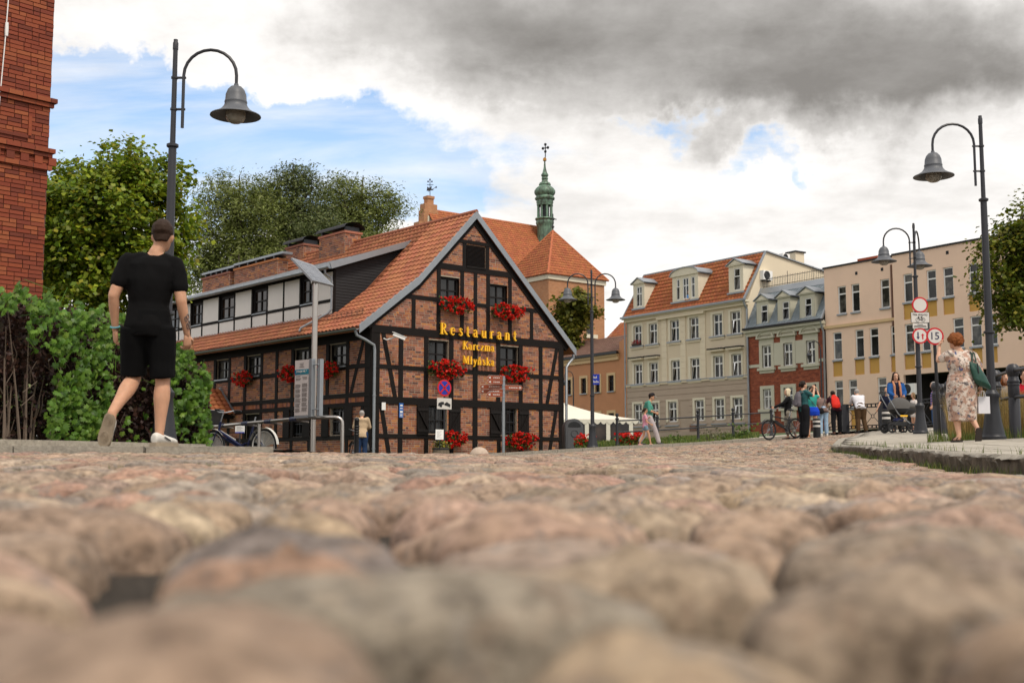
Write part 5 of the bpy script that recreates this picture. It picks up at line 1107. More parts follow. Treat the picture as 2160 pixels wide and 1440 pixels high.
def tree(name, label, base, ells, n, leaf, asp, clump, m, seed, tr=.22, group=None, limbs=26, th=None):
    t_ = thing(name, label, 'tree', base, 0, group); b = Vector(base); r = random.Random(seed)
    ells = [(e[0] - b.x, e[1] - b.y, e[2] - b.z, *e[3:]) for e in ells]
    pts, nor, cen = crown_points(ells, n, clump, seed); cz_ = sum(e[2] for e in ells) / len(ells); zb = min(e[2] - e[5] for e in ells); fork = max(zb + .3, .35 * cz_); cx_ = sum(e[0] for e in ells) / len(ells); cy_ = sum(e[1] for e in ells) / len(ells)
    fk = Vector((cx_ * .25, cy_ * .25, fork)); top = Vector((cx_, cy_, max(e[2] + e[5] * .6 for e in ells)))
    MB().tube([(0, 0, -.3), (0, 0, .3), fk * .5 + Vector((r.uniform(-.1, .1), 0, 0)), fk, fk.lerp(top, .5), top], [tr * 1.5, tr * 1.1, tr, tr * .85, tr * .45, .03], 9).build('trunk', M['bark'], t_, True)
    lm = MB(); r.shuffle(cen)
    for c in cen[:limbs]:
        c = Vector(c); s = fk.lerp(top, r.uniform(0, .75)); mid = s.lerp(c, .5) + Vector((r.uniform(-.3, .3), r.uniform(-.3, .3), r.uniform(.0, .5))) * (c - s).length * .22
        lm.tube([s, mid, c], [tr * .34, tr * .2, .018], 5)
    for c in cen[limbs:limbs * 5]:
        c = Vector(c); d = Vector((c.x, c.y, c.z - cz_)); s = c - d * r.uniform(.15, .4); lm.tube([s, s.lerp(c, .6) + Vector((0, 0, .1)), c + d * .06], [.03, .02, .008], 4)
    lm.build('limb', M['bark'], t_, True)
    link('crown', leaf_mesh('crown', pts, nor, leaf, asp, m), t_); return t_
def ell(px, py, d, rpx, rz=None, ry=None):
    p = P(px, py, d); k = d / F; return (*p, rpx * k, (ry or rpx) * k, (rz or rpx) * k)
M['chest'] = foliage('chestnut_leaves', [(.085,.15,.012),(.14,.225,.015),(.22,.30,.018),(.29,.33,.022),(.11,.18,.014),(.33,.28,.02)], .4, .45, .6, 1.3)
M['willow'] = foliage('willow_leaves', [(.055,.08,.024),(.10,.13,.036),(.155,.18,.06),(.08,.11,.03),(.2,.215,.08)], .25, .5, .55, 1.25)
M['willow2'] = foliage('pale_willow_leaves', [(.11,.145,.03),(.18,.215,.045),(.225,.245,.08),(.14,.18,.036)], .3, .5, .6, 1.3)
def gz(x, y): return float(G(x, y)) - .05
p = P(225, 900, 37); tree('chestnut_tree', 'broad bright green leafy tree behind the hedge, beside the brick tower', (p[0], p[1], gz(p[0], p[1])), [ell(235, 470, 37, 165, 130), ell(270, 365, 37, 95, 72), ell(365, 420, 37.5, 62, 80), ell(130, 430, 37, 105, 88), ell(275, 575, 36.5, 110, 105), ell(150, 590, 36.5, 130, 120), ell(60, 500, 38, 120), ell(385, 500, 38, 40, 70)], 46000, .075, 1.5, .25, M['chest'], 11, .3)
for i, (px, el, lb, mm, n) in enumerate(((500, [ell(505, 480, 76, 95, 105), ell(470, 425, 76, 62, 52), ell(540, 420, 77, 60, 45), ell(440, 560, 75, 80, 110), ell(540, 580, 75, 90, 90), ell(480, 385, 76, 26, 20), ell(545, 380, 76, 22, 18)], 'silvery willow left of the chimneys, nearest the chestnut tree', M['willow2'], 26000),
    (625, [ell(625, 455, 80, 85, 95), ell(620, 390, 80, 58, 42), ell(580, 440, 79, 65, 60), ell(660, 520, 78, 90, 80), ell(600, 540, 78, 85, 80), ell(640, 358, 80, 26, 16), ell(590, 372, 80, 24, 16)], 'tallest dark willow standing behind the restaurant chimneys', M['willow'], 26000),
    (745, [ell(735, 455, 84, 78, 80), ell(715, 410, 84, 52, 38), ell(790, 440, 84, 50, 42), ell(825, 430, 85, 34, 30), ell(700, 500, 83, 70, 60), ell(850, 445, 85, 16, 14), ell(780, 500, 83, 60, 45), ell(705, 378, 84, 22, 14), ell(745, 385, 84, 20, 14), ell(805, 400, 84, 20, 15)], 'loose pale willow reaching right toward the church gable', M['willow2'], 20000))):
    p = P(px, 930, 78 + i * 3); tree('willow_tree', lb, (p[0], p[1], gz(p[0], p[1])), el, int(n * 1.25), .13, .5, .5, mm, 20 + i, .4, 'willows behind the restaurant')
p = P(1205, 900, 101); tree('maple_tree', 'small yellow-green tree in front of the church tower', (p[0], p[1], gz(p[0], p[1])), [ell(1212, 640, 101, 33, 26), ell(1190, 655, 101, 20, 32), ell(1232, 668, 101, 20, 26), ell(1200, 700, 101, 28, 22), ell(1205, 745, 101, 28, 40)], 5200, .2, 1.3, .42, foliage('maple_leaves', [(.09,.11,.014),(.15,.16,.02),(.22,.19,.03)]), 31, .16, None, 14)
p = P(2215, 930, 35); tree('lime_tree', 'leafy tree overhanging the pink office at the right edge', (p[0], p[1], gz(p[0], p[1])), [ell(2150, 560, 35, 85, 95), ell(2190, 490, 35, 75, 70), ell(2108, 640, 35, 45, 50), ell(2090, 590, 35, 40, 26), ell(2210, 640, 35, 90, 70), ell(2230, 540, 36, 110), ell(2150, 665, 34.5, 40, 34)], 24000, .062, 1.6, .24, foliage('lime_leaves', [(.06,.09,.008),(.10,.14,.01),(.17,.19,.016),(.22,.19,.02)], .35), 41, .22)
# ------------------------------------------------------------------ hedge with vine
HX = [-160, 0, 60, 120, 180, 240, 330, 380, 415, 440]; HT = [598, 612, 618, 640, 655, 668, 690, 735, 748, 800]
def hdep(px): return float(np.interp(px, [-160, 0, 330, 440], [11.6, 12.0, 15.2, 16.2]))
def hpt(px, py, off=0.):
    p = P(px, py, hdep(px) + off); return p
def htop(px): return float(np.interp(px, HX, HT)) + 10 * math.sin(px * .11) + 6 * math.sin(px * .29)
b0 = P(150, 938, hdep(150)); hb_ = (float(b0[0]), float(b0[1]), float(G(b0[0], b0[1])))
hd = thing('purple_shrub', 'dark purple-leaved hedge with bare woody stems by the pavement', 'hedge', hb_)
H0 = np.array(hb_)
def col_zone(px, py):
    """share of vine over the shrub at a place on the hedge face"""
    t_ = htop(px); k = (py - t_) / (938 - t_)
    z = 0.
    if k < .10: z = .7
    if 95 < px < 235: z = max(z, .9 * min(1, max(0, (px - 82 - 50 * (1 - k)) / 30)))
    if 60 < px < 140 and k < .35: z = max(z, .5)
    if px > 352: z = max(z, .8 if k < .75 else .35)
    if 230 < px < 352: z = max(z, .2 if k < .4 else .05)
    return z * (.6 + .4 * math.sin(px * .07 + py * .05))
n_sh = 32000; px_ = rng.uniform(-160, 440, n_sh); kk = rng.random(n_sh) ** .9; dd = rng.random(n_sh)
pts = np.array([hpt(a, htop(a) + 6 + (936 - htop(a) - 6) * k, .15 + d * 1.7) for a, k, d in zip(px_, kk, dd)])
keep = np.array([not (a < 110 and k > .52 and d < .62 and rng.random() < .93) for a, k, d in zip(px_, kk, dd)]); pts = pts[keep] - H0
M['purple'] = foliage('purple_leaves', [(.030,.014,.012),(.05,.022,.016),(.022,.013,.012),(.075,.03,.02),(.045,.035,.02)], .2, .55, .6, 1.4)
link('foliage', leaf_mesh('foliage', pts, None, .034, 1.2, M['purple']), hd)
M['stem'] = mat('grey_brown_stems', (.13, .095, .07), .9, .35, 9, .5, 40)
for i in range(46):
    a = rng.uniform(-150, 118); q = rng.uniform(.3, .9); top = htop(a) + (936 - htop(a)) * (1 - q); off = rng.uniform(.1, 1.0); l = rng.uniform(-26, 26)
    o = MB(); pt = [hpt(a, 940, off), hpt(a + l * .3 + rng.uniform(-3, 3), 940 - (940 - top) * .4, off), hpt(a + l, top, off - .1)]; o.tube([Vector(v - H0) for v in pt], [rng.uniform(.012, .02), .011, .005], 5); o.build('stem', M['stem'], hd, True)
for i in range(60):
    a = rng.uniform(-20, 420); t0 = htop(a); y0 = rng.uniform(t0 + 30, 930); o = MB(); s = hpt(a, y0, .3); o.tube([Vector(s - H0), Vector(hpt(a + rng.uniform(-12, 12), y0 - 22, .15) - H0), Vector(hpt(a + rng.uniform(-30, 30), y0 - 45, .05) - H0)], [.007, .005, .003], 4); o.build('twig', M['stem'], hd)
vn_ = thing('climbing_vine', 'fresh green lobed vine draped over the purple hedge', 'vine', hb_)
M['vine'] = foliage('vine_leaves', [(.05,.12,.014),(.095,.20,.024),(.15,.27,.035),(.07,.155,.018),(.20,.30,.045)], .4, .42, .65, 1.3)
lobes = [(0, 0), (.32, -.18), (.62, .02), (.55, .28), (.85, .55), (.45, .55), (.34, .95), (.12, .72), (0, 1.18), (-.12, .72), (-.34, .95), (-.45, .55), (-.85, .55), (-.55, .28), (-.62, .02), (-.32, -.18)]
def vleaf(k):
    r = random.Random(k); mb = MB(); vs = [(0, .35, .0)] + [(x * r.uniform(.9, 1.1), y * r.uniform(.92, 1.08), -.22 * abs(x) - .12 * max(0, y - .5) + r.uniform(-.03, .03)) for x, y in lobes]
    mb.add(vs, [(0, 1 + i, 1 + (i + 1) % len(lobes)) for i in range(len(lobes))]); return mb
vb = [vleaf(k) for k in range(5)]; vm = [b.mesh('leaf', M['vine']) for b in vb]
cand = []
while len(cand) < 2500:
    a = rng.uniform(-150, 444); t0 = htop(a) - 8; y = t0 + (936 - t0) * rng.random()
    if rng.random() < col_zone(a, y) * 1.05: cand.append((a, y))
cand.sort(key=lambda c: -(0 <= c[0] <= 440) * (1 + random.random()))
jv, jf = [], []
from mathutils import Euler
for i, (a, y) in enumerate(cand):
    p = Vector(hpt(a, y, rng.uniform(-.22, .12)) - H0); s = rng.uniform(.038, .078) * (1.2 if i < 300 else .9)
    m3 = Euler((R(rng.uniform(35, 100)), R(rng.uniform(-35, 35)), R(rng.uniform(-60, 60)))).to_matrix().to_4x4(); m3 = Matrix.Translation(p) @ m3 @ Matrix.Rotation(R(180 + rng.uniform(-40, 40)), 4, 'Z') @ Matrix.Scale(s, 4)
    k = i % 5
    if i < 300: o = link('leaf', vm[k], vn_); o.matrix_local = m3
    else:
        b = len(jv); jv += [tuple(m3 @ Vector(v)) for v in vb[k].v]; jf += [[q + b for q in f] for f in vb[k].f]
me = bpy.data.meshes.new('leaves'); me.from_pydata(jv, [], jf); me.materials.append(M['vine']); link('leaves', me, vn_, kind='stuff')
for i in range(40):
    a = rng.uniform(40, 430); y0 = rng.uniform(htop(a), 850); pt = [hpt(a, y0, -.1), hpt(a + rng.uniform(-20, 25), y0 - rng.uniform(-40, 25), -.15), hpt(a + rng.uniform(-45, 50), y0 + rng.uniform(-50, 50), -.1)]
    MB().tube([Vector(v - H0) for v in pt], [.006, .005, .003], 4).build('tendril', M['vine'], vn_)
for i, (px, py, lb) in enumerate(((60, 800, 'dark bush behind the left end of the hedge'), (210, 790, 'dark bush behind the middle of the hedge'), (315, 840, 'dark bush behind the right end of the hedge'))):
    q = P(px, 935, 21 + i); tree('bush', lb, (float(q[0]), float(q[1]), gz(q[0], q[1])), [ell(px, py, 21 + i, 95 - 20 * i, 120 - 25 * i, 80), ell(px + 50 - 12 * i, py + 60, 21 + i, 80 - 22 * i, 80), ell(px - 50, py + 60, 21 + i, 80, 80)], 5000, .06, 1.4, .2, M['willow'], 60 + i, .05, 'dark bushes behind the hedge', 8)
# low kerb under the hedge
hk = link('hedge_kerb', None, None, kind='structure', label='thin grey kerb along the foot of the hedge')
for i in range(9):
    a, b = P(-200 + i * 70, 936, 11.0 + i * .35), P(-130 + i * 70, 936, 11.35 + i * .35); za, zb2 = float(G(a[0], a[1])) + .10, float(G(b[0], b[1])) + .10
    MB().bar((a[0], a[1], za - .06), (b[0], b[1], zb2 - .06), .08, .15).build('kerb_stone', M['kerb'], hk)
# ------------------------------------------------------------------ grass
def blades(name, pos, hgt, wid, m, lean=.35, **k):
    pos = np.asarray(pos, float); n = len(pos); a = rng.uniform(0, 2 * np.pi, n); h = hgt * rng.uniform(.5, 1.2, n); l = rng.uniform(0, lean, n) * h
    d = np.stack([np.cos(a), np.sin(a), np.zeros(n)], 1); s = np.stack([-np.sin(a), np.cos(a), np.zeros(n)], 1) * (wid * rng.uniform(.6, 1.3, n))[:, None] / 2; up = np.array([0, 0, 1.])
    m1 = pos + up * (h * .55)[:, None] + d * (l * .35)[:, None]; t_ = pos + up * h[:, None] * .97 + d * l[:, None]
    V = np.stack([pos - s, pos + s, m1 + s * .7, m1 - s * .7, t_ + s * .12, t_ - s * .12], 1).reshape(-1, 3); b = np.arange(n)[:, None] * 6; Q = np.concatenate([b + np.array([0, 1, 2, 3]), b + np.array([3, 2, 4, 5])], 1).reshape(-1, 4)
    return link(name, np_mesh(name, V, Q, m), k.pop('parent', None), **k)
M['grass'] = foliage('grass_blades', [(.05,.10,.015),(.09,.15,.02),(.14,.18,.03),(.22,.20,.06)], .35); M['drygrass'] = foliage('dry_grass', [(.36,.24,.08),(.46,.31,.10),(.28,.19,.06),(.40,.30,.13),(.20,.19,.05)], .3)
pos = []
def tuft(x, y, n, r, dz=0.):
    for _ in range(n): a, b = random.gauss(0, r), random.gauss(0, r * .6); pos.append((x + a, y + b, float(G(x + a, y + b)) - .03 + dz))
random.seed(5)
for px, d, n in ((260, 4.4, 26), (445, 4.9, 40), (60, 3.9, 26), (340, 5.4, 18), (960, 5.2, 10)): q = P(px, 980, d); tuft(float(q[0]), d, n * 2, .06)
blades('grass', pos, .03, .004, M['grass'], 1.4, kind='stuff', label='small grass tufts between the near cobbles'); pos = []
for i in range(150):
    y = random.uniform(7.5, 22) ** 1.0; n = random.choice((4, 6, 9, 16)); tuft(float(xk(y)) - random.uniform(.0, .08), y, n, .07)
for i in range(60): y = random.uniform(7, 21.5); x = float(xk(y)) + random.uniform(.12, .24); pos.append((x, y, float(G(x, y)) + float(kh(y)) - .01)); pos += [(x + random.gauss(0, .06), y + random.gauss(0, .1), pos[-1][2]) for _ in range(4)]
blades('grass', pos, .085, .006, M['grass'], .8, kind='stuff', label='tufts of green grass at the kerb foot and between cobbles')
pos = []
for i in range(9000):
    px = random.uniform(2000, 2230); d = random.uniform(19.4, 23); x = (px - 1080) / F * d
    if x > xk(d) + 1.6 and far_side(x, d) < 0: pos.append((x, d, float(G(x, d)) + float(kh(d)) - .03))
blades('dry_grass', pos, .78, .008, M['drygrass'], .3, kind='stuff', label='tall golden dry grass bed behind the heavy railing')
pos = [(x, y, float(G(x, y)) + float(kh(y)) - .02) for x, y in ((random.uniform(6.6, 11), random.uniform(18.6, 19.6)) for _ in range(2600)) if x > y * .352]
blades('grass', pos, .2, .008, M['grass'], .6, kind='stuff', label='fringe of green grass before the dry grass bed')
pos = []
for i in range(9000):
    px = random.uniform(1215, 1600); d = random.uniform(40, 62); x = (px - 1080) / F * d
    if far_side(x, d) > 1.6: pos.append((x, d, float(G(x, d)) + .07))
blades('grass', pos, .16, .025, M['grass'], .5, kind='stuff', label='short green lawn grass by the marquee and railing')
M['weed'] = foliage('weed_leaves', [(.05,.10,.015),(.10,.16,.03),(.14,.18,.05)], .35)
def weed(px, py, d, h, n, label, m=None):
    q = P(px, py, d); x, y = float(q[0]), float(q[1]); t_ = thing('weed', label, 'plant', (x, y, S(x, y) - .02)); pts = np.stack([rng.normal(0, h * .45, n), rng.normal(0, h * .3, n), np.abs(rng.normal(0, h * .5, n))], 1)
    link('leaves', leaf_mesh('leaves', pts, None, .05, 1.6, m or M['weed']), t_); blades('stems', [(random.gauss(0, h * .3), random.gauss(0, h * .2), 0) for _ in range(26)], h, .02, m or M['weed'], .7, parent=t_)
weed(1422, 925, 43.5, .5, 26, 'single young weed on the grass below the walled-up door'); weed(1503, 921, 43, .5, 90, 'spiky grey-green plant left of the fourth railing post', foliage('grey_leaves', [(.12,.13,.07),(.18,.17,.09)])); weed(1566, 919, 43.5, .45, 160, 'green weeds right of the last railing post'); weed(1528, 921, 43.5, .3, 60, 'low weeds between the last two railing posts')
def flower_bed(px, py, d, w_, n, label):
    q = P(px, py, d); x, y = float(q[0]), float(q[1]); t_ = thing('flower_bed', label, 'flowers', (x, y, S(x, y)), 0, 'red flower beds along the pavement'); pts = np.stack([rng.uniform(-w_ / 2, w_ / 2, n), rng.uniform(-.3, .3, n), rng.uniform(.12, .5, n)], 1)
    link('blossoms', leaf_mesh('blossoms', np.repeat(pts[:n // 3], 8, 0) + rng.normal(0, .03, (n // 3 * 8, 3)), None, .035, 1.3, M['petal']), t_); link('leaves', leaf_mesh('leaves', pts * np.array([1, 1, .7]), None, .06, 1.4, M['weed']), t_)
flower_bed(1234, 940, 41, .7, 200, 'red flowers between the grey litter bin and the lamp base'); flower_bed(1325, 932, 42.5, .9, 200, 'red flowers under the marquee edge beside the first railing post'); 
# ------------------------------------------------------------------ street furniture
def place(px, d, py=930):
    q = P(px, py, d); return float(q[0]), float(q[1]), S(float(q[0]), float(q[1]))
TMP = bpy.data.scenes.new('tmp')                         # scratch scene in which single objects are evaluated
def text_mesh(s, size, m, ext=.002, align='CENTER'):
    c = bpy.data.curves.new('text', 'FONT'); c.body = s; c.size = size; c.extrude = ext; c.align_x = align; c.align_y = 'CENTER'; c.resolution_u = 3
    o = bpy.data.objects.new('text', c); TMP.collection.objects.link(o); TMP.view_layers[0].update(); dg = TMP.view_layers[0].depsgraph; me = bpy.data.meshes.new_from_object(o.evaluated_get(dg)); bpy.data.objects.remove(o); bpy.data.curves.remove(c)
    me.materials.clear(); me.materials.append(m); return me
M['shade'] = mat('lamp_shade_grey', (.095, .10, .11), .5, .15, 8, .05, 60); M['red'] = mat('sign_red', (.52, .012, .018), .4, .05, 6); M['signw'] = mat('sign_white', (.62, .585, .54), .45, .04, 6); M['navy'] = mat('navy_paint', (.012, .017, .06), .4, .15, 6); M['signblue'] = mat('sign_blue', (.015, .035, .33), .4, .05, 6); M['brown'] = mat('sign_brown', (.26, .055, .02), .5, .1, 6); M['ink'] = mat('black_print', (.015, .015, .016), .6, .05, 6); M['inkblue'] = mat('dark_blue_print', (.02, .02, .07), .6, .05, 6)
def lamp(px, d, H, arms, label, base=True, py=930):
    x, y, z = place(px, d, py); t_ = thing('street_lamp', label, 'street lamp', (x, y, z - .03), 0, 'dark grey bell-shaped street lamps')
    if base: MB().lathe([(.19, 0), (.19, .07), (.175, .09), (.17, .12), (.135, .3), (.108, .52), (.10, .66), (.115, .70), (.115, .74), (.085, .78), (.075, .80)], 16).build('base', M['iron'], t_, 35)
    z1 = H - 1.35; MB().tube([(0, 0, .0), (0, 0, 1.6), (0, 0, z1)], [.068, .060, .050], 12).build('lower_pole', M['lampgrey'], t_, True); MB().tube([(0, 0, z1), (0, 0, H - .05)], [.036, .030], 10).build('upper_pole', M['lampgrey'], t_, True)
    MB().lathe([(.036, -.10), (.036, -.02), (.028, 0.), (.028, .03), (.0, .03)], 10, (0, 0, H)).build('finial', M['lampgrey'], t_, 35)
    for zz, r in ((z1, .075), (1.72, .085)): MB().lathe([(r * .7, -.03), (r, -.015), (r, .015), (r * .6, .03)], 14, (0, 0, zz)).build('collar', M['lampgrey'], t_, 35)
    for a in arms:
        c, s = math.cos(R(a)), math.sin(R(a)); f = lambda u, zz: (u * c, u * s, zz); r0 = .115; RR = .335; zt = H - .44
        pts = [f(r0, H - 1.12)] + [f(r0, H - .9), f(r0, zt)] + [f(r0 + RR - RR * math.cos(R(q)), zt + RR * math.sin(R(q))) for q in range(15, 181, 15)] + [f(r0 + 2 * RR, zt - .11)]
        MB().tube(pts, .021, 8).build('arm', M['lampgrey'], t_, True)
        for zz in (H - .47, H - .88): MB().tube([f(-.04, zz), f(r0 + .03, zz)], .016, 6).build('bracket', M['lampgrey'], t_); MB().lathe([(.045, -.012), (.045, .012)], 10, (0, 0, zz)).build('clamp', M['lampgrey'], t_)
        cx_, cy_, zb = (r0 + 2 * RR) * c, (r0 + 2 * RR) * s, zt - .13
        sh = MB().lathe([(.0, .02), (.028, .02), (.03, -.005), (.07, -.02), (.105, -.06), (.128, -.12), (.134, -.2), (.140, -.205), (.142, -.225), (.136, -.235), (.15, -.275), (.185, -.32), (.25, -.362), (.315, -.39), (.318, -.40), (.31, -.402), (.24, -.375), (.17, -.33), (.12, -.27), (.0, -.26)], 28, (cx_, cy_, zb), cap=False).build('shade', M['shade'], t_, 50)
        MB().lathe([(.115, -.28), (.128, -.36), (.125, -.42), (.10, -.465), (.06, -.488), (.0, -.495)], 20, (cx_, cy_, zb), cap=False).build('globe', M['bulb'], sh, True)
    return t_
lamp(346, 14.5, 5.2, (0,), 'tall lamp with one arm to the right, behind the man in black', True, 900)
lamp(2096, 18.5, 5.2, (180,), 'tall lamp with one arm to the left, beside the woman in the floral dress', True)
sl_ = lamp(1943, 29.7, 5.38, (180, 62), 'two-armed lamp carrying the round traffic signs', True)
lamp(1250, 38.0, 5.8, (180, 0), 'two-armed lamp with blue street plate before the marquee', True)
def lantern(px, d, H, label):
    x, y, z = place(px, d); t_ = thing('lantern_post', label, 'lantern', (x, y, z), 0, 'slim old-style lantern posts by the houses')
    MB().tube([(0, 0, 0), (0, 0, H * .9)], .05, 8).build('post', M['iron'], t_); MB().tube([(0, 0, H * .9)] + [(-.35 + .35 * math.cos(R(a)), 0, H * .9 + .5 * math.sin(R(a))) for a in range(15, 181, 15)] + [(-.7, 0, H * .85)], .03, 6).build('hook', M['iron'], t_)
    MB().lathe([(.02, .1), (.09, .05), (.2, -.1), (.12, -.12), (.1, -.3), (.0, -.32)], 10, (-.7, 0, H * .85)).build('lantern_head', M['iron'], t_, 35)
lantern(1210, 90, 5.6, 'slim lantern post before the terracotta house'); lantern(1736, 72.5, 5.9, 'slim lantern post before the brick townhouse')
def rot_disc(parent, x, y, z, r, ring, fill, nm='sign_disc', ang=0.):
    d = link(nm, None, parent, (x, y, z), ang)
    MB().prism([(r * math.cos(2 * math.pi * i / 36), r * math.sin(2 * math.pi * i / 36)) for i in range(36)], lambda a, b, q: (a, q, b), 0, .012).build('rim', ring, d)
    MB().prism([(r * .80 * math.cos(2 * math.pi * i / 36), r * .80 * math.sin(2 * math.pi * i / 36)) for i in range(36)], lambda a, b, q: (a, q, b), -.004, .0).build('face', fill, d); return d
def sign_thing(nm, label, px, py, d, cat='sign'):
    q = P(px, py, d); return thing(nm, label, cat, tuple(map(float, q)))
dS = 29.55
t_ = sign_thing('traffic_sign', 'round white sign with red rim, topmost on the lamp post', 1940.5, 643, dS); rot_disc(t_, 0, 0, 0, .205, M['red'], M['signw']); MB().box(-.03, .03, .012, .1, -.05, .05).build('clamp', M['iron'], t_)
t_ = sign_thing('traffic_plate', 'white plate reading Nie dotyczy above a bicycle symbol', 1941, 669.5, dS)
MB().box(-.235, .235, 0, .012, -.135, .135).build('rim', M['ink'], t_); MB().box(-.225, .225, -.004, -.0005, -.125, .125).build('face', M['signw'], t_); link('lettering', text_mesh('Nie dotyczy', .078, M['ink']), t_, (0, -.007, .075), (R(90), 0, 0)); MB().box(-.03, .03, .012, .1, -.05, .05).build('clamp', M['iron'], t_)
for cx_ in (-.07, .075): MB().tube([(cx_ + .045 * math.cos(a * .4), -.008, -.06 + .045 * math.sin(a * .4)) for a in range(16)], .0045, 4, closed=True).build('bicycle_symbol', M['ink'], t_)
for a, b in (((-.07, -.06), (-.045, .02)), ((-.05, .0), (.045, .01)), ((.075, -.06), (.03, .03)), ((.0, -.06), (.045, .01)), ((-.05, .0), (.0, -.06)), ((.0, -.06), (.075, -.06)), ((.03, .03), (.06, .03)), ((-.06, .025), (-.03, .025))): MB().tube([(a[0], -.008, a[1]), (b[0], -.008, b[1])], .005, 4).build('bicycle_symbol', M['ink'], t_)
t_ = sign_thing('traffic_plate', 'small white text plate under the bicycle plate', 1941, 687, dS); MB().box(-.185, .185, 0, .012, -.066, .066).build('face', M['signw'], t_); MB().box(-.03, .03, .012, .1, -.03, .03).build('clamp', M['iron'], t_)
for zz, w_ in ((.03, .07), (0, .15), (-.032, .16)): MB().box(-w_, w_, -.003, -.001, zz - .007, zz + .007).build('print_line', M['ink'], t_)
t_ = sign_thing('traffic_sign', 'round sign with a black down arrow and a red up arrow', 1941, 708, dS); rot_disc(t_, 0, 0, 0, .20, M['red'], M['signw']); MB().box(-.03, .03, .012, .1, -.05, .05).build('clamp', M['iron'], t_)
for cx_, sg_, m_ in ((-.055, -1, M['inkblue']), (.062, 1, M['red'])):
    h = .095 if sg_ < 0 else .075; zc_ = .0 if sg_ < 0 else -.015
    MB().prism([(cx_ - .016, zc_ - sg_ * h), (cx_ + .016, zc_ - sg_ * h), (cx_ + .016, zc_ + sg_ * h * .3), (cx_ + .043, zc_ + sg_ * h * .3), (cx_, zc_ + sg_ * h), (cx_ - .043, zc_ + sg_ * h * .3), (cx_ - .016, zc_ + sg_ * h * .3)], lambda a, b, q: (a, q, b), -.008, -.005).build('arrow', m_, t_)
x, y, z = place(1983, 22.4); t_ = thing('round_sign', 'round red-rimmed sign reading 15 on its own black post', 'sign', (x, y, z)); q = P(1975.5, 708, 22.3); dx, dz = float(q[0]) - x, float(q[2]) - z
MB().tube([(0, 0, -.1), (dx * .98, .03, dz + .12)], .032, 10).build('post', M['black'], t_, True); ds_ = rot_disc(t_, dx, -.02, dz, .168, M['red'], M['signw']); link('numeral', text_mesh('15', .2, M['inkblue']), ds_, (-.012, -.007, 0), (R(90), 0, 0))
# no stopping sign and tow-away plate
x, y, z = place(937, 40.4); t_ = thing('no_stopping_sign', 'blue and red no stopping sign with tow-away plate before the gable', 'sign', (x, y, z)); q = P(937, 818, 40.4); zc_ = float(q[2]) - z
MB().tube([(0, 0, -.1), (0, 0, zc_ + .3)], .03, 8).build('post', M['iron'], t_); sg = rot_disc(t_, 0, -.04, zc_, .29, M['red'], M['signblue'], ang=R(38))
for s in (1, -1): MB().bar((-.17, -.01, -.17 * s), (.17, -.01, .17 * s), .012, .055, (0, 1, 0) if False else (0, 0, 1)).build('cross_bar', M['red'], sg)
pl_ = link('plate', None, t_, (0, -.04, zc_ - .54), R(38)); MB().box(-.3, .3, 0, .012, -.19, .19).build('face', M['signw'], pl_)
for poly in ([(-.26, -.05), (-.24, .02), (-.12, .06), (-.02, .06), (-.02, -.03), (-.26, -.09)], [(.0, .0), (.1, .06), (.25, -.02), (.24, -.12), (.18, -.1), (.0, -.05)], [(-.2, -.05), (-.1, -.05), (-.1, -.12), (-.2, -.12)]): MB().prism(poly, lambda a, b, q: (a, q, b), -.006, -.002).build('tow_symbol', M['ink'], pl_)
# finger post
x, y, z = place(1062, 39); t_ = thing('finger_post', 'grey finger post with six brown direction signs before the gable', 'signpost', (x, y, z)); q = P(1062, 793, 39); Ht = float(q[2]) - z
MB().tube([(0, 0, -.1), (0, 0, Ht)], .05, 10).build('post', M['zinc'], t_, True); k = 39 / F
for i, (x0, x1, yc, hh, sgn) in enumerate(((-36, -2, 797, 9, -1), (-36, -2, 806, 9, -1), (-51, -2, 815, 8.5, -1), (-50, -2, 825, 8, -1), (-37, -2, 832.5, 9.5, -1), (2, 44, 817, 9.5, 1))):
    zc_ = Ht - (yc - 793) * k; a, b, h = x0 * k, x1 * k, hh * k / 2; ti = (.04, .02, -.03, -.02, .0, .0)[i]
    f = link('finger', None, t_, (0, -.07 + .02 * (i % 3), zc_), R((28, 32, -18, -14, 30, 34)[i]) * .6); tip = h * .8
    pts = [(a + tip, -h), (b, -h), (b, h), (a + tip, h), (a, 0)] if sgn < 0 else [(a, -h), (b - tip, -h), (b, 0), (b - tip, h), (a, h)]
    MB().prism(pts, lambda u, v, q: (u, q, v), 0, .03).build('board', M['brown'], f); MB().prism([(u * 1., v * 1.07) for u, v in pts], lambda u, v, q: (u, q, v), .004, .026).build('edge', M['signw'], f)
    tx0, tx1 = (a + (b - a) * .4, b - .1) if sgn < 0 else (a + .16, b - (b - a) * .25); u = tx0
    while u < tx1: w_ = random.uniform(.03, .07); MB().box(u, min(u + w_, tx1), -.004, -.001, -h * .22, h * .16).build('print_mark', M['signw'], f); u += w_ + .018
    ax = a + tip * 1.3 if sgn < 0 else b - tip * 1.3; MB().prism([(ax + .05 * -sgn, -h * .55), (ax + .05 * -sgn, h * .55), (ax + .03 * sgn, 0)], lambda u, v, q: (u, q, v), -.004, -.001).build('arrow_mark', M['signw'], f)
for yc in (800, 812, 820, 829, 836): MB().lathe([(.06, -.05), (.06, .05)], 10, (0, 0, Ht - (yc - 793) * k)).build('clamp', M['zinc'], t_)
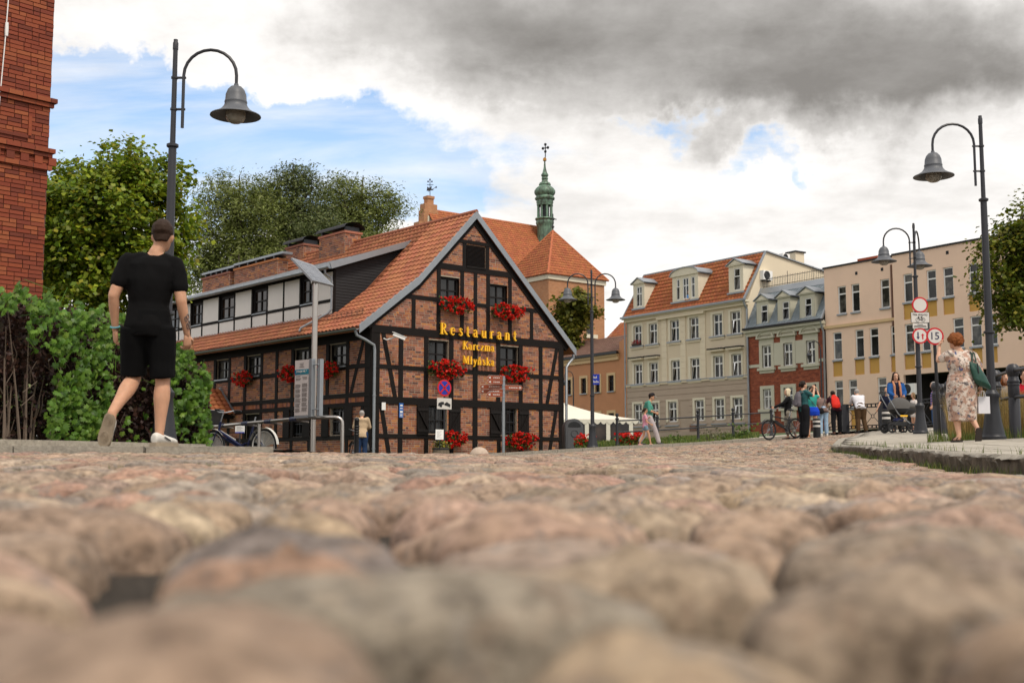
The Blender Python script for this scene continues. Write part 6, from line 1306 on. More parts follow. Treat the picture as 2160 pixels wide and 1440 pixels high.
# blue street plate on the double lamp
q = P(1257, 800, 37.85); t_ = thing('street_plate', 'small blue street name plate on the double lamp post', 'sign', tuple(map(float, q)), R(-20)); MB().box(-.1, .12, 0, .012, -.17, .17).build('plate', M['signblue'], t_)
for zz, n_ in ((.07, 4), (-.07, 6)):
    for i in range(n_): x0 = -.08 + i * .03; MB().box(x0, x0 + .019, -.004, -.001, zz - .035, zz + (.04 if i % 3 == 0 else .012)).build('print_mark', M['signw'], t_)
MB().box(-.13, -.1, .0, .05, -.1, .1).build('strap', M['iron'], t_)
# stop board with solar panel
D1_ = 20.
def pv(px, py, d=D1_): return Vector(P(px, py, d))
x, y, z = place(660, D1_); O = Vector((x, y, z)); t_ = thing('information_post', 'steel post with tilted solar panel and white timetable board by the bicycle rail', 'signpost', O)
top = pv(660, 598) - O; MB().tube([(0, 0, -.2), (0, 0, top.z)], .048, 12).build('post', M['steel'], t_, True)
sp_ = link('solar_panel', None, t_); cs = [pv(615, 543, 20.25) - O, pv(662, 553 + 6, 20.95) - O, pv(704, 602, 20.45) - O, pv(660, 591, 19.75) - O]
nrm_ = (cs[1] - cs[0]).cross(cs[3] - cs[0]).normalized(); nrm_ = nrm_ if nrm_.z > 0 else -nrm_
MB().add(cs + [c - nrm_ * .035 for c in cs], [(0, 1, 2, 3), (7, 6, 5, 4), (0, 4, 5, 1), (1, 5, 6, 2), (2, 6, 7, 3), (3, 7, 4, 0)]).build('panel_frame', M['zinc'], sp_)
for i in range(4):
    for j in range(6):
        b4 = lambda u, v: cs[0].lerp(cs[1], u).lerp(cs[3].lerp(cs[2], u), v); u0, u1, v0, v1 = .05 + .9 * i / 4 + .008, .05 + .9 * (i + 1) / 4 - .008, .04 + .92 * j / 6 + .006, .04 + .92 * (j + 1) / 6 - .006
        for sgn in (1, -1): MB().add([b4(u0, v0) + nrm_ * (.003 if sgn > 0 else -.039), b4(u1, v0) + nrm_ * (.003 if sgn > 0 else -.039), b4(u1, v1) + nrm_ * (.003 if sgn > 0 else -.039), b4(u0, v1) + nrm_ * (.003 if sgn > 0 else -.039)], [(0, 1, 2, 3)]).build('solar_cell', mat('solar_cell', (.10, .11, .135), .25, .2, 6) if 'cell' not in M else M['cell'], sp_); M.setdefault('cell', bpy.data.materials['solar_cell'])
MB().tube([top, (cs[0] + cs[2]) / 2 - nrm_ * .04], .03, 8).build('panel_bracket', M['steel'], sp_)
bd = link('timetable_board', None, t_); A_, B_, C_, Dd = pv(620.5, 761, 20.15), pv(649.5, 757, 19.9), pv(649.5, 874, 19.9), pv(620.5, 877, 20.15); A_, B_, C_, Dd = [v - O for v in (A_, B_, C_, Dd)]
C_.z = Dd.z = (C_.z + Dd.z) / 2; A_.z = B_.z = (A_.z + B_.z) / 2; uax = (B_ - A_).normalized(); bn = uax.cross(Vector((0, 0, 1))).normalized(); bn = bn if bn.y < 0 else -bn; wB = (B_ - A_).length; hB = A_.z - Dd.z
t2 = lambda u, v, q=0.: Dd + uax * (u * wB) + Vector((0, 0, v * hB)) + bn * q
def bq(nm, u0, u1, v0, v1, q, m_, par=None, th__=.004): MB().add([t2(u0, v0, q), t2(u1, v0, q), t2(u1, v1, q), t2(u0, v1, q), t2(u0, v0, q - th__), t2(u1, v0, q - th__), t2(u1, v1, q - th__), t2(u0, v1, q - th__)], [(0, 1, 2, 3), (0, 4, 5, 1), (1, 5, 6, 2), (2, 6, 7, 3), (3, 7, 4, 0)]).build(nm, m_, par or bd)
bq('board_face', 0, 1, 0, 1, 0, mat('timetable_white', (.52, .46, .43), .55, .06, 4), None, .05); bq('blue_band', 0, 1, .735, .83, .004, mat('teal_band', (.01, .10, .26), .4, .3, 5, c2=(.02, .24, .26))); bq('board_foot', 0, 1, -.05, -.002, .003, M['zinc'], None, .06)
ang_ = math.atan2(uax.y, uax.x); tm = link('lettering', text_mesh('STACJA NR 7', .048, M['signw']), bd, t2(.5, .79, .008), (R(90), 0, ang_))
for i in range(36):
    v = .06 + i * .0145
    for u0, u1 in ((.06, .46), (.54, .94)):
        if (i * 7 + int(u0 * 10)) % 6 != 5: bq('print_line', u0, u1 - .1 * random.random(), v, v + .008, .004, M['inkline'] if 'inkline' in M else M.setdefault('inkline', mat('grey_print', (.20, .17, .155), .7, .05, 5)))
for v, u0, u1 in ((.70, .08, .4), (.68, .55, .9), (.66, .08, .45), (.655, .6, .9), (.64, .08, .4), (.90, .4, .6), (.93, .35, .65), (.87, .33, .67)): bq('print_line', u0, u1, v, v + .012, .004, M['inkline'])
MB().tube([t2(1.14, -.03, -.03), t2(1.14, 1.01, -.03)], .052, 4).build('side_profile', M['zinc'], bd); MB().tube([t2(1.5, -.02, -.1), t2(1.5, 1., -.1)], .052, 4).build('side_profile', M['zinc'], bd); MB().tube([t2(.9, .9, -.03), t2(1.6, .9, -.03)], .012, 6).build('board_bracket', M['zinc'], bd); MB().tube([t2(.9, .1, -.03), t2(1.6, .1, -.03)], .012, 6).build('board_bracket', M['zinc'], bd)
# steel rail for bicycles
rz_ = float(P(690, 880, 19.9)[2]); pr = [Vector((*P(722, 950, 19.9)[:2], float(G(*P(722, 950, 19.9)[:2])) - .1))]; e1 = Vector(P(722, 900, 19.9)); e1.z = rz_ - .12; e2 = Vector(P(707, 880, 19.9)); e2.z = rz_
s0 = Vector(P(660, 880, 19.95)); s0.z = rz_; s1 = Vector((*(P(400, 900, 26.2)[:2]), rz_)); dirr = (s1 - s0)
t_ = thing('bicycle_rail', 'stainless steel bicycle rail with navy clamps running toward the hedge', 'bicycle rack', pr[0]); o_ = pr[0]
pts = [pr[0], e1] + [e1 + (Vector((e1.x, e1.y, rz_)) - e1) * (1 - (1 - k_) ** 2) + (e2 - Vector((e1.x, e1.y, rz_))) * k_ ** 2 for k_ in (.25, .5, .75)] + [e2, s0, s1]
MB().tube([p - o_ for p in pts], .032, 12).build('rail', M['steel'], t_, True)
for k_ in (.37, .98): p = s0 + dirr * k_; MB().tube([(p - o_), Vector((p.x, p.y, float(G(p.x, p.y)) - .1)) - o_], .032, 10).build('support_post', M['steel'], t_, True)
for k_ in (.12, .30, .48, .68, .84): p = s0 + dirr * k_; u_ = dirr.normalized(); MB().tube([p - u_ * .16 - o_, p + u_ * .16 - o_], .042, 12).build('clamp', M['navy'], t_, True); MB().tube([p - Vector((0, 0, .03)) - o_, p - u_ * .1 + Vector((.25, -.2, -.06)) - o_], .014, 6).build('lock_pin', M['steel'], t_)
# bicycles
def torus(mb, c, r, rr, n=32, k=6, m=0): mb.tube([(c[0] + r * math.cos(2 * math.pi * i / n), c[1], c[2] + r * math.sin(2 * math.pi * i / n)) for i in range(n)], rr, k, m, closed=True)
def bicycle(label, front, rear, col, opts=''):
    """front/rear: ground points of the wheels"""
    f, r = Vector(front), Vector(rear); d = f - r; wb = math.hypot(d.x, d.y); t_ = thing('bicycle', label, 'bicycle', r, math.atan2(d.y, d.x)); Rw = .335
    M['rim'] = M.get('rim') or mat('pale_rim', (.6, .58, .52), .4, .1, 5)
    for cx_, dz in ((0, 0), (wb, d.z)):
        w_ = link('wheel', None, t_, (cx_, 0, dz + Rw)); o = MB(); torus(o, (0, 0, 0), Rw - .02, .022); o.build('tyre', M['rubber'], w_, True); o = MB(); torus(o, (0, 0, 0), Rw - .05, .012); o.build('rim', M['rim'] if 'pale' in opts else M['iron'], w_, True)
        o = MB()
        for i in range(18): a = 2 * math.pi * i / 18; o.tube([(0, .02 * (-1) ** i, 0), ((Rw - .05) * math.cos(a), 0, (Rw - .05) * math.sin(a))], .003, 4)
        o.build('spokes', M['zinc'], w_); MB().tube([(0, -.05, 0), (0, .05, 0)], .02, 8).build('hub', M['zinc'], w_)
        if 'pale' in opts and cx_ == 0:
            o = MB(); n = 14; vs = [(.0, -.04, .0)] + [((Rw + .02) * math.cos(R(20 + 150 * i / n)), -.045, (Rw + .02) * math.sin(R(20 + 150 * i / n))) for i in range(n + 1)]; o.add(vs, [(0, i + 1, i + 2) for i in range(n)]); o.build('skirt_guard', mat('printed_skirt_guard', (.52, .46, .36), .5, .5, 9, c2=(.75, .7, .6)), w_)
        if 'pale' in opts and cx_ > 0: o = MB(); n = 14; vs = [(.0, -.03, 0)] + [(.22 * math.cos(R(-30 + 210 * i / n)), -.035, .22 * math.sin(R(-30 + 210 * i / n))) for i in range(n + 1)]; o.add(vs, [(0, i + 1, i + 2) for i in range(n)]); o.build('wheel_panel', mat('printed_wheel_panel', (.5, .36, .3), .5, .5, 11, c2=(.8, .75, .7)), w_)
        o = MB(); n = 12; a0, a1 = (20, 175) if cx_ == 0 else (30, 140); vs = [((Rw + .03) * math.cos(R(a0 + (a1 - a0) * i / n)), s * .035, (Rw + .03) * math.sin(R(a0 + (a1 - a0) * i / n))) for i in range(n + 1) for s in (-1, 1)]; o.add(vs, [(2 * i, 2 * i + 1, 2 * i + 3, 2 * i + 2) for i in range(n)]); o.build('mudguard', M['rim'] if 'pale' in opts else M['black'], w_, True)
    h = d.z; bb = Vector((.43, 0, .28)); st = Vector((.28, 0, .72)); hd_ = Vector((wb - .20, 0, .84 + h)); hb2 = Vector((wb - .15, 0, .66 + h)); ra = Vector((0, 0, Rw)); fa = Vector((wb, 0, Rw + h))
    o = MB(); low = 'step' in opts
    o.tube([bb, bb.lerp(hd_, .3) + Vector((.03, 0, -.06)) if low else bb.lerp(hb2, .5), hb2], .028 if low else .032, 8); o.tube([bb, st], .02, 8); o.tube([bb, ra], .013, 6); o.tube([st.lerp(bb, .2), ra], .012, 6); o.tube([hb2, hd_], .022, 8)
    if low: o.tube([bb + Vector((-.02, 0, .12)), bb + Vector((.25, 0, .06)), hb2 - Vector((.1, 0, .12))], .018, 8)
    else: o.tube([st.lerp(bb, .25), hd_ - Vector((0, 0, .06))], .02, 8); o.bar(bb.lerp(hb2, .2) + Vector((0, 0, .02)), bb.lerp(hb2, .8) + Vector((0, 0, .02)), .07, .09)
    o.build('frame', col, t_, True); MB().tube([hb2 + Vector((0, .05, 0)), fa + Vector((0, .05, 0))], .012, 6).build('fork_leg', col, t_); MB().tube([hb2 + Vector((0, -.05, 0)), fa + Vector((0, -.05, 0))], .012, 6).build('fork_leg', col, t_)
    if 'pale' in opts: MB().bar(bb.lerp(hb2, .45) + Vector((0, -.03, .0)), hb2 + Vector((-.01, -.03, -.02)), .012, .06).build('frame_plate', M['rim'], t_)
    st2 = st + Vector((-.06, 0, .18)); MB().tube([st, st2], .014, 6).build('seat_post', M['zinc'], t_)
    if 'nosaddle' not in opts: MB().ball(st2 + Vector((0, 0, .03)), (.14, .08, .035), 10, 6).build('saddle', M['black'], t_, True)
    hs_ = hd_ + Vector((-.06, 0, .16)); MB().tube([hd_, hs_], .014, 6).build('stem', M['zinc'], t_); hbar = [hs_ + Vector((-.2, -.29, .05)), hs_ + Vector((-.05, -.26, .06)), hs_ + Vector((.03, -.1, .02)), hs_ + Vector((.03, .1, .02)), hs_ + Vector((-.05, .26, .06)), hs_ + Vector((-.2, .29, .05))]
    hb3 = MB().tube(hbar, .012, 6).build('handlebar', M['zinc'], t_, True); 
    for s in (0, 1): MB().tube([hbar[0 if s == 0 else -1], hbar[1 if s == 0 else -2]], .018, 8).build('grip', M['black'], hb3, True)
    MB().lathe([(.09, -.006), (.09, .006)], 16, (0, 0, 0)).build('chainring', M['iron'], t_, loc=bb, rot=(R(90), 0, 0))
    for s in (1, -1): MB().tube([bb + Vector((0, .06 * s, 0)), bb + Vector((.1 * s, .07 * s, -.13 * s)), bb + Vector((.1 * s, .15 * s, -.13 * s))], .01, 6).build('crank', M['iron'], t_); MB().box(-.045, .045, -.04, .04, -.012, .012).build('pedal', M['black'], t_, loc=bb + Vector((.1 * s, .13 * s, -.13 * s)))
    if 'basket' in opts:
        o = MB(); c = Vector((wb + .08, 0, .98 + h)); o.add([c + Vector(v) for v in ((-.12, -.15, -.2), (.12, -.15, -.2), (.12, .15, -.2), (-.12, .15, -.2), (-.16, -.2, .08), (.18, -.2, .08), (.18, .2, .08), (-.16, .2, .08))], [(0, 1, 2, 3), (0, 1, 5, 4), (1, 2, 6, 5), (2, 3, 7, 6), (3, 0, 4, 7)]); bk = o.build('basket', M['black'], t_)
        MB().tube([c + Vector((-.16, -.2, .085)), c + Vector((.18, -.2, .085)), c + Vector((.18, .2, .085)), c + Vector((-.16, .2, .085))], .009, 6, closed=True).build('basket_rim', M['zinc'], bk)
    return t_
def gp_(px, d): x, y, z = place(px, d); return (x, y, z + .01)
def gq(px, d): q = P(px, 940, d); return (float(q[0]), float(q[1]), float(G(q[0], q[1])) + .01)
bicycle('navy step-through bicycle with basket and pale wheel guards at the steel rail', gq(449, 23.4), gq(556, 22.7), M['navy'], 'step pale basket nosaddle')
bicycle('black bicycle held by the blonde woman', gp_(1622, 38.3), gp_(1679, 39.0), M['black'], '')
bicycle('dark bicycle of the man in the beige jacket at the restaurant corner', gq(745, 37.2), gq(768, 36.4), M['black'], 'step')
# bollards
x, y, _ = place(752, 27); z = float(G(x, y)); t_ = thing('bollard', 'black ringed bollard by the man in the beige jacket', 'bollard', (x, y, z)); q = float(P(752, 880, 27)[2]) - z; MB().lathe([(.07, 0), (.07, q * .08), (.055, q * .1), (.055, q * .93), (.062, q * .94), (.05, q * .985), (.02, q)], 12).build('shaft', M['black'], t_, 35)
for k_ in (.62, .68, .74, .8): MB().lathe([(.06, -.012), (.066, 0), (.06, .012)], 12, (0, 0, q * k_)).build('ring', M['black'], t_, 35)
def striped(px, d, h, label):
    x, y, z = place(px, d); t_ = thing('bollard', label, 'bollard', (x, y, z), 0, 'short black bollards with pale bands'); MB().lathe([(.115, 0), (.115, h), (.09, h + .015), (.0, h + .02)], 16).build('shaft', M['black'], t_, 35)
    for k_ in (.62, .86): MB().lathe([(.117, h * k_ - .03), (.117, h * k_ + .03)], 16, cap=False).build('pale_band', M['signw'], t_, 35)
striped(1723.5, 36.5, .58, 'short black bollard with pale bands before the woman in jeans'); striped(1871, 33.5, .62, 'short black bollard with pale bands behind the pram')
# ball-topped railing on the far pavement
t_ = None; rp_ = [(1302, 41.0), (1387, 42.6), (1473, 44.0), (1547, 45.2), (1628, 46.0)]; PP = []
for px, d in rp_: PP.append(Vector(place(px, d)))
t_ = thing('railing', 'black two-bar railing with ball-topped posts along the far pavement', 'railing', PP[0])
for p in PP: MB().lathe([(.10, -.05), (.10, .05), (.075, .07), (.06, .16), (.05, .2), (.05, .95), (.07, .97), (.07, 1.0), (.04, 1.02), (.03, 1.05), (.055, 1.08), (.065, 1.12), (.05, 1.17), (.0, 1.19)], 12, p - PP[0]).build('post', M['iron'], t_, 35)
for a, b in zip(PP[:-1], PP[1:]):
    for h in (.52, .92): MB().tube([a - PP[0] + Vector((0, 0, h)), b - PP[0] + Vector((0, 0, h))], .024, 8).build('rail', M['iron'], t_, True)
# bridge railing with crosses
cr_ = [(1700, 45.5), (1784, 44.2), (1863, 42.6), (1935, 40.8), (2000, 39)]; CC = [Vector(place(a, b)) for a, b in cr_]; t_ = thing('bridge_railing', 'black bridge railing with crossed bars and small rings behind the onlookers', 'railing', CC[0])
for c in CC: MB().box(-.13, .13, -.1, .1, -.05, 1.02).build('post', M['lampgrey'], t_, loc=c - CC[0])
for a, b in zip(CC[:-1], CC[1:]):
    a, b = a - CC[0], b - CC[0]; l = lambda k_, h: a.lerp(b, k_) + Vector((0, 0, h))
    for h in (.10, .20, .86, .98): MB().bar(l(.03, h), l(.97, h), .05, .035).build('rail', M['iron'], t_)
    nb = 2
    for i in range(nb):
        k0, k1 = i / nb + .04, (i + 1) / nb - .04; km = (k0 + k1) / 2
        for (u, v, w2, x2) in ((k0, .2, km - .03, .5), (k0, .86, km - .03, .56), (k1, .2, km + .03, .5), (k1, .86, km + .03, .56)): MB().tube([l(u, v), l(w2, x2)], .011, 6).build('cross_bar', M['iron'], t_)
        c = l(km, .53); u_ = (b - a).normalized(); MB().tube([c + u_ * .065 * math.cos(q * .4) + Vector((0, 0, .065 * math.sin(q * .4))) for q in range(16)], .012, 5, closed=True).build('ring', M['iron'], t_)
    for i in range(9): MB().box(-.02, .02, -.02, .02, .86, .98).build('spacer', M['iron'], t_, loc=a.lerp(b, (i + .5) / 9)); MB().box(-.02, .02, -.02, .02, .1, .2).build('spacer', M['iron'], t_, loc=a.lerp(b, (i + .5) / 9))
# heavy posts with tube rails around the planted bed
hp = [(2215, 17.2), (2143, 18.9), (2105, 20.6), (2052, 23.2), (2006, 26.6), (1992, 28.4), (1978, 27.0)]; HH = [Vector(place(a, b)) for a, b in hp]; t_ = thing('post_railing', 'stout dark cast posts with two tube rails round the dry grass', 'railing', HH[0])
for p in HH: MB().lathe([(.088, -.1), (.088, .62), (.078, .64), (.078, .66), (.088, .68), (.088, .84), (.098, .85), (.098, .87), (.088, .88), (.098, .90), (.098, .92), (.085, .94), (.075, .99), (.085, 1.01), (.105, 1.05), (.108, 1.10), (.095, 1.15), (.06, 1.19), (.0, 1.2)], 16, p - HH[0]).build('post', M['lampgrey'], t_, 35)
for a, b in zip(HH[:-1], HH[1:]):
    for h in (.66, 1.09): MB().tube([a - HH[0] + Vector((0, 0, h)), b - HH[0] + Vector((0, 0, h))], .03, 8).build('rail', M['lampgrey'], t_, True)
# litter bin
x, y, z = place(1208, 44.0); t_ = thing('litter_bin', 'grey plastic litter bin with domed top at the restaurant corner', 'litter bin', (x, y, z), R(12)); M['binp'] = mat('bin_plastic', (.075, .075, .08), .55, .12, 6, .05, 40)
arch_ = [(-.34, 0), (.34, 0), (.36, .8)] + [(.36 * math.cos(R(a)), .8 + .36 * math.sin(R(a))) for a in range(15, 180, 15)] + [(-.36, .8)]
MB().prism(arch_, lambda a, b, q: (a, q, b), -.22, .22).build('body', M['binp'], t_, 35); MB().prism([(u * .93, .03 + v * .93) for u, v in arch_], lambda a, b, q: (a, q, b), -.255, -.22).build('front', M['binp'], t_, 35)
MB().prism([(-.2, .84), (.2, .84)] + [(.25 * math.cos(R(a)), .86 + .19 * math.sin(R(a))) for a in range(0, 181, 20)], lambda a, b, q: (a, q, b), -.262, -.25).build('opening', M['black'], t_); MB().box(-.27, .27, -.268, -.255, .06, .76).build('door', M['binp'], t_)
MB().tube([(.13 * math.cos(i * .4), -.27, .6 + .13 * math.sin(i * .4)) for i in range(16)], .012, 5, closed=True).build('emblem', M['iron'], t_); MB().box(-.3, .3, -.2, .2, -.1, .0).build('foot', M['zinc'], t_)
# barrel planter with menu board, boulder
x, y, z = *P(930, 950, 40.2)[:2], 0; x, y = float(x), float(y); z = float(G(x, y)); t_ = thing('barrel_planter', 'half wooden barrel planted with yellow and grey-green plants', 'planter', (x, y, z)); M['oak'] = mat('weathered_oak', (.15, .115, .08), .85, .3, 6, .3, 30)
n = 16
for i in range(n): a0, a1 = 2 * math.pi * i / n + .01, 2 * math.pi * (i + 1) / n - .01; MB().add([(r * math.cos(a), r * math.sin(a), zz) for zz, r in ((-.1, .26), (.2, .30), (.42, .27)) for a in (a0, a1)], [(0, 1, 3, 2), (2, 3, 5, 4)]).build('stave', M['oak'], t_)
for zz in (.05, .38): MB().lathe([(.295, zz - .025), (.297, zz + .025)], 20, cap=False).build('hoop', M['iron'], t_, 35)
MB().lathe([(.26, .38), (.26, .39)], 16).build('soil', M['soil'], t_); pts = np.stack([rng.normal(0, .12, 260), rng.normal(0, .1, 260), rng.uniform(.38, .62, 260)], 1); link('planting', leaf_mesh('planting', pts, None, .04, 1.4, foliage('planter_leaves', [(.08,.12,.03),(.2,.2,.1),(.45,.40,.03),(.12,.15,.08)])), t_, kind='stuff')
q = P(928, 916, 39.9); t_ = thing('menu_board', 'small white menu card standing over the barrel planter', 'sign', (float(q[0]), float(q[1]), float(q[2])), R(25)); MB().add([(-.16, 0, -.17), (.13, 0, -.17), (.16, .06, .17), (-.13, .06, .17), (-.16, .02, -.17), (.13, .02, -.17), (.16, .08, .17), (-.13, .08, .17)], [(0, 1, 2, 3), (7, 6, 5, 4), (0, 4, 5, 1), (1, 5, 6, 2), (2, 6, 7, 3), (3, 7, 4, 0)]).build('card', M['white'], t_); MB().tube([(0, .02, -.15), (0, .05, -.75)], .015, 6).build('stand', M['iron'], t_)
for i in range(7): MB().box(-.1, .08, .0, .0, 0, 0); zz = .1 - i * .035; yy = .06 * (zz + .17) / .34; MB().add([(-.1 + zz * .09, yy - .003, zz), (.08 - .04 * (i % 3) + zz * .09, yy - .003, zz), (.08 - .04 * (i % 3) + zz * .09, yy - .0015, zz + .008), (-.1 + zz * .09, yy - .0015, zz + .008)], [(0, 1, 2, 3)]).build('print_line', M['inkline'], t_)
x, y, z = place(1011, 36.5); z = float(G(x, y)); mb = MB(); mb.ball((0, 0, 0), (.3, .26, .26), 18, 10); mb.v = [(a * (1 + .08 * mnoise.noise(Vector((a * 3, b * 3, c * 3)))), b, c * (1 + .05 * mnoise.noise(Vector((b * 4, a * 4, c * 4))))) for a, b, c in mb.v]
o = mb.build('boulder', mat('pink_granite', (.46, .35, .27), .85, .25, 14, .4, 60, c2=(.55, .44, .35)), None, True, loc=(x, y, z + .06)); tag(o, 'rounded pale pink granite boulder before the gable', 'boulder')
# pram
x, y, z = place(1897, 31.2); t_ = thing('pram', 'dark grey hooded pram with black wheels', 'pram', (x, y, z), R(8)); M['pramg'] = mat('pram_fabric', (.085, .08, .075), .9, .15, 12, .1, 60)
for cx_, cy_, r in ((-.30, -.22, .13), (-.30, .22, .13), (.24, -.24, .13), (.24, .24, .13)):
    w_ = link('wheel', None, t_, (cx_, cy_, r)); o = MB(); torus(o, (0, 0, 0), r - .025, .026, 20); o.build('tyre', M['rubber'], w_, True)
    for i in range(5): a = 2 * math.pi * i / 5; MB().bar((0, 0, 0), ((r - .03) * math.cos(a), 0, (r - .03) * math.sin(a)), .03, .03).build('spoke', M['black'], w_)
for s in (-.2, .2): MB().tube([(-.42, s, 1.06), (-.34, s, .9), (-.1, s, .5), (.22, s, .25)], .014, 6).build('frame_tube', M['zinc'], t_, True); MB().tube([(-.3, s, .14), (0, s, .4), (.2, s, .62)], .014, 6).build('frame_tube', M['black'], t_, True)
MB().tube([(-.42, -.2, 1.06), (-.44, 0, 1.1), (-.42, .2, 1.06)], .018, 8).build('handle', M['black'], t_, True); MB().ball((.12, 0, .62), (.40, .22, .17), 16, 8).build('carrycot', M['black'], t_, True)
o = MB(); n = 12; vs = []
for i in range(n + 1):
    a = R(-5 + 150 * i / n)
    for j in range(9): b = R(180 * j / 8); vs.append((.04 - .32 * math.cos(a) * (1 if True else 0) * (.55 + .45 * math.sin(b)), -.24 * math.cos(b), .64 + .31 * math.sin(a) * math.sin(b)))
o.add(vs, [(i * 9 + j, i * 9 + j + 1, (i + 1) * 9 + j + 1, (i + 1) * 9 + j) for i in range(n) for j in range(8)]); o.build('hood', M['pramg'], t_, True); MB().ball((.26, 0, .70), (.28, .225, .12), 14, 8).build('cover', M['pramg'], t_, True)
MB().box(-.24, .2, -.2, .2, .2, .3).build('basket', M['black'], t_); MB().box(-.05, .15, -.215, -.2, .43, .47).build('yellow_strap', M['gold'], t_); MB().ball((-.05, -.1, .34), (.16, .1, .07), 8, 5).build('bundle', M['navy'], t_, True)
# marquee
DT = 78.; A_ = P(1347, 884, DT); t_ = thing('marquee', 'white marquee with scalloped edge beside the restaurant', 'marquee', (float(A_[0]), DT, 0.)); M['canvas'] = mat('cream_canvas', (.68, .64, .54), .9, .04, 1.5, .1, 10, dirt=.05)
k = DT / F; zE = float(P(1347, 884, DT)[2]); wM = 8.4; zP = float(P(1190, 841, DT + 1)[2]) + .35; gz_ = float(G(float(A_[0]) - 3, DT)) + .05; ap = (-6.2, 3., zP)
rfm = MB(); cs = [(-wM, 0, zE), (0, 0, zE), (0, 6, zE), (-wM, 6, zE)]; n = 10
for i in range(4):
    a, b = Vector(cs[i]), Vector(cs[(i + 1) % 4]); rows_ = []
    for r_ in range(7):
        q = r_ / 6; rows_.append([a.lerp(b, j / n).lerp(Vector(ap), q) - Vector((0, 0, .28 * math.sin(math.pi * q) * (1 if r_ else 0))) for j in range(n + 1)])
    for r_ in range(6):
        for j in range(n): rfm.add([rows_[r_][j], rows_[r_][j + 1], rows_[r_ + 1][j + 1], rows_[r_ + 1][j]], [(0, 1, 2, 3)])
rfm.build('canopy', M['canvas'], t_, True)
for i, (a, b, L_) in enumerate((((-wM, 0), (0, 0), wM), ((0, 0), (0, 6), 6.))):
    ns = int(L_ / .42); o = MB()
    for s in range(ns):
        for q in range(6):
            u0, u1 = (s + q / 6) / ns, (s + (q + 1) / 6) / ns; h0, h1 = .16 + .17 * math.sin(math.pi * q / 6), .16 + .17 * math.sin(math.pi * (q + 1) / 6); p0 = (a[0] + (b[0] - a[0]) * u0, a[1] + (b[1] - a[1]) * u0 - .02); p1 = (a[0] + (b[0] - a[0]) * u1, a[1] + (b[1] - a[1]) * u1 - .02)
            o.add([(*p0, zE), (*p1, zE), (*p1, zE - h1), (*p0, zE - h0)], [(0, 1, 2, 3)])
    o.build('scalloped_valance', M['canvas'], t_)
for px in (1238, 1283, 1331): xx = (px - 1347) * k; MB().box(xx - .13, xx + .13, -.0, .14, gz_ - .1, zE).build('post', M['canvas'], t_)
for (x0, x1) in ((-4.6, -3.5), (-3.25, -2.1), (-1.85, -.62)): MB().box(x0, x1, .12, .14, gz_ + .25, zE - .1).build('clear_panel', M['glass_brown'], t_); MB().box(x0, x1, .08, .16, gz_, gz_ + .2).build('panel_hem', M['canvas'], t_)
MB().bar((-.75, .5, zE - .1), (-.1, .5, gz_ + .1), .3, .12).build('strut', M['iron'], t_); MB().box(-wM, 0, 5.8, 6, gz_, zE).build('back_wall', M['taupe'], t_)
# small sign on a stand by the rail
q = P(506, 903, 25); z0 = float(G(float(q[0]), float(q[1]))); t_ = thing('notice_board', 'small white notice on a stand behind the navy bicycle', 'sign', (float(q[0]), float(q[1]), z0)); zz = float(q[2]) - z0; MB().box(-.1, .1, 0, .015, zz - .1, zz + .1).build('panel', M['white'], t_); MB().box(-.1, .1, -.003, -.001, zz - .1, zz - .075).build('blue_strip', M['signblue'], t_); MB().tube([(0, .02, -.1), (0, .02, zz)], .015, 6).build('stand', M['iron'], t_)
for i in range(5): MB().box(-.07, .06 - .03 * (i % 2), -.003, -.001, zz + .06 - i * .028, zz + .066 - i * .028).build('print_line', M['inkline'], t_)
# ------------------------------------------------------------------ people
JOBS = []
def remesh(mb, name, m, vox, it=6, fold=0., fs=9., seed=0, extra=None):
    """queue a set of overlapping shapes to be fused into one smooth skin; the mesh returned is filled by run_jobs()"""
    me = bpy.data.meshes.new('tmp'); me.from_pydata(mb.v, [], mb.f); o = bpy.data.objects.new('tmp', me); TMP.collection.objects.link(o)
    r = o.modifiers.new('r', 'REMESH'); r.mode = 'VOXEL'; r.voxel_size = vox; q = o.modifiers.new('s', 'SMOOTH'); q.factor = .5; q.iterations = it
    out = bpy.data.meshes.new(name); out.materials.append(m); JOBS.append((o, out, fold, fs, seed, extra)); return out
def run_jobs():
    TMP.view_layers[0].update(); dg = TMP.view_layers[0].depsgraph; junk = []
    for o, out, fold, fs, seed, extra in JOBS:
        bm = bmesh.new(); bm.from_mesh(o.evaluated_get(dg).data); bm.normal_update()
        if fold:
            new = []
            for v in bm.verts:
                p = v.co; n = mnoise.noise(Vector((p.x * fs, p.y * fs, p.z * fs * .55 + seed))) + .5 * mnoise.noise(Vector((p.x * fs * 2.3 + p.z * 9, p.y * fs * 2.3, p.z * fs * 1.4 + seed))); new.append(p + v.normal * (n * fold))
            for v, p in zip(bm.verts, new): v.co = p
        if extra:
            me = bpy.data.meshes.new('tmp'); me.from_pydata(extra.v, [], extra.f); bm.from_mesh(me); junk.append(me)
        for f in bm.faces: f.smooth = True; f.material_index = 0
        bm.to_mesh(out); bm.free(); junk += [o.data, o]
    bpy.data.batch_remove(junk); bpy.data.scenes.remove(TMP)
def skin(c): 
    t = NT('skin'); t.col(t.mix(t.rng(t.noise(14, 4), .3, .7), mul(c, .88), mul(c, 1.1))); t.set(rough=.55, spec=.35); t.b.inputs['Subsurface Weight'].default_value = .12; t.b.inputs['Subsurface Radius'].default_value = (.02, .008, .004); return t.m
def cloth(name, c, **k): return mat(name, c, k.pop('rough', .9), k.pop('var', .12), k.pop('sc', 6), k.pop('bump', .2), k.pop('bs', 260), spec=.12, **k)
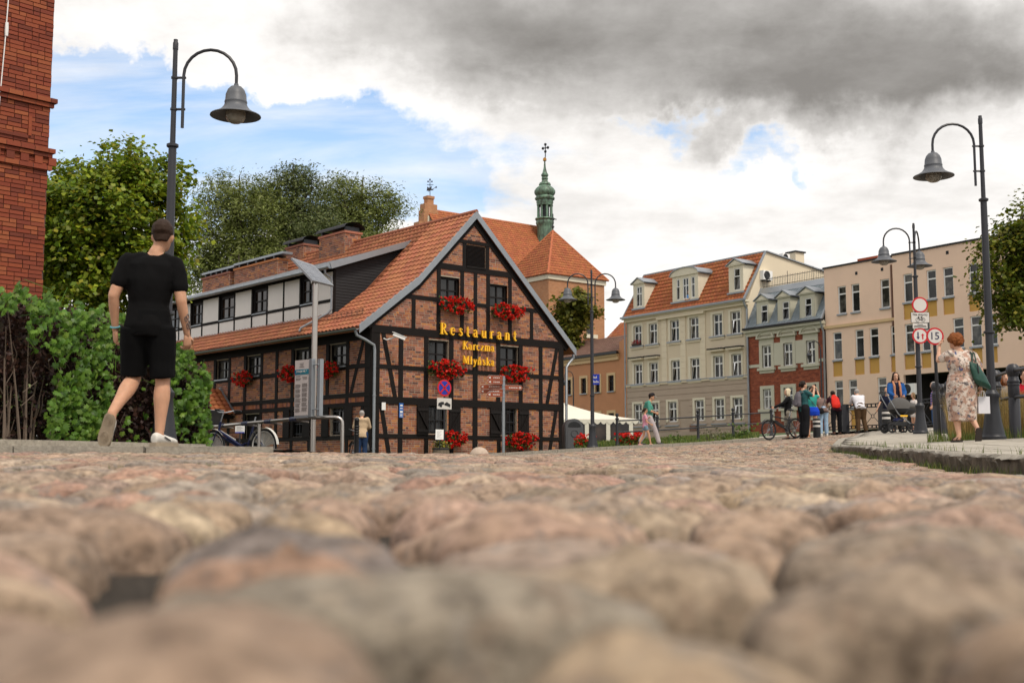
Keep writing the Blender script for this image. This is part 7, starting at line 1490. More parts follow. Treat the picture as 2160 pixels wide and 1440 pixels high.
SK1 = skin((.50, .27, .165)); SK2 = skin((.58, .33, .22)); M['eyew'] = mat('eye_white', (.7, .68, .64), .3, .03, 4); M['lip'] = mat('lips', (.38, .11, .09), .5, .05, 6)
def loft(mb, rings, n=16, m=0):
    vs = []
    for c, ax, ay in rings:
        c, ax, ay = Vector(c), Vector(ax), Vector(ay)
        for j in range(n): a = 2 * math.pi * j / n; vs.append(c + ax * math.cos(a) + ay * math.sin(a))
    k = len(rings); fs = [(i * n + j, i * n + (j + 1) % n, (i + 1) * n + (j + 1) % n, (i + 1) * n + j) for i in range(k - 1) for j in range(n)] + [tuple(range(n))[::-1], tuple(range((k - 1) * n, k * n))]
    mb.add(vs, fs, m)
DEF = dict(pel=(0, 0, .95), che=(0, .0, 1.27), nek=(0, -.01, 1.46), hed=(0, .02, 1.62), hipL=(-.095, 0, .92), hipR=(.095, 0, .92), kneL=(-.10, .02, .50), kneR=(.10, .02, .50), ankL=(-.105, -.02, .09), ankR=(.105, -.02, .09),
  shL=(-.175, -.005, 1.41), shR=(.175, -.005, 1.41), elL=(-.235, -.03, 1.13), elR=(.235, -.03, 1.13), wrL=(-.245, .05, .89), wrR=(.245, .05, .89), ftL=None, ftR=None, look=(0, 1, -.05), fat=1., curl=35)
def hand_mb(mb, w_, d, nrm, side, curl, s=1.):
    """palm and five curled fingers from the wrist; nrm points out of the back of the hand, side gives the thumb's side"""
    d, nrm = Vector(d).normalized(), Vector(nrm); nrm = (nrm - d * nrm.dot(d)).normalized(); x = d.cross(nrm) * side; w_ = Vector(w_)
    loft(mb, [(w_ - d * .01, x * .024 * s, nrm * .019 * s), (w_ + d * .03 * s, x * .033 * s, nrm * .017 * s), (w_ + d * .075 * s, x * .041 * s, nrm * .015 * s), (w_ + d * .10 * s, x * .036 * s, nrm * .011 * s)], 10)
    for i, (o, l) in enumerate(((.029, .072), (.010, .082), (-.010, .076), (-.029, .060))):
        p = w_ + d * .092 * s + x * o * s; pts = [p]; a = 0.
        for q in (.42, .33, .25): a += R(curl * (1 + .1 * i)); p = p + (d * math.cos(a) - nrm * math.sin(a)) * l * q * s; pts.append(p)
        mb.tube(pts, [.0093 * s, .009 * s, .0082 * s, .0065 * s], 7)
    p = w_ + d * .03 * s + x * .028 * s; mb.tube([p, p + (d * .6 + x * .75 - nrm * .2).normalized() * .035 * s, p + (d * .85 + x * .5 - nrm * .35).normalized() * .068 * s], [.012 * s, .0105 * s, .008 * s], 7)
def person(label, loc, rz, H, pose, top, bottom, shoes, hair, sk=None, vox=.021, group=None, sleeve=.55, leg=1., extra=None, cats='person', bare=False, hem=0.02, topz=None, face=True, foldk=1.):
    sk = sk or SK1; J = {k: (Vector(v) if isinstance(v, tuple) and len(v) == 3 and k[:2] != 'ft' else v) for k, v in {**DEF, **pose}.items()}; k = H / 1.75; fat = J['fat']; hero = vox < .015
    t_ = thing('person', label, cats, loc, rz, group); t_.scale = (k, k, k)
    side = (J['shR'] - J['shL']).normalized(); hs = (J['hipR'] - J['hipL']).normalized(); spine = (J['nek'] - J['pel']).normalized(); fr = side.cross(spine).normalized() * -1; fr = fr if fr.y > -.2 else -fr
    wst = J['pel'].lerp(J['che'], .45) + fr * .012; w1 = (side + hs).normalized(); shm = (J['shL'] + J['shR']) / 2; sw = (J['shR'] - J['shL']).length / 2
    def torso(e, z0=0.):
        r = [(J['pel'] - spine * (.10 + z0), hs * (.135 * fat + e), fr * (.095 * fat + e)), (J['pel'] - spine * .03, hs * (.162 * fat + e), fr * (.112 * fat + e)), (wst, w1 * (.135 * fat * J.get('wa', 1.) + e), fr * (.096 * fat + e)), (J['pel'].lerp(J['che'], .8), w1 * (.152 * fat + e), fr * (.108 * fat + e)), (J['che'], side * (.170 * (.5 + .5 * fat) * J.get('ch', 1.) + e), fr * (.115 * (.4 + .6 * fat) + e)), (shm - spine * .035, side * (sw * .98 + e * .8), fr * (.088 + e)), (shm + spine * .018, side * (sw * .72 + e * .6), fr * (.062 + e)), (J['nek'] + spine * .0, side * (.075 + e * .5), fr * (.058 + e * .5))]
        return r
    def limb(mb, a, b, ra, rb, bulge=0., at=.35, e=0., f1=1., n=12):
        a, b = Vector(a), Vector(b); b = a.lerp(b, f1); pts = [a, a.lerp(b, at * .5), a.lerp(b, at), a.lerp(b, (1 + at) / 2), b]; rb2 = ra + (rb - ra) * f1
        rr = [ra, ra + (rb2 - ra) * at * .5 + bulge * .8, ra + (rb2 - ra) * at + bulge, ra + (rb2 - ra) * (1 + at) / 2 + bulge * .3, rb2]; mb.tube(pts, [q + e for q in rr], n); mb.ball(a, ra + e, 10, 6); mb.ball(b, rb2 + e, 10, 6)
    b = MB(); loft(b, torso(-.012)); b.tube([J['nek'] - spine * .06, J['nek'] + spine * .02, J['hed'] - Vector((0, 0, .05))], [.064, .056, .054], 12)
    lk = Vector(J['look']).normalized(); hz = (Vector((0, 0, 1)) - lk * lk.z).normalized(); hx = lk.cross(hz).normalized(); h = J['hed']
    hp_ = lambda x, y, z: h + hx * x + lk * y + hz * z
    loft(b, [(hp_(0, .035, -.115), hx * .028, lk * .026), (hp_(0, .028, -.10), hx * .048, lk * .055), (hp_(0, .012, -.06), hx * .064, lk * .078), (hp_(0, .0, -.01), hx * .073, lk * .092), (hp_(0, -.004, .04), hx * .077, lk * .097), (hp_(0, -.006, .08), hx * .068, lk * .086), (hp_(0, -.006, .108), hx * .044, lk * .058), (hp_(0, -.006, .12), hx * .015, lk * .02)], 18)
    b.tube([hp_(0, .088, .012), hp_(0, .112, -.03), hp_(0, .096, -.042)], [.009, .015, .011], 8)
    for s in (-1, 1): b.ball(hp_(.078 * s, -.005, -.012), (.014, .022, .034), 8, 6)
    for s in 'LR':
        b.tube([J['nek'] - spine * .03, J['nek'].lerp(J['sh' + s], .5) - spine * .012, J['sh' + s]], [.05, .048, .045], 10)
        limb(b, J['hip' + s], J['kne' + s], .074 * fat, .058, .012, .3); limb(b, J['kne' + s], J['ank' + s], .055, .036, .010 if not hero else .016, .32); limb(b, J['sh' + s], J['el' + s], .050 * (.5 + .5 * fat) * J.get('arm', 1.), .040 * J.get('arm', 1.), .005, .4); limb(b, J['el' + s], J['wr' + s], .041, .027, .005, .3)
        an = J['ank' + s]; ft = J['ft' + s] or (Vector((an.x, an.y - .055, .0)), Vector((an.x * 1.15, an.y + .19, .0)), Vector((0, 0, 1))); J['ft' + s] = ft; he, to_, up = (Vector(q) for q in ft); b.tube([an, he.lerp(to_, .25) + up * .05, he.lerp(to_, .6) + up * .035, he.lerp(to_, .92) + up * .022], [.036, .04, .036, .022], 10)
    hb = MB()
    for s, sg in (('L', -1), ('R', 1)):
        d = (J['wr' + s] - J['el' + s]).normalized(); hd_ = J.get('hand' + s, d); nr = J.get('back' + s, Vector((sg, 0, 0))); hand_mb(hb, J['wr' + s], hd_, nr, J.get('thumb' + s, -sg), J['curl'])
    me = remesh(b, 'body', sk, vox, 5 if hero else 3, extra=hb)
    body = link('body', me, t_)
    e = .016
    if top:
        b = MB(); rg = torso(.022, hem); 
        if topz: rg = [(c, ax, ay) for c, ax, ay in rg]
        loft(b, rg[:7] + [(J['nek'] - spine * .012, side * .082, fr * .066)])
        for s in 'LR':
            b.tube([J['nek'] - spine * .05, J['nek'].lerp(J['sh' + s], .5) - spine * .005, J['sh' + s]], [.055, .056, .05], 10)
            if sleeve <= 1: limb(b, J['sh' + s], J['el' + s], .047 * (.5 + .5 * fat) * J.get('arm', 1.), .05 * J.get('arm', 1.), .004, .4, .013, sleeve)
            else: limb(b, J['sh' + s], J['el' + s], .054 * (.5 + .5 * fat), .045, .004, .4, .014); limb(b, J['el' + s], J['wr' + s], .046, .034, .003, .3, .012, sleeve - 1)
        link('top', remesh(b, 'top', top, vox, 4, .0075 * foldk, 8, 1.), t_)
    if bottom and bottom[0] != 'skirt':
        b = MB(); loft(b, [(J['pel'] + spine * .10, w1 * (.142 * fat + .012), fr * (.102 * fat + .012)), (J['pel'] - spine * .02, hs * (.163 * fat + .014), fr * (.116 * fat + .014)), (J['pel'] - spine * .10, hs * (.150 * fat + .014), fr * (.11 * fat + .014))])
        for s in 'LR':
            wd = bottom[2] if len(bottom) > 2 else .014
            if leg <= 1:
                a_, b_ = J['hip' + s], J['kne' + s]; b.tube([a_, a_.lerp(b_, .3 * leg), a_.lerp(b_, .7 * leg), a_.lerp(b_, leg)], [.086 * fat + wd, .084 * fat + wd, .078 + wd, .075 + wd], 14)
            else: limb(b, J['hip' + s], J['kne' + s], .09 * fat, .062, .004, .3, wd); limb(b, J['kne' + s], J['ank' + s], .062, .05, .006, .3, wd, leg - 1)
        link('bottoms', remesh(b, 'bottoms', bottom[1], vox, 3, .006 * foldk, 7, 4.), t_)
    elif bottom:
        b = MB(); hz0 = bottom[2]; wst2 = J['pel'] + spine * .12; km = (J['kneL'] + J['kneR']) / 2
        loft(b, [(wst2, w1 * (.15 * fat), fr * (.11 * fat)), (J['pel'], hs * (.175 * fat), fr * (.135 * fat)), (J['pel'].lerp(km, .5), hs * (.185 * fat), fr * (.15 * fat)), (Vector((km.x, km.y - .02, hz0)), hs * bottom[3], fr * (bottom[3] * .82))], 20); link('skirt', remesh(b, 'skirt', bottom[1], vox, 3, .012, 7, 3.), t_)
    for s in 'LR':
        he, to_, up = (Vector(q) for q in J['ft' + s]); d = (to_ - he).normalized(); x = d.cross(up).normalized(); L_ = (to_ - he).length; bk = he - d * .015
        if not shoes: continue
        sm, som, kind = shoes; o = link('shoe', None, t_)
        rings = [(0, .026, .07), (.08, .034, .082), (.25, .037, .078), (.45, .038, .066), (.65, .045, .052), (.85, .042, .042), (1.0, .022, .03)]
        if kind == 'sneaker':
            b = MB(); loft(b, [(bk + d * (L_ + .03) * q + up * (hh / 2 + .018), x * (w_ + .004), up * (hh / 2 + .006)) for q, w_, hh in rings], 14); link('upper', remesh(b, 'upper', sm, min(vox, .012), 2), o)
        elif kind == 'flat': b = MB(); loft(b, [(bk + d * (L_ + .02) * q + up * (hh * .32 + .012), x * (w_ + .002), up * (hh * .34)) for q, w_, hh in rings], 12); b.build('upper', sm, o, True)
        else:
            for q in (.22, .72): b = MB(); c = bk + d * (L_ + .02) * q + up * .02; b.tube([c + x * .046 * math.cos(R(a)) + up * .05 * math.sin(R(a)) for a in range(0, 181, 20)], .008, 6); b.build('strap', sm, o, True)
        b = MB(); ol = [(q, w_ + .009) for q, w_, hh in [(-.02, .018, 0)] + rings + [(1.03, .008, 0)]]; pl = [(q, w_) for q, w_ in ol] + [(q, -w_) for q, w_ in ol[::-1]]
        b.prism(pl, lambda q, w_, z: bk + d * (L_ + .03) * q + x * w_ + up * z, -.004, .026); sl = b.build('sole', som, o)
        if hero and kind == 'sneaker':                     # moulded tread rings under the forefoot and heel
            for q0 in (.72, .18):
                for rr_ in (.009, .017, .025, .033): b = MB(); c = bk + d * (L_ + .03) * q0 - up * .005; b.tube([c + x * rr_ * math.cos(i * .42) + d * rr_ * 1.35 * math.sin(i * .42) for i in range(15)], .0022, 4, closed=True); b.build('tread', som, o)
            b = MB(); pw = bk + d * (L_ * .5) + up * .055
            for sg in (1, -1): MB().add([pw + x * .046 * sg - d * .05 + up * .012, pw + x * .048 * sg + d * .03 - up * .018, pw + x * .045 * sg + d * .035 - up * .008, pw + x * .042 * sg - d * .045 + up * .022], [(0, 1, 2, 3)]).build('side_stripe', M['ink'], o)
    hk, hm = hair; b = MB(); e = .012
    cap = lambda e_, zlo, back=0.: [(hp_(0, -.004 - back * .3, zlo), hx * (.074 + e_), lk * (.080 + e_)), (hp_(0, -.012, .02), hx * (.076 + e_), lk * (.090 + e_)), (hp_(0, -.012, .06), hx * (.073 + e_), lk * (.092 + e_)), (hp_(0, -.010, .095), hx * (.058 + e_), lk * (.074 + e_)), (hp_(0, -.006, .122 + e_ * .7), hx * (.03 + e_ * .6), lk * (.04 + e_ * .6))]
    rings = cap(.010 if hk == 'short' else .016, .0)
    if hk != 'none':
        rings = [(c - lk * .014, ax, ay * .93) for c, ax, ay in rings]; loft(b, rings, 18)
        loft(b, [(hp_(0, -.058, -.06 if hk == 'short' else -.075), hx * .05, lk * .03), (hp_(0, -.05, -.02), hx * .068, lk * .045), (hp_(0, -.045, .03), hx * .075, lk * .055)], 14)
        if hk == 'long': loft(b, [(hp_(0, -.09, -.32), hx * .06, lk * .025), (hp_(0, -.08, -.2), hx * .095, lk * .045), (hp_(0, -.05, -.06), hx * .096, lk * .055), (hp_(0, -.03, .03), hx * .09, lk * .07)], 14); [b.tube([hp_(.075 * s, .02, .06), hp_(.092 * s, .015, -.06), hp_(.10 * s, .0, -.2), hp_(.095 * s, -.01, -.28)], [.022, .03, .032, .015], 8) for s in (-1, 1)]
        if hk == 'bob': loft(b, [(hp_(0, -.05, -.16), hx * .085, lk * .05), (hp_(0, -.04, -.08), hx * .098, lk * .066), (hp_(0, -.025, .02), hx * .094, lk * .08)], 14); [b.tube([hp_(.07 * s, .04, .07), hp_(.088 * s, .03, -.04), hp_(.086 * s, .02, -.13)], [.02, .026, .014], 8) for s in (-1, 1)]
        if hk == 'bun': b.ball(hp_(0, -.125, .035), (.05, .05, .05), 10, 7); b.ball(hp_(0, -.14, -.01), (.035, .045, .04), 8, 6)
        if hk == 'tail': b.tube([hp_(0, -.10, .03), hp_(0, -.15, .0), hp_(0, -.155, -.1), hp_(0, -.13, -.18)], [.025, .034, .03, .01], 8)
        if hk == 'curly':
            r = random.Random(3)
            for i in range(150):
                a, c = r.uniform(0, 2 * math.pi), r.uniform(-.45, 1); s_ = math.sqrt(1 - c * c); q = Vector((s_ * math.cos(a), s_ * math.sin(a), c))
                if q.y > .55 and q.z < .35: continue
                b.ball(hp_(q.x * .105, q.y * .11 - .02, q.z * .11 + .02), r.uniform(.02, .034), 6, 4)
        link('hair', remesh(b, 'hair', hm, vox * .62 if hk != 'curly' else .009, 2 if hk != 'curly' else 0, .003 if hk == 'short' else .007, 30 if hk != 'curly' else 34, 7.), t_)
    if face:
        for s in (-1, 1):
            MB().ball(hp_(.030 * s, .080, .012), (.013, .008, .008), 8, 5).build('eye', M['eyew'], t_, True); MB().ball(hp_(.030 * s, .0865, .012), (.006, .004, .0065), 8, 5).build('iris', M['ink'], t_, True); MB().tube([hp_(.016 * s, .089, .032), hp_(.032 * s, .087, .036), hp_(.046 * s, .078, .030)], .0042, 5).build('eyebrow', hm if hm else M['ink'], t_, True)
        MB().tube([hp_(-.022, .083, -.066), hp_(0, .092, -.064), hp_(.022, .083, -.066)], [.003, .007, .003], 6).build('mouth', M['lip'], t_, True)
    t_['_'] = 0; del t_['_']
    return t_, J, hp_
HB = cloth('brown_hair', (.036, .021, .014), sc=40, var=.4, rough=.6); HDK = cloth('dark_hair', (.022, .014, .011), sc=40, var=.4, rough=.55); HBL = cloth('blonde_hair', (.62, .52, .36), sc=40, var=.2, rough=.6); HRD = cloth('auburn_hair', (.20, .065, .02), sc=45, var=.5, rough=.7, bs=120, bump=.5); HGR = cloth('grey_hair', (.32, .30, .28), sc=40, var=.25, rough=.7); HLB = cloth('light_brown_hair', (.20, .13, .07), sc=40, var=.3, rough=.6)
BLK = cloth('black_cotton', (.0042, .0040, .0042), var=.25, sc=9); BLK2 = cloth('black_shorts', (.0032, .0032, .0035), var=.25, sc=9)
def spot(px, d, dz=0.): x, y, z = place(px, d); return (x, y, z + dz)
V3 = Vector
# the man in black walking away on the left
WSH = mat('worn_white_leather', (.62, .59, .53), .55, .1, 18, .1, 60, dirt=.25); SOLE = mat('tan_rubber_sole', (.34, .27, .19), .75, .15, 20, .3, 90)
hp0 = dict(pel=(0, 0, .96), che=(.0, .02, 1.29), nek=(.035, .02, 1.505), hed=(.082, .045, 1.665), look=(.04, .99, -.12), shR=(.196, .01, 1.44), elR=(.25, -.03, 1.13), wrR=(.292, .05, .88), shL=(-.172, .01, 1.458), elL=(-.262, -.045, 1.165), wrL=(-.255, .04, .905), hipL=(-.100, 0, .93), hipR=(.100, 0, .93), kneR=(.118, .035, .50), ankR=(.112, -.015, .095), kneL=(-.112, .09, .525), ankL=(-.215, -.215, .245), fat=1.04, ch=1.1, wa=.96, arm=1.12, curl=38,
  ftR=(V3((.085, -.075, .0)), V3((.205, .155, .0)), V3((0, 0, 1))), ftL=(V3((-.215, -.285, .215)), V3((-.272, -.215, .012)), V3((.12, .93, -.30)).normalized()), backR=V3((.6, -.7, 0)), backL=V3((-.8, -.5, 0)), handR=V3((.02, .25, -1)))
mx_, my_, mz_ = spot(305, 9.44)
man, J, hp_ = person('man in black t-shirt and shorts walking away on the left pavement', (mx_, my_, mz_ + .004), R(9), 1.80, hp0, BLK, ('short', BLK2, .026), (WSH, SOLE, 'sneaker'), ('short', HB), SK1, .0115, sleeve=.62, leg=.93, face=True, foldk=1.25)
wr = J['elL'].lerp(J['wrL'], .9); dd_ = (J['wrL'] - J['elL']).normalized(); ax = dd_.cross(V3((0, 1, 0))).normalized(); ay = dd_.cross(ax); MB().tube([wr + ax * .034 * math.cos(i * .4) + ay * .034 * math.sin(i * .4) for i in range(16)], .006, 6, closed=True).build('wristband', mat('blue_wristband', (.10, .35, .42), .6, .1, 6), man, True)
tt = MB(); f0, f1 = J['elR'].lerp(J['wrR'], .38), J['elR'].lerp(J['wrR'], .86); dd_ = (f1 - f0).normalized(); ax = V3((.93, -.36, 0)); ax = (ax - dd_ * ax.dot(dd_)).normalized(); ay = dd_.cross(ax)
def arm_pt(u, a): rr_ = .0425 - .012 * (u * .5 + .3); c = f0.lerp(f1, u); return c + (ax * math.cos(a) + ay * math.sin(a)) * rr_
TAT = mat('tattoo_ink', (.13, .10, .09), .6, .2, 30)
for k_, (u0, u1, a0, a1) in enumerate(((.0, .3, -.3, .5), (.1, .42, .45, .95), (.42, .72, -.35, .3), (.55, .9, .25, .8), (.72, .98, -.5, .05))):
    pts = [(u0 + (u1 - u0) * (.5 - .5 * math.cos(q)), a0 + (a1 - a0) * (.5 + .5 * math.sin(q))) for q in [i * math.pi / 6 for i in range(12)]]; MB().tube([arm_pt(u, a) for u, a in pts], .0042, 5, closed=True).build('tattoo', TAT, man)
# walking man with cap and the girl
CAPB = cloth('cap_black', (.02, .018, .02)); LIL = cloth('pale_trousers', (.42, .37, .37)); TEAL = cloth('sea_green_shirt', (.075, .26, .20)); BSH = mat('black_shoe', (.012, .012, .013), .5, .2, 9)
st = dict(kneR=(.10, .20, .52), ankR=(.10, .33, .10), kneL=(-.10, -.02, .50), ankL=(-.10, -.27, .13), nek=(0, .06, 1.44), hed=(0, .12, 1.59), che=(0, .03, 1.26), look=(0, 1, -.25))
m2, J, hp_ = person('man in sea-green shirt, pale trousers and cap walking with a girl', spot(1368, 39.5), R(-88), 1.78, {**st, 'elR': (.23, .0, 1.14), 'wrR': (.16, .22, 1.06), 'elL': (-.23, -.1, 1.15), 'wrL': (-.22, .05, .95), 'fat': 1.12}, TEAL, ('long', LIL, .02), (BSH, BSH, 'sneaker'), ('short', HDK), SK1, sleeve=1.0, leg=1.95, hem=.05)
cp_ = link('cap', None, m2); b = MB(); loft(b, [(hp_(0, -.01, .035), V3((1, 0, 0)) * .088, V3((0, 1, 0)) * .105), (hp_(0, -.01, .08), V3((1, 0, 0)) * .084, V3((0, 1, 0)) * .10), (hp_(0, -.01, .125), V3((1, 0, 0)) * .06, V3((0, 1, 0)) * .07), (hp_(0, -.01, .145), V3((1, 0, 0)) * .02, V3((0, 1, 0)) * .025)]); b.build('crown', CAPB, cp_, True); b = MB(); loft(b, [(hp_(0, .08, .045), V3((1, 0, 0)) * .07, V3((0, 0, 1)) * .008), (hp_(0, .13, .045), V3((1, 0, 0)) * .066, V3((0, 0, 1)) * .007), (hp_(0, .175, .032), V3((1, 0, 0)) * .04, V3((0, 0, 1)) * .005)]); b.build('peak', M['white'], cp_, True); b = MB(); loft(b, [(hp_(0, .075, .05), V3((1, 0, 0)) * .06, V3((0, 0, 1)) * .02), (hp_(0, .06, .12), V3((1, 0, 0)) * .045, V3((0, 0, 1)) * .012)]); b.build('front_panel', M['white'], cp_, True)
PNK = cloth('pink_cotton', (.62, .28, .36)); DEN = cloth('denim', (.16, .24, .30)); JEA = cloth('light_jeans', (.30, .42, .55)); SAN = mat('pink_sandal', (.62, .30, .32), .6, .1, 8)
st2 = dict(kneR=(.09, .16, .52), ankR=(.09, .24, .10), kneL=(-.09, -.04, .50), ankL=(-.09, -.25, .13), hed=(0, .03, 1.66), fat=.98)
person('girl in pink t-shirt and denim shorts walking beside the man in the cap', spot(1361, 38.6), R(-84), 1.20, {**st2, 'elR': (.22, .03, 1.12), 'wrR': (.2, .24, 1.0), 'elL': (-.22, .05, 1.2), 'wrL': (-.1, .2, 1.3)}, PNK, ('short', DEN, .02), (SAN, SAN, 'flat'), ('tail', HB), SK1, .024, sleeve=.5, leg=.5)
# woman with bicycle
KNB = cloth('black_knit', (.010, .010, .011), bump=.4, bs=180); t = NT('leopard_print'); t.col(t.mix(t.rng(t.noise(45, 3, .6), .48, .54), (.42, .37, .29), (.09, .075, .06))); t.set(rough=.9)
w1_, J, _h = person('blonde woman in black jumper and patterned trousers holding a bicycle', spot(1664, 39.3), R(88), 1.69, {'elL': (-.22, .2, 1.22), 'wrL': (-.20, .50, 1.08), 'elR': (.24, .05, 1.16), 'wrR': (.14, .28, 1.10), 'kneR': (.09, .06, .5), 'ankR': (.09, .0, .09), 'kneL': (-.10, -.06, .5), 'ankL': (-.1, -.22, .12), 'look': (-.15, 1, .1), 'fat': 1.0, 'curl': 50}, KNB, ('long', t.m, .02), (BSH, BSH, 'flat'), ('bob', HBL), SK2, sleeve=1.98, leg=1.75, hem=.06)
# tall woman with phone and backpack
TEA2 = cloth('dark_teal_cotton', (.03, .10, .105)); GRY = cloth('grey_nylon', (.13, .12, .135)); BLT = cloth('black_linen', (.012, .012, .014))
w2_, J, _h = person('tall woman in dark teal top with grey backpack taking a photo with a phone', spot(1697, 36.1), R(-72), 1.77, {'elR': (.22, .20, 1.28), 'wrR': (.10, .32, 1.52), 'elL': (-.2, .24, 1.32), 'wrL': (-.06, .36, 1.54), 'look': (0, 1, .12), 'curl': 55, 'fat': 1.02, 'kneL': (-.09, .04, .5)}, TEA2, ('long', BLT, .045), (BSH, BSH, 'flat'), ('bun', HDK), SK2, sleeve=.75, leg=1.9, hem=.04)
MB().box(-.075, .075, .40, .41, 1.58, 1.66).build('phone', M['black'], None); ph_ = bpy.data.objects[-1] if False else COL.objects[-1]; tag(ph_, 'black phone held up by the tall woman in teal', 'phone'); ph_.location = w2_.location; ph_.rotation_euler = w2_.rotation_euler; ph_.scale = w2_.scale; ph_.name = 'phone'
def backpack(p, col, label, y=-.19, z=1.22, w_=.15, h=.24, dd2=.09):
    b = MB(); loft(b, [((0, y, z - h), (w_ * .9, 0, 0), (0, dd2, 0)), ((0, y - .01, z - h * .6), (w_, 0, 0), (0, dd2 * 1.15, 0)), ((0, y, z + h * .3), (w_ * .95, 0, 0), (0, dd2, 0)), ((0, y + .03, z + h * .9), (w_ * .6, 0, 0), (0, dd2 * .6, 0))]); o = thing('backpack', label, 'backpack', p.location, p.rotation_euler.z); o.scale = p.scale
    link('pack', remesh(b, 'pack', col, .02, 2, .008, 9), o); pb = MB(); loft(pb, [((0, y - dd2 - .02, z - h * .8), (w_ * .7, 0, 0), (0, .04, 0)), ((0, y - dd2 - .02, z - h * .1), (w_ * .65, 0, 0), (0, .035, 0))]); pb.build('front_pocket', col, o, True)
    for s in (-1, 1): MB().tube([(s * .1, y + .05, z + h * .7), (s * .12, y + .17, z + .22), (s * .13, .1, z + .16), (s * .13, .13, z - .02)], .016, 6).build('strap', M['black'], o, True)
    return o
backpack(w2_, GRY, 'grey backpack on the tall woman taking a photo', -.2, 1.2)
# onlookers at the bridge railing
AQ = cloth('aqua_cotton', (.04, .30, .25)); TAU = cloth('taupe_cotton', (.17, .115, .10)); MAR = cloth('maroon_cotton', (.075, .022, .035)); WHT = cloth('white_shirt', (.66, .65, .68)); BRN = cloth('brown_trousers', (.085, .05, .025)); REDN = cloth('red_nylon', (.55, .022, .012), rough=.6)
lean = dict(che=(0, .16, 1.20), nek=(0, .27, 1.36), hed=(0, .36, 1.48), shL=(-.18, .22, 1.31), shR=(.18, .22, 1.31), elL=(-.22, .40, 1.12), elR=(.22, .40, 1.12), wrL=(-.14, .58, 1.08), wrR=(.14, .58, 1.08), pel=(0, -.02, .95))
w3_, J, _h = person('woman in aqua shirt and denim shorts with a blue bag behind the tall woman', spot(1714, 38.4), R(-15), 1.66, {'elR': (.25, .12, 1.4), 'wrR': (.2, .2, 1.62), 'elL': (-.22, .1, 1.2)}, AQ, ('short', DEN, .02), (mat('tan_boot', (.30, .12, .03), .7, .1, 8), BSH, 'sneaker'), ('short', HDK), SK2, sleeve=.6, leg=.42, hem=.05)
def bag(p, label, pts, m, strap, w_=.02):
    o = thing('shoulder_bag', label, 'bag', p.location, p.rotation_euler.z); o.scale = p.scale; b = MB(); loft(b, pts); link('bag_body', remesh(b, 'bag_body', m, .016, 2, .006, 10), o); MB().tube(strap, .012, 6).build('strap', M['black'], o, True); return o
bag(w3_, 'bright blue cloth bag at the hip of the woman in aqua', [((.1, -.18, .74), (.17, 0, 0), (0, .05, 0)), ((.09, -.19, .88), (.18, 0, 0), (0, .07, 0)), ((.05, -.18, 1.04), (.15, 0, 0), (0, .05, 0))], cloth('royal_blue', (.015, .06, .50)), [(.14, -.14, 1.05), (.0, -.13, 1.25), (-.13, -.1, 1.42), (-.14, .05, 1.45)])
w4_, J, _h = person('woman in taupe top and light jeans leaning forward at the railing', spot(1738, 40.2), R(8), 1.66, {**lean, 'che': (-.05, .12, 1.22), 'nek': (-.08, .2, 1.40), 'hed': (-.12, .27, 1.52), 'elL': (-.26, .3, 1.12), 'kneR': (.1, .0, .5)}, TAU, ('long', JEA, .014), (WSH, WSH, 'sneaker'), ('bun', HB), SK2, sleeve=.6, leg=1.95)
bag(w4_, 'black shoulder bag of the woman in light jeans', [((-.16, -.15, .8), (.12, 0, 0), (0, .05, 0)), ((-.16, -.16, .9), (.13, 0, 0), (0, .06, 0)), ((-.16, -.15, 1.0), (.1, 0, 0), (0, .04, 0))], BLT, [(-.12, -.13, 1.0), (.05, -.05, 1.25), (.15, .15, 1.38)])
w5_, J, _h = person('man in maroon shirt leaning over the bridge railing with a red backpack', spot(1766, 42.6), R(4), 1.76, {**lean, 'kneL': (-.14, -.05, .5), 'ankL': (-.16, -.15, .09), 'kneR': (.12, .05, .5)}, MAR, ('long', BLT, .02), (mat('brown_shoe', (.10, .04, .02), .6, .1, 8), BSH, 'sneaker'), ('short', HDK), SK1, sleeve=.6, leg=1.95)
bp_ = thing('backpack', 'bright red backpack on the man in the maroon shirt', 'backpack', w5_.location, R(4)); bp_.scale = w5_.scale; b = MB(); loft(b, [((-.05, -.17, .98), (.15, 0, 0), (0, .07, .03)), ((-.05, -.13, 1.12), (.165, 0, 0), (0, .11, .05)), ((-.05, -.02, 1.32), (.14, 0, 0), (0, .09, .05)), ((-.05, .08, 1.44), (.07, 0, 0), (0, .05, .03))]); link('pack', remesh(b, 'pack', REDN, .018, 2, .012, 10), bp_); MB().tube([(.1, .02, 1.4), (.14, .14, 1.36), (.15, .2, 1.2)], .016, 6).build('strap', M['black'], bp_, True); MB().tube([(-.2, .02, 1.4), (-.2, .14, 1.36), (-.2, .2, 1.2)], .016, 6).build('strap', M['black'], bp_, True)
person('grey-haired man in white shirt and brown trousers leaning on the railing', spot(1817, 41.8), R(3), 1.74, {**lean, 'fat': 1.22, 'kneR': (.12, .02, .5), 'ankR': (.16, -.08, .09)}, WHT, ('long', BRN, .025), (BSH, BSH, 'sneaker'), ('short', HGR), SK2, sleeve=1.9, leg=1.95)
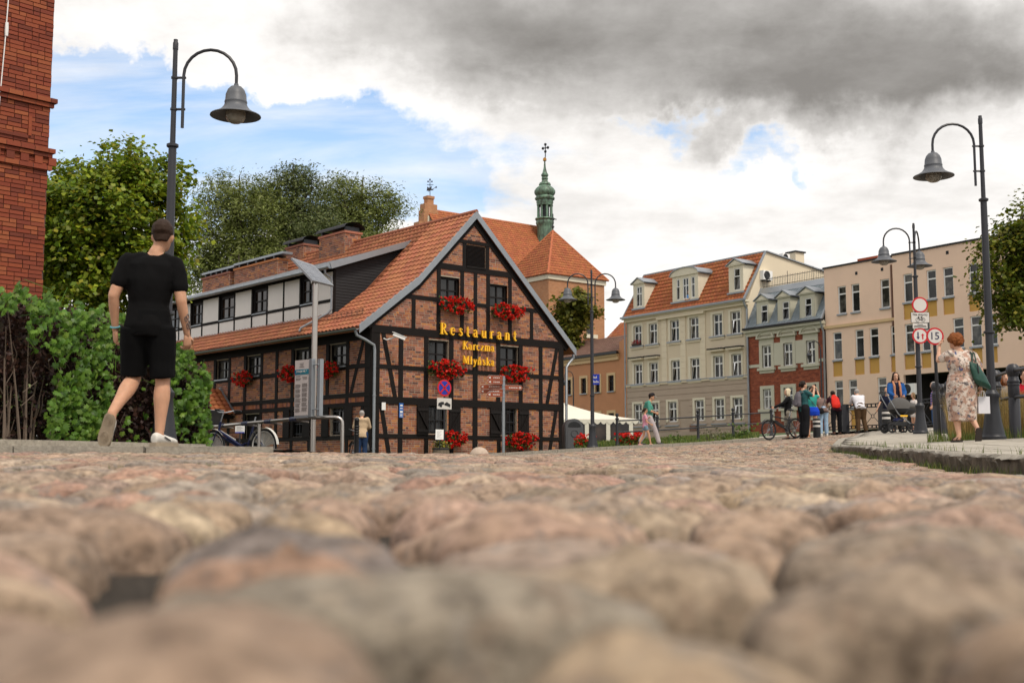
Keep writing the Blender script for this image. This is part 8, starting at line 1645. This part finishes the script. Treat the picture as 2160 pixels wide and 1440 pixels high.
# woman with the pram, children near her
BLU = cloth('blue_cardigan', (.02, .085, .26)); NVY = cloth('navy_cotton', (.012, .014, .03))
w6_, J, hp_ = person('dark-haired woman in blue cardigan and coral scarf behind the pram', spot(1893, 32.3), R(182), 1.64, {'elL': (-.24, .08, 1.15), 'wrL': (-.14, .28, 1.04), 'elR': (.24, .1, 1.15), 'wrR': (.16, .30, 1.04), 'look': (.1, 1, -.2), 'curl': 60}, NVY, ('long', BLT, .02), (BSH, BSH, 'flat'), ('long', HDK), SK2, .016, sleeve=.5, leg=1.95, hem=.05)
b = MB(); 
for s in (-1, 1): loft(b, [((s * .12, .03, .82), (.085, 0, 0), (0, .15, 0)), ((s * .12, .02, 1.1), (.075, 0, 0), (0, .13, 0)), ((s * .115, .01, 1.3), (.085, 0, 0), (0, .125, 0)), ((s * .10, .0, 1.43), (.06, 0, 0), (0, .08, 0))], 12); A1 = J['shL' if s < 0 else 'shR']; B1 = J['elL' if s < 0 else 'elR']; C1 = J['wrL' if s < 0 else 'wrR']; b.tube([A1, B1, C1], [.075, .062, .05], 10)
link('cardigan', remesh(b, 'cardigan', BLU, .018, 2, .008, 8), w6_)
SCF = cloth('coral_scarf', (.62, .13, .12), var=.5, sc=25, c2=(.6, .35, .18))
for s in (-1, 1): b = MB(); b.tube([(s * .05, -.06, 1.50), (s * .09, .03, 1.48), (s * .085, .13, 1.34), (s * .09, .16, 1.1), (s * .11, .16, .9)], [.03, .034, .036, .034, .028], 10); link('scarf', remesh(b, 'scarf', SCF, .014, 1, .008, 20), w6_)
CHW = cloth('white_cotton', (.66, .60, .56))
person('small child in white with pink bag beside the sign lamp base', spot(1930, 33.4), R(110), 1.02, {'hed': (0, .03, 1.70), 'fat': 1.05, 'elL': (-.22, .08, 1.15)}, CHW, ('skirt', CHW, .62, .17), (cloth('red_shoe', (.4, .03, .03)), BSH, 'flat'), ('bob', HLB), SK2, .024, sleeve=.5)
person('boy in navy reaching toward the railing beside the pram', spot(1874, 33.8), R(150), 1.22, {'hed': (0, .05, 1.68), 'elR': (.28, .1, 1.15), 'wrR': (.36, .2, .92), 'elL': (-.22, .08, 1.15)}, NVY, ('short', BLT, .02), (WSH, WSH, 'sneaker'), ('short', HLB), SK2, .024, sleeve=.6, leg=.9)
t = NT('striped_jersey'); sp_x = t.n('ShaderNodeSeparateXYZ', {0: t.co.outputs['Object']}); wv = t.math('FRACT', t.math('MULTIPLY', sp_x.outputs[2], 11.), 0.); t.col(t.ramp(wv, (0, (.02, .05, .35)), (.3, (.45, .42, .45)), (.5, (.42, .04, .05)), (.75, (.02, .05, .35)))); t.set(rough=.9)
person('child in blue striped jersey and jeans half hidden by the sign post', spot(1974, 31.5), R(60), 1.28, {'hed': (0, .03, 1.67)}, t.m, ('long', cloth('blue_jeans', (.04, .09, .2)), .02), (WSH, WSH, 'sneaker'), ('short', HGR), SK2, .024, sleeve=.7, leg=1.95)
# woman in floral dress
t = NT('floral_print'); ob = t.co.outputs['Object']; c = t.mix(t.rng(t.noise(9, 5, .6), .48, .54), (.58, .49, .42), (.38, .23, .17)); c = t.mix(t.rng(t.noise(13, 6, .7, None, (1, 1, 1.3)), .55, .60), c, (.09, .075, .075)); c = t.mix(t.rng(t.noise(8.3, 4, .6, None, (1.4, 1, 1)), .64, .68), c, (.05, .08, .20)); c = t.mix(t.rng(t.noise(17, 4, .6), .62, .66), c, (.20, .17, .10)); t.col(c); t.set(rough=.85); FLO = t.m
fw = dict(fat=1.36, wa=.9, ch=1.06, nek=(-.03, -.0, 1.455), hed=(-.075, .04, 1.60), look=(-.25, 1, .05), shL=(-.19, .0, 1.40), shR=(.19, -.01, 1.385), elL=(-.33, .10, 1.30), wrL=(-.26, .20, 1.53), elR=(.29, -.06, 1.13), wrR=(.32, .02, .90), kneL=(-.10, .05, .50), ankL=(-.085, -.01, .09), kneR=(.10, .07, .50), ankR=(.165, -.12, .22), ftR=(V3((.165, -.18, .20)), V3((.175, -.13, .0)), V3((0, .96, -.25)).normalized()), ftL=(V3((-.095, -.07, 0)), V3((-.115, .16, 0)), V3((0, 0, 1))), curl=30)
SND = mat('brown_sandal', (.07, .03, .018), .6, .15, 8)
w7_, J, hp_ = person('woman with curly auburn hair in a floral dress shading her eyes', spot(2034, 17.8), R(4), 1.66, fw, FLO, ('skirt', FLO, .33, .215), (SND, mat('dark_sole', (.03, .022, .018), .8, .1, 9), 'sandal'), ('curly', HRD), SK2, .014, sleeve=.72, hem=.06, foldk=1.4)
GRN = mat('green_leather', (.012, .055, .038), .45, .15, 8, .1, 60); gbag = thing('shoulder_bag', 'dark green leather bag on the shoulder of the woman in the floral dress', 'bag', w7_.location, w7_.rotation_euler.z); gbag.scale = w7_.scale
b = MB(); loft(b, [((.29, -.13, .86), (.125, .03, -.05), (0, .05, 0)), ((.26, -.14, .93), (.16, .03, -.06), (0, .085, 0)), ((.20, -.14, 1.1), (.13, .03, -.04), (0, .065, 0)), ((.14, -.13, 1.25), (.085, .02, -.02), (0, .035, 0))], 14); link('bag_body', remesh(b, 'bag_body', GRN, .012, 2, .006, 10), gbag)
for o_ in (-.03, .035): MB().tube([(.14 + o_, -.15, 1.25), (.15 + o_ * .6, -.11, 1.40), (.16 + o_ * .5, .0, 1.452), (.17 + o_ * .5, .09, 1.38), (.18, .12, 1.22)], .011, 6).build('strap', GRN, gbag, True)
MB().tube([(.17, -.2, 1.24), (.18, -.215, 1.08)], .01, 6).build('buckle', M['ink'], gbag)
wb_ = thing('shopping_bag', 'small white paper bag carried by the woman in the floral dress', 'bag', w7_.location, w7_.rotation_euler.z); wb_.scale = w7_.scale; hx0 = J['wrR'] + V3((.02, .0, -.09)); MB().box(-.095, .095, -.045, .045, -.36, -.09).build('bag_body', WHT, wb_, loc=hx0)
for y_ in (-.03, .03): MB().tube([hx0 + V3((-.04, y_, -.09)), hx0 + V3((-.02, y_ * .5, .0)), hx0 + V3((.02, y_ * .5, .0)), hx0 + V3((.04, y_, -.09))], .004, 5).build('handle', M['white'], wb_)
# people seated on a bench beyond the dry grass
bx_ = spot(2142, 23.6); bench = thing('bench', 'low dark bench behind the dry grass under the two seated people', 'bench', bx_, R(-8)); MB().box(-.9, .9, -.2, .22, .38, .43).build('seat', M['iron'], bench)
for s in (-.7, .7): MB().box(s - .04, s + .04, -.18, .2, -.1, .38).build('leg', M['iron'], bench)
sit = dict(pel=(0, 0, .52), che=(0, .0, .85), nek=(0, .01, 1.03), hed=(0, .05, 1.19), hipL=(-.095, .0, .50), hipR=(.095, .0, .50), kneL=(-.11, .42, .50), kneR=(.11, .42, .50), ankL=(-.11, .44, .09), ankR=(.11, .44, .09), shL=(-.175, 0, .98), shR=(.175, 0, .98), elL=(-.23, .05, .72), elR=(.23, .05, .72), wrL=(-.14, .28, .60), wrR=(.14, .28, .60))
def on_bench(dx): a = R(-8); return (bx_[0] + dx * math.cos(a), bx_[1] + dx * math.sin(a), bx_[2] - .005)
person('auburn-haired woman in yellow top seated at the far right', on_bench(-.16), R(172), 1.68, {**sit, 'look': (.0, 1, .15)}, cloth('yellow_print', (.55, .30, .05), var=.4, sc=14, c2=(.2, .25, .3)), ('long', NVY, .02), (BSH, BSH, 'flat'), ('bob', HRD), SK2, .017, sleeve=.4, leg=1.9)
rj = cloth('red_jersey', (.42, .012, .025)); rp2, J, _h = person('boy in red jersey seated at the right edge', on_bench(.22), R(176), 1.72, sit, rj, ('long', BLT, .02), (WSH, WSH, 'sneaker'), ('short', HB), SK2, .017, sleeve=.8, leg=1.9)
# man at the restaurant corner, man in the dormer window
BGE = cloth('beige_jacket', (.50, .37, .235)); x, y, z = spot(763, 36.0); z = float(G(x, y))
person('man in beige jacket and jeans standing with a bicycle by the restaurant corner', (x, y, z), R(10), 1.66, {'che': (0, .05, 1.25), 'nek': (0, .12, 1.42), 'hed': (0, .18, 1.57), 'elL': (-.25, .08, 1.15), 'wrL': (-.2, .3, 1.1), 'elR': (.25, .08, 1.15), 'wrR': (.2, .3, 1.1), 'fat': 1.1}, BGE, ('long', cloth('dark_jeans', (.02, .04, .09)), .02), (BSH, BSH, 'sneaker'), ('short', HGR), SK2, .02, sleeve=1.95, leg=1.95, hem=.06)
q = be.uv(1451, 625, .0); person('tiny man in blue shirt leaning out of the middle dormer of the beige house', wallpt(be, q[0], .12, 10.75), be.yaw + R(180), 1.75, {'elL': (-.24, .1, 1.15), 'wrL': (-.16, .25, 1.05), 'elR': (.24, .1, 1.15), 'wrR': (.16, .25, 1.05)}, cloth('sky_blue_shirt', (.12, .28, .55)), ('long', BLT, .02), (BSH, BSH, 'flat'), ('short', HDK), SK1, .03, sleeve=.6, leg=1.9)
run_jobs()
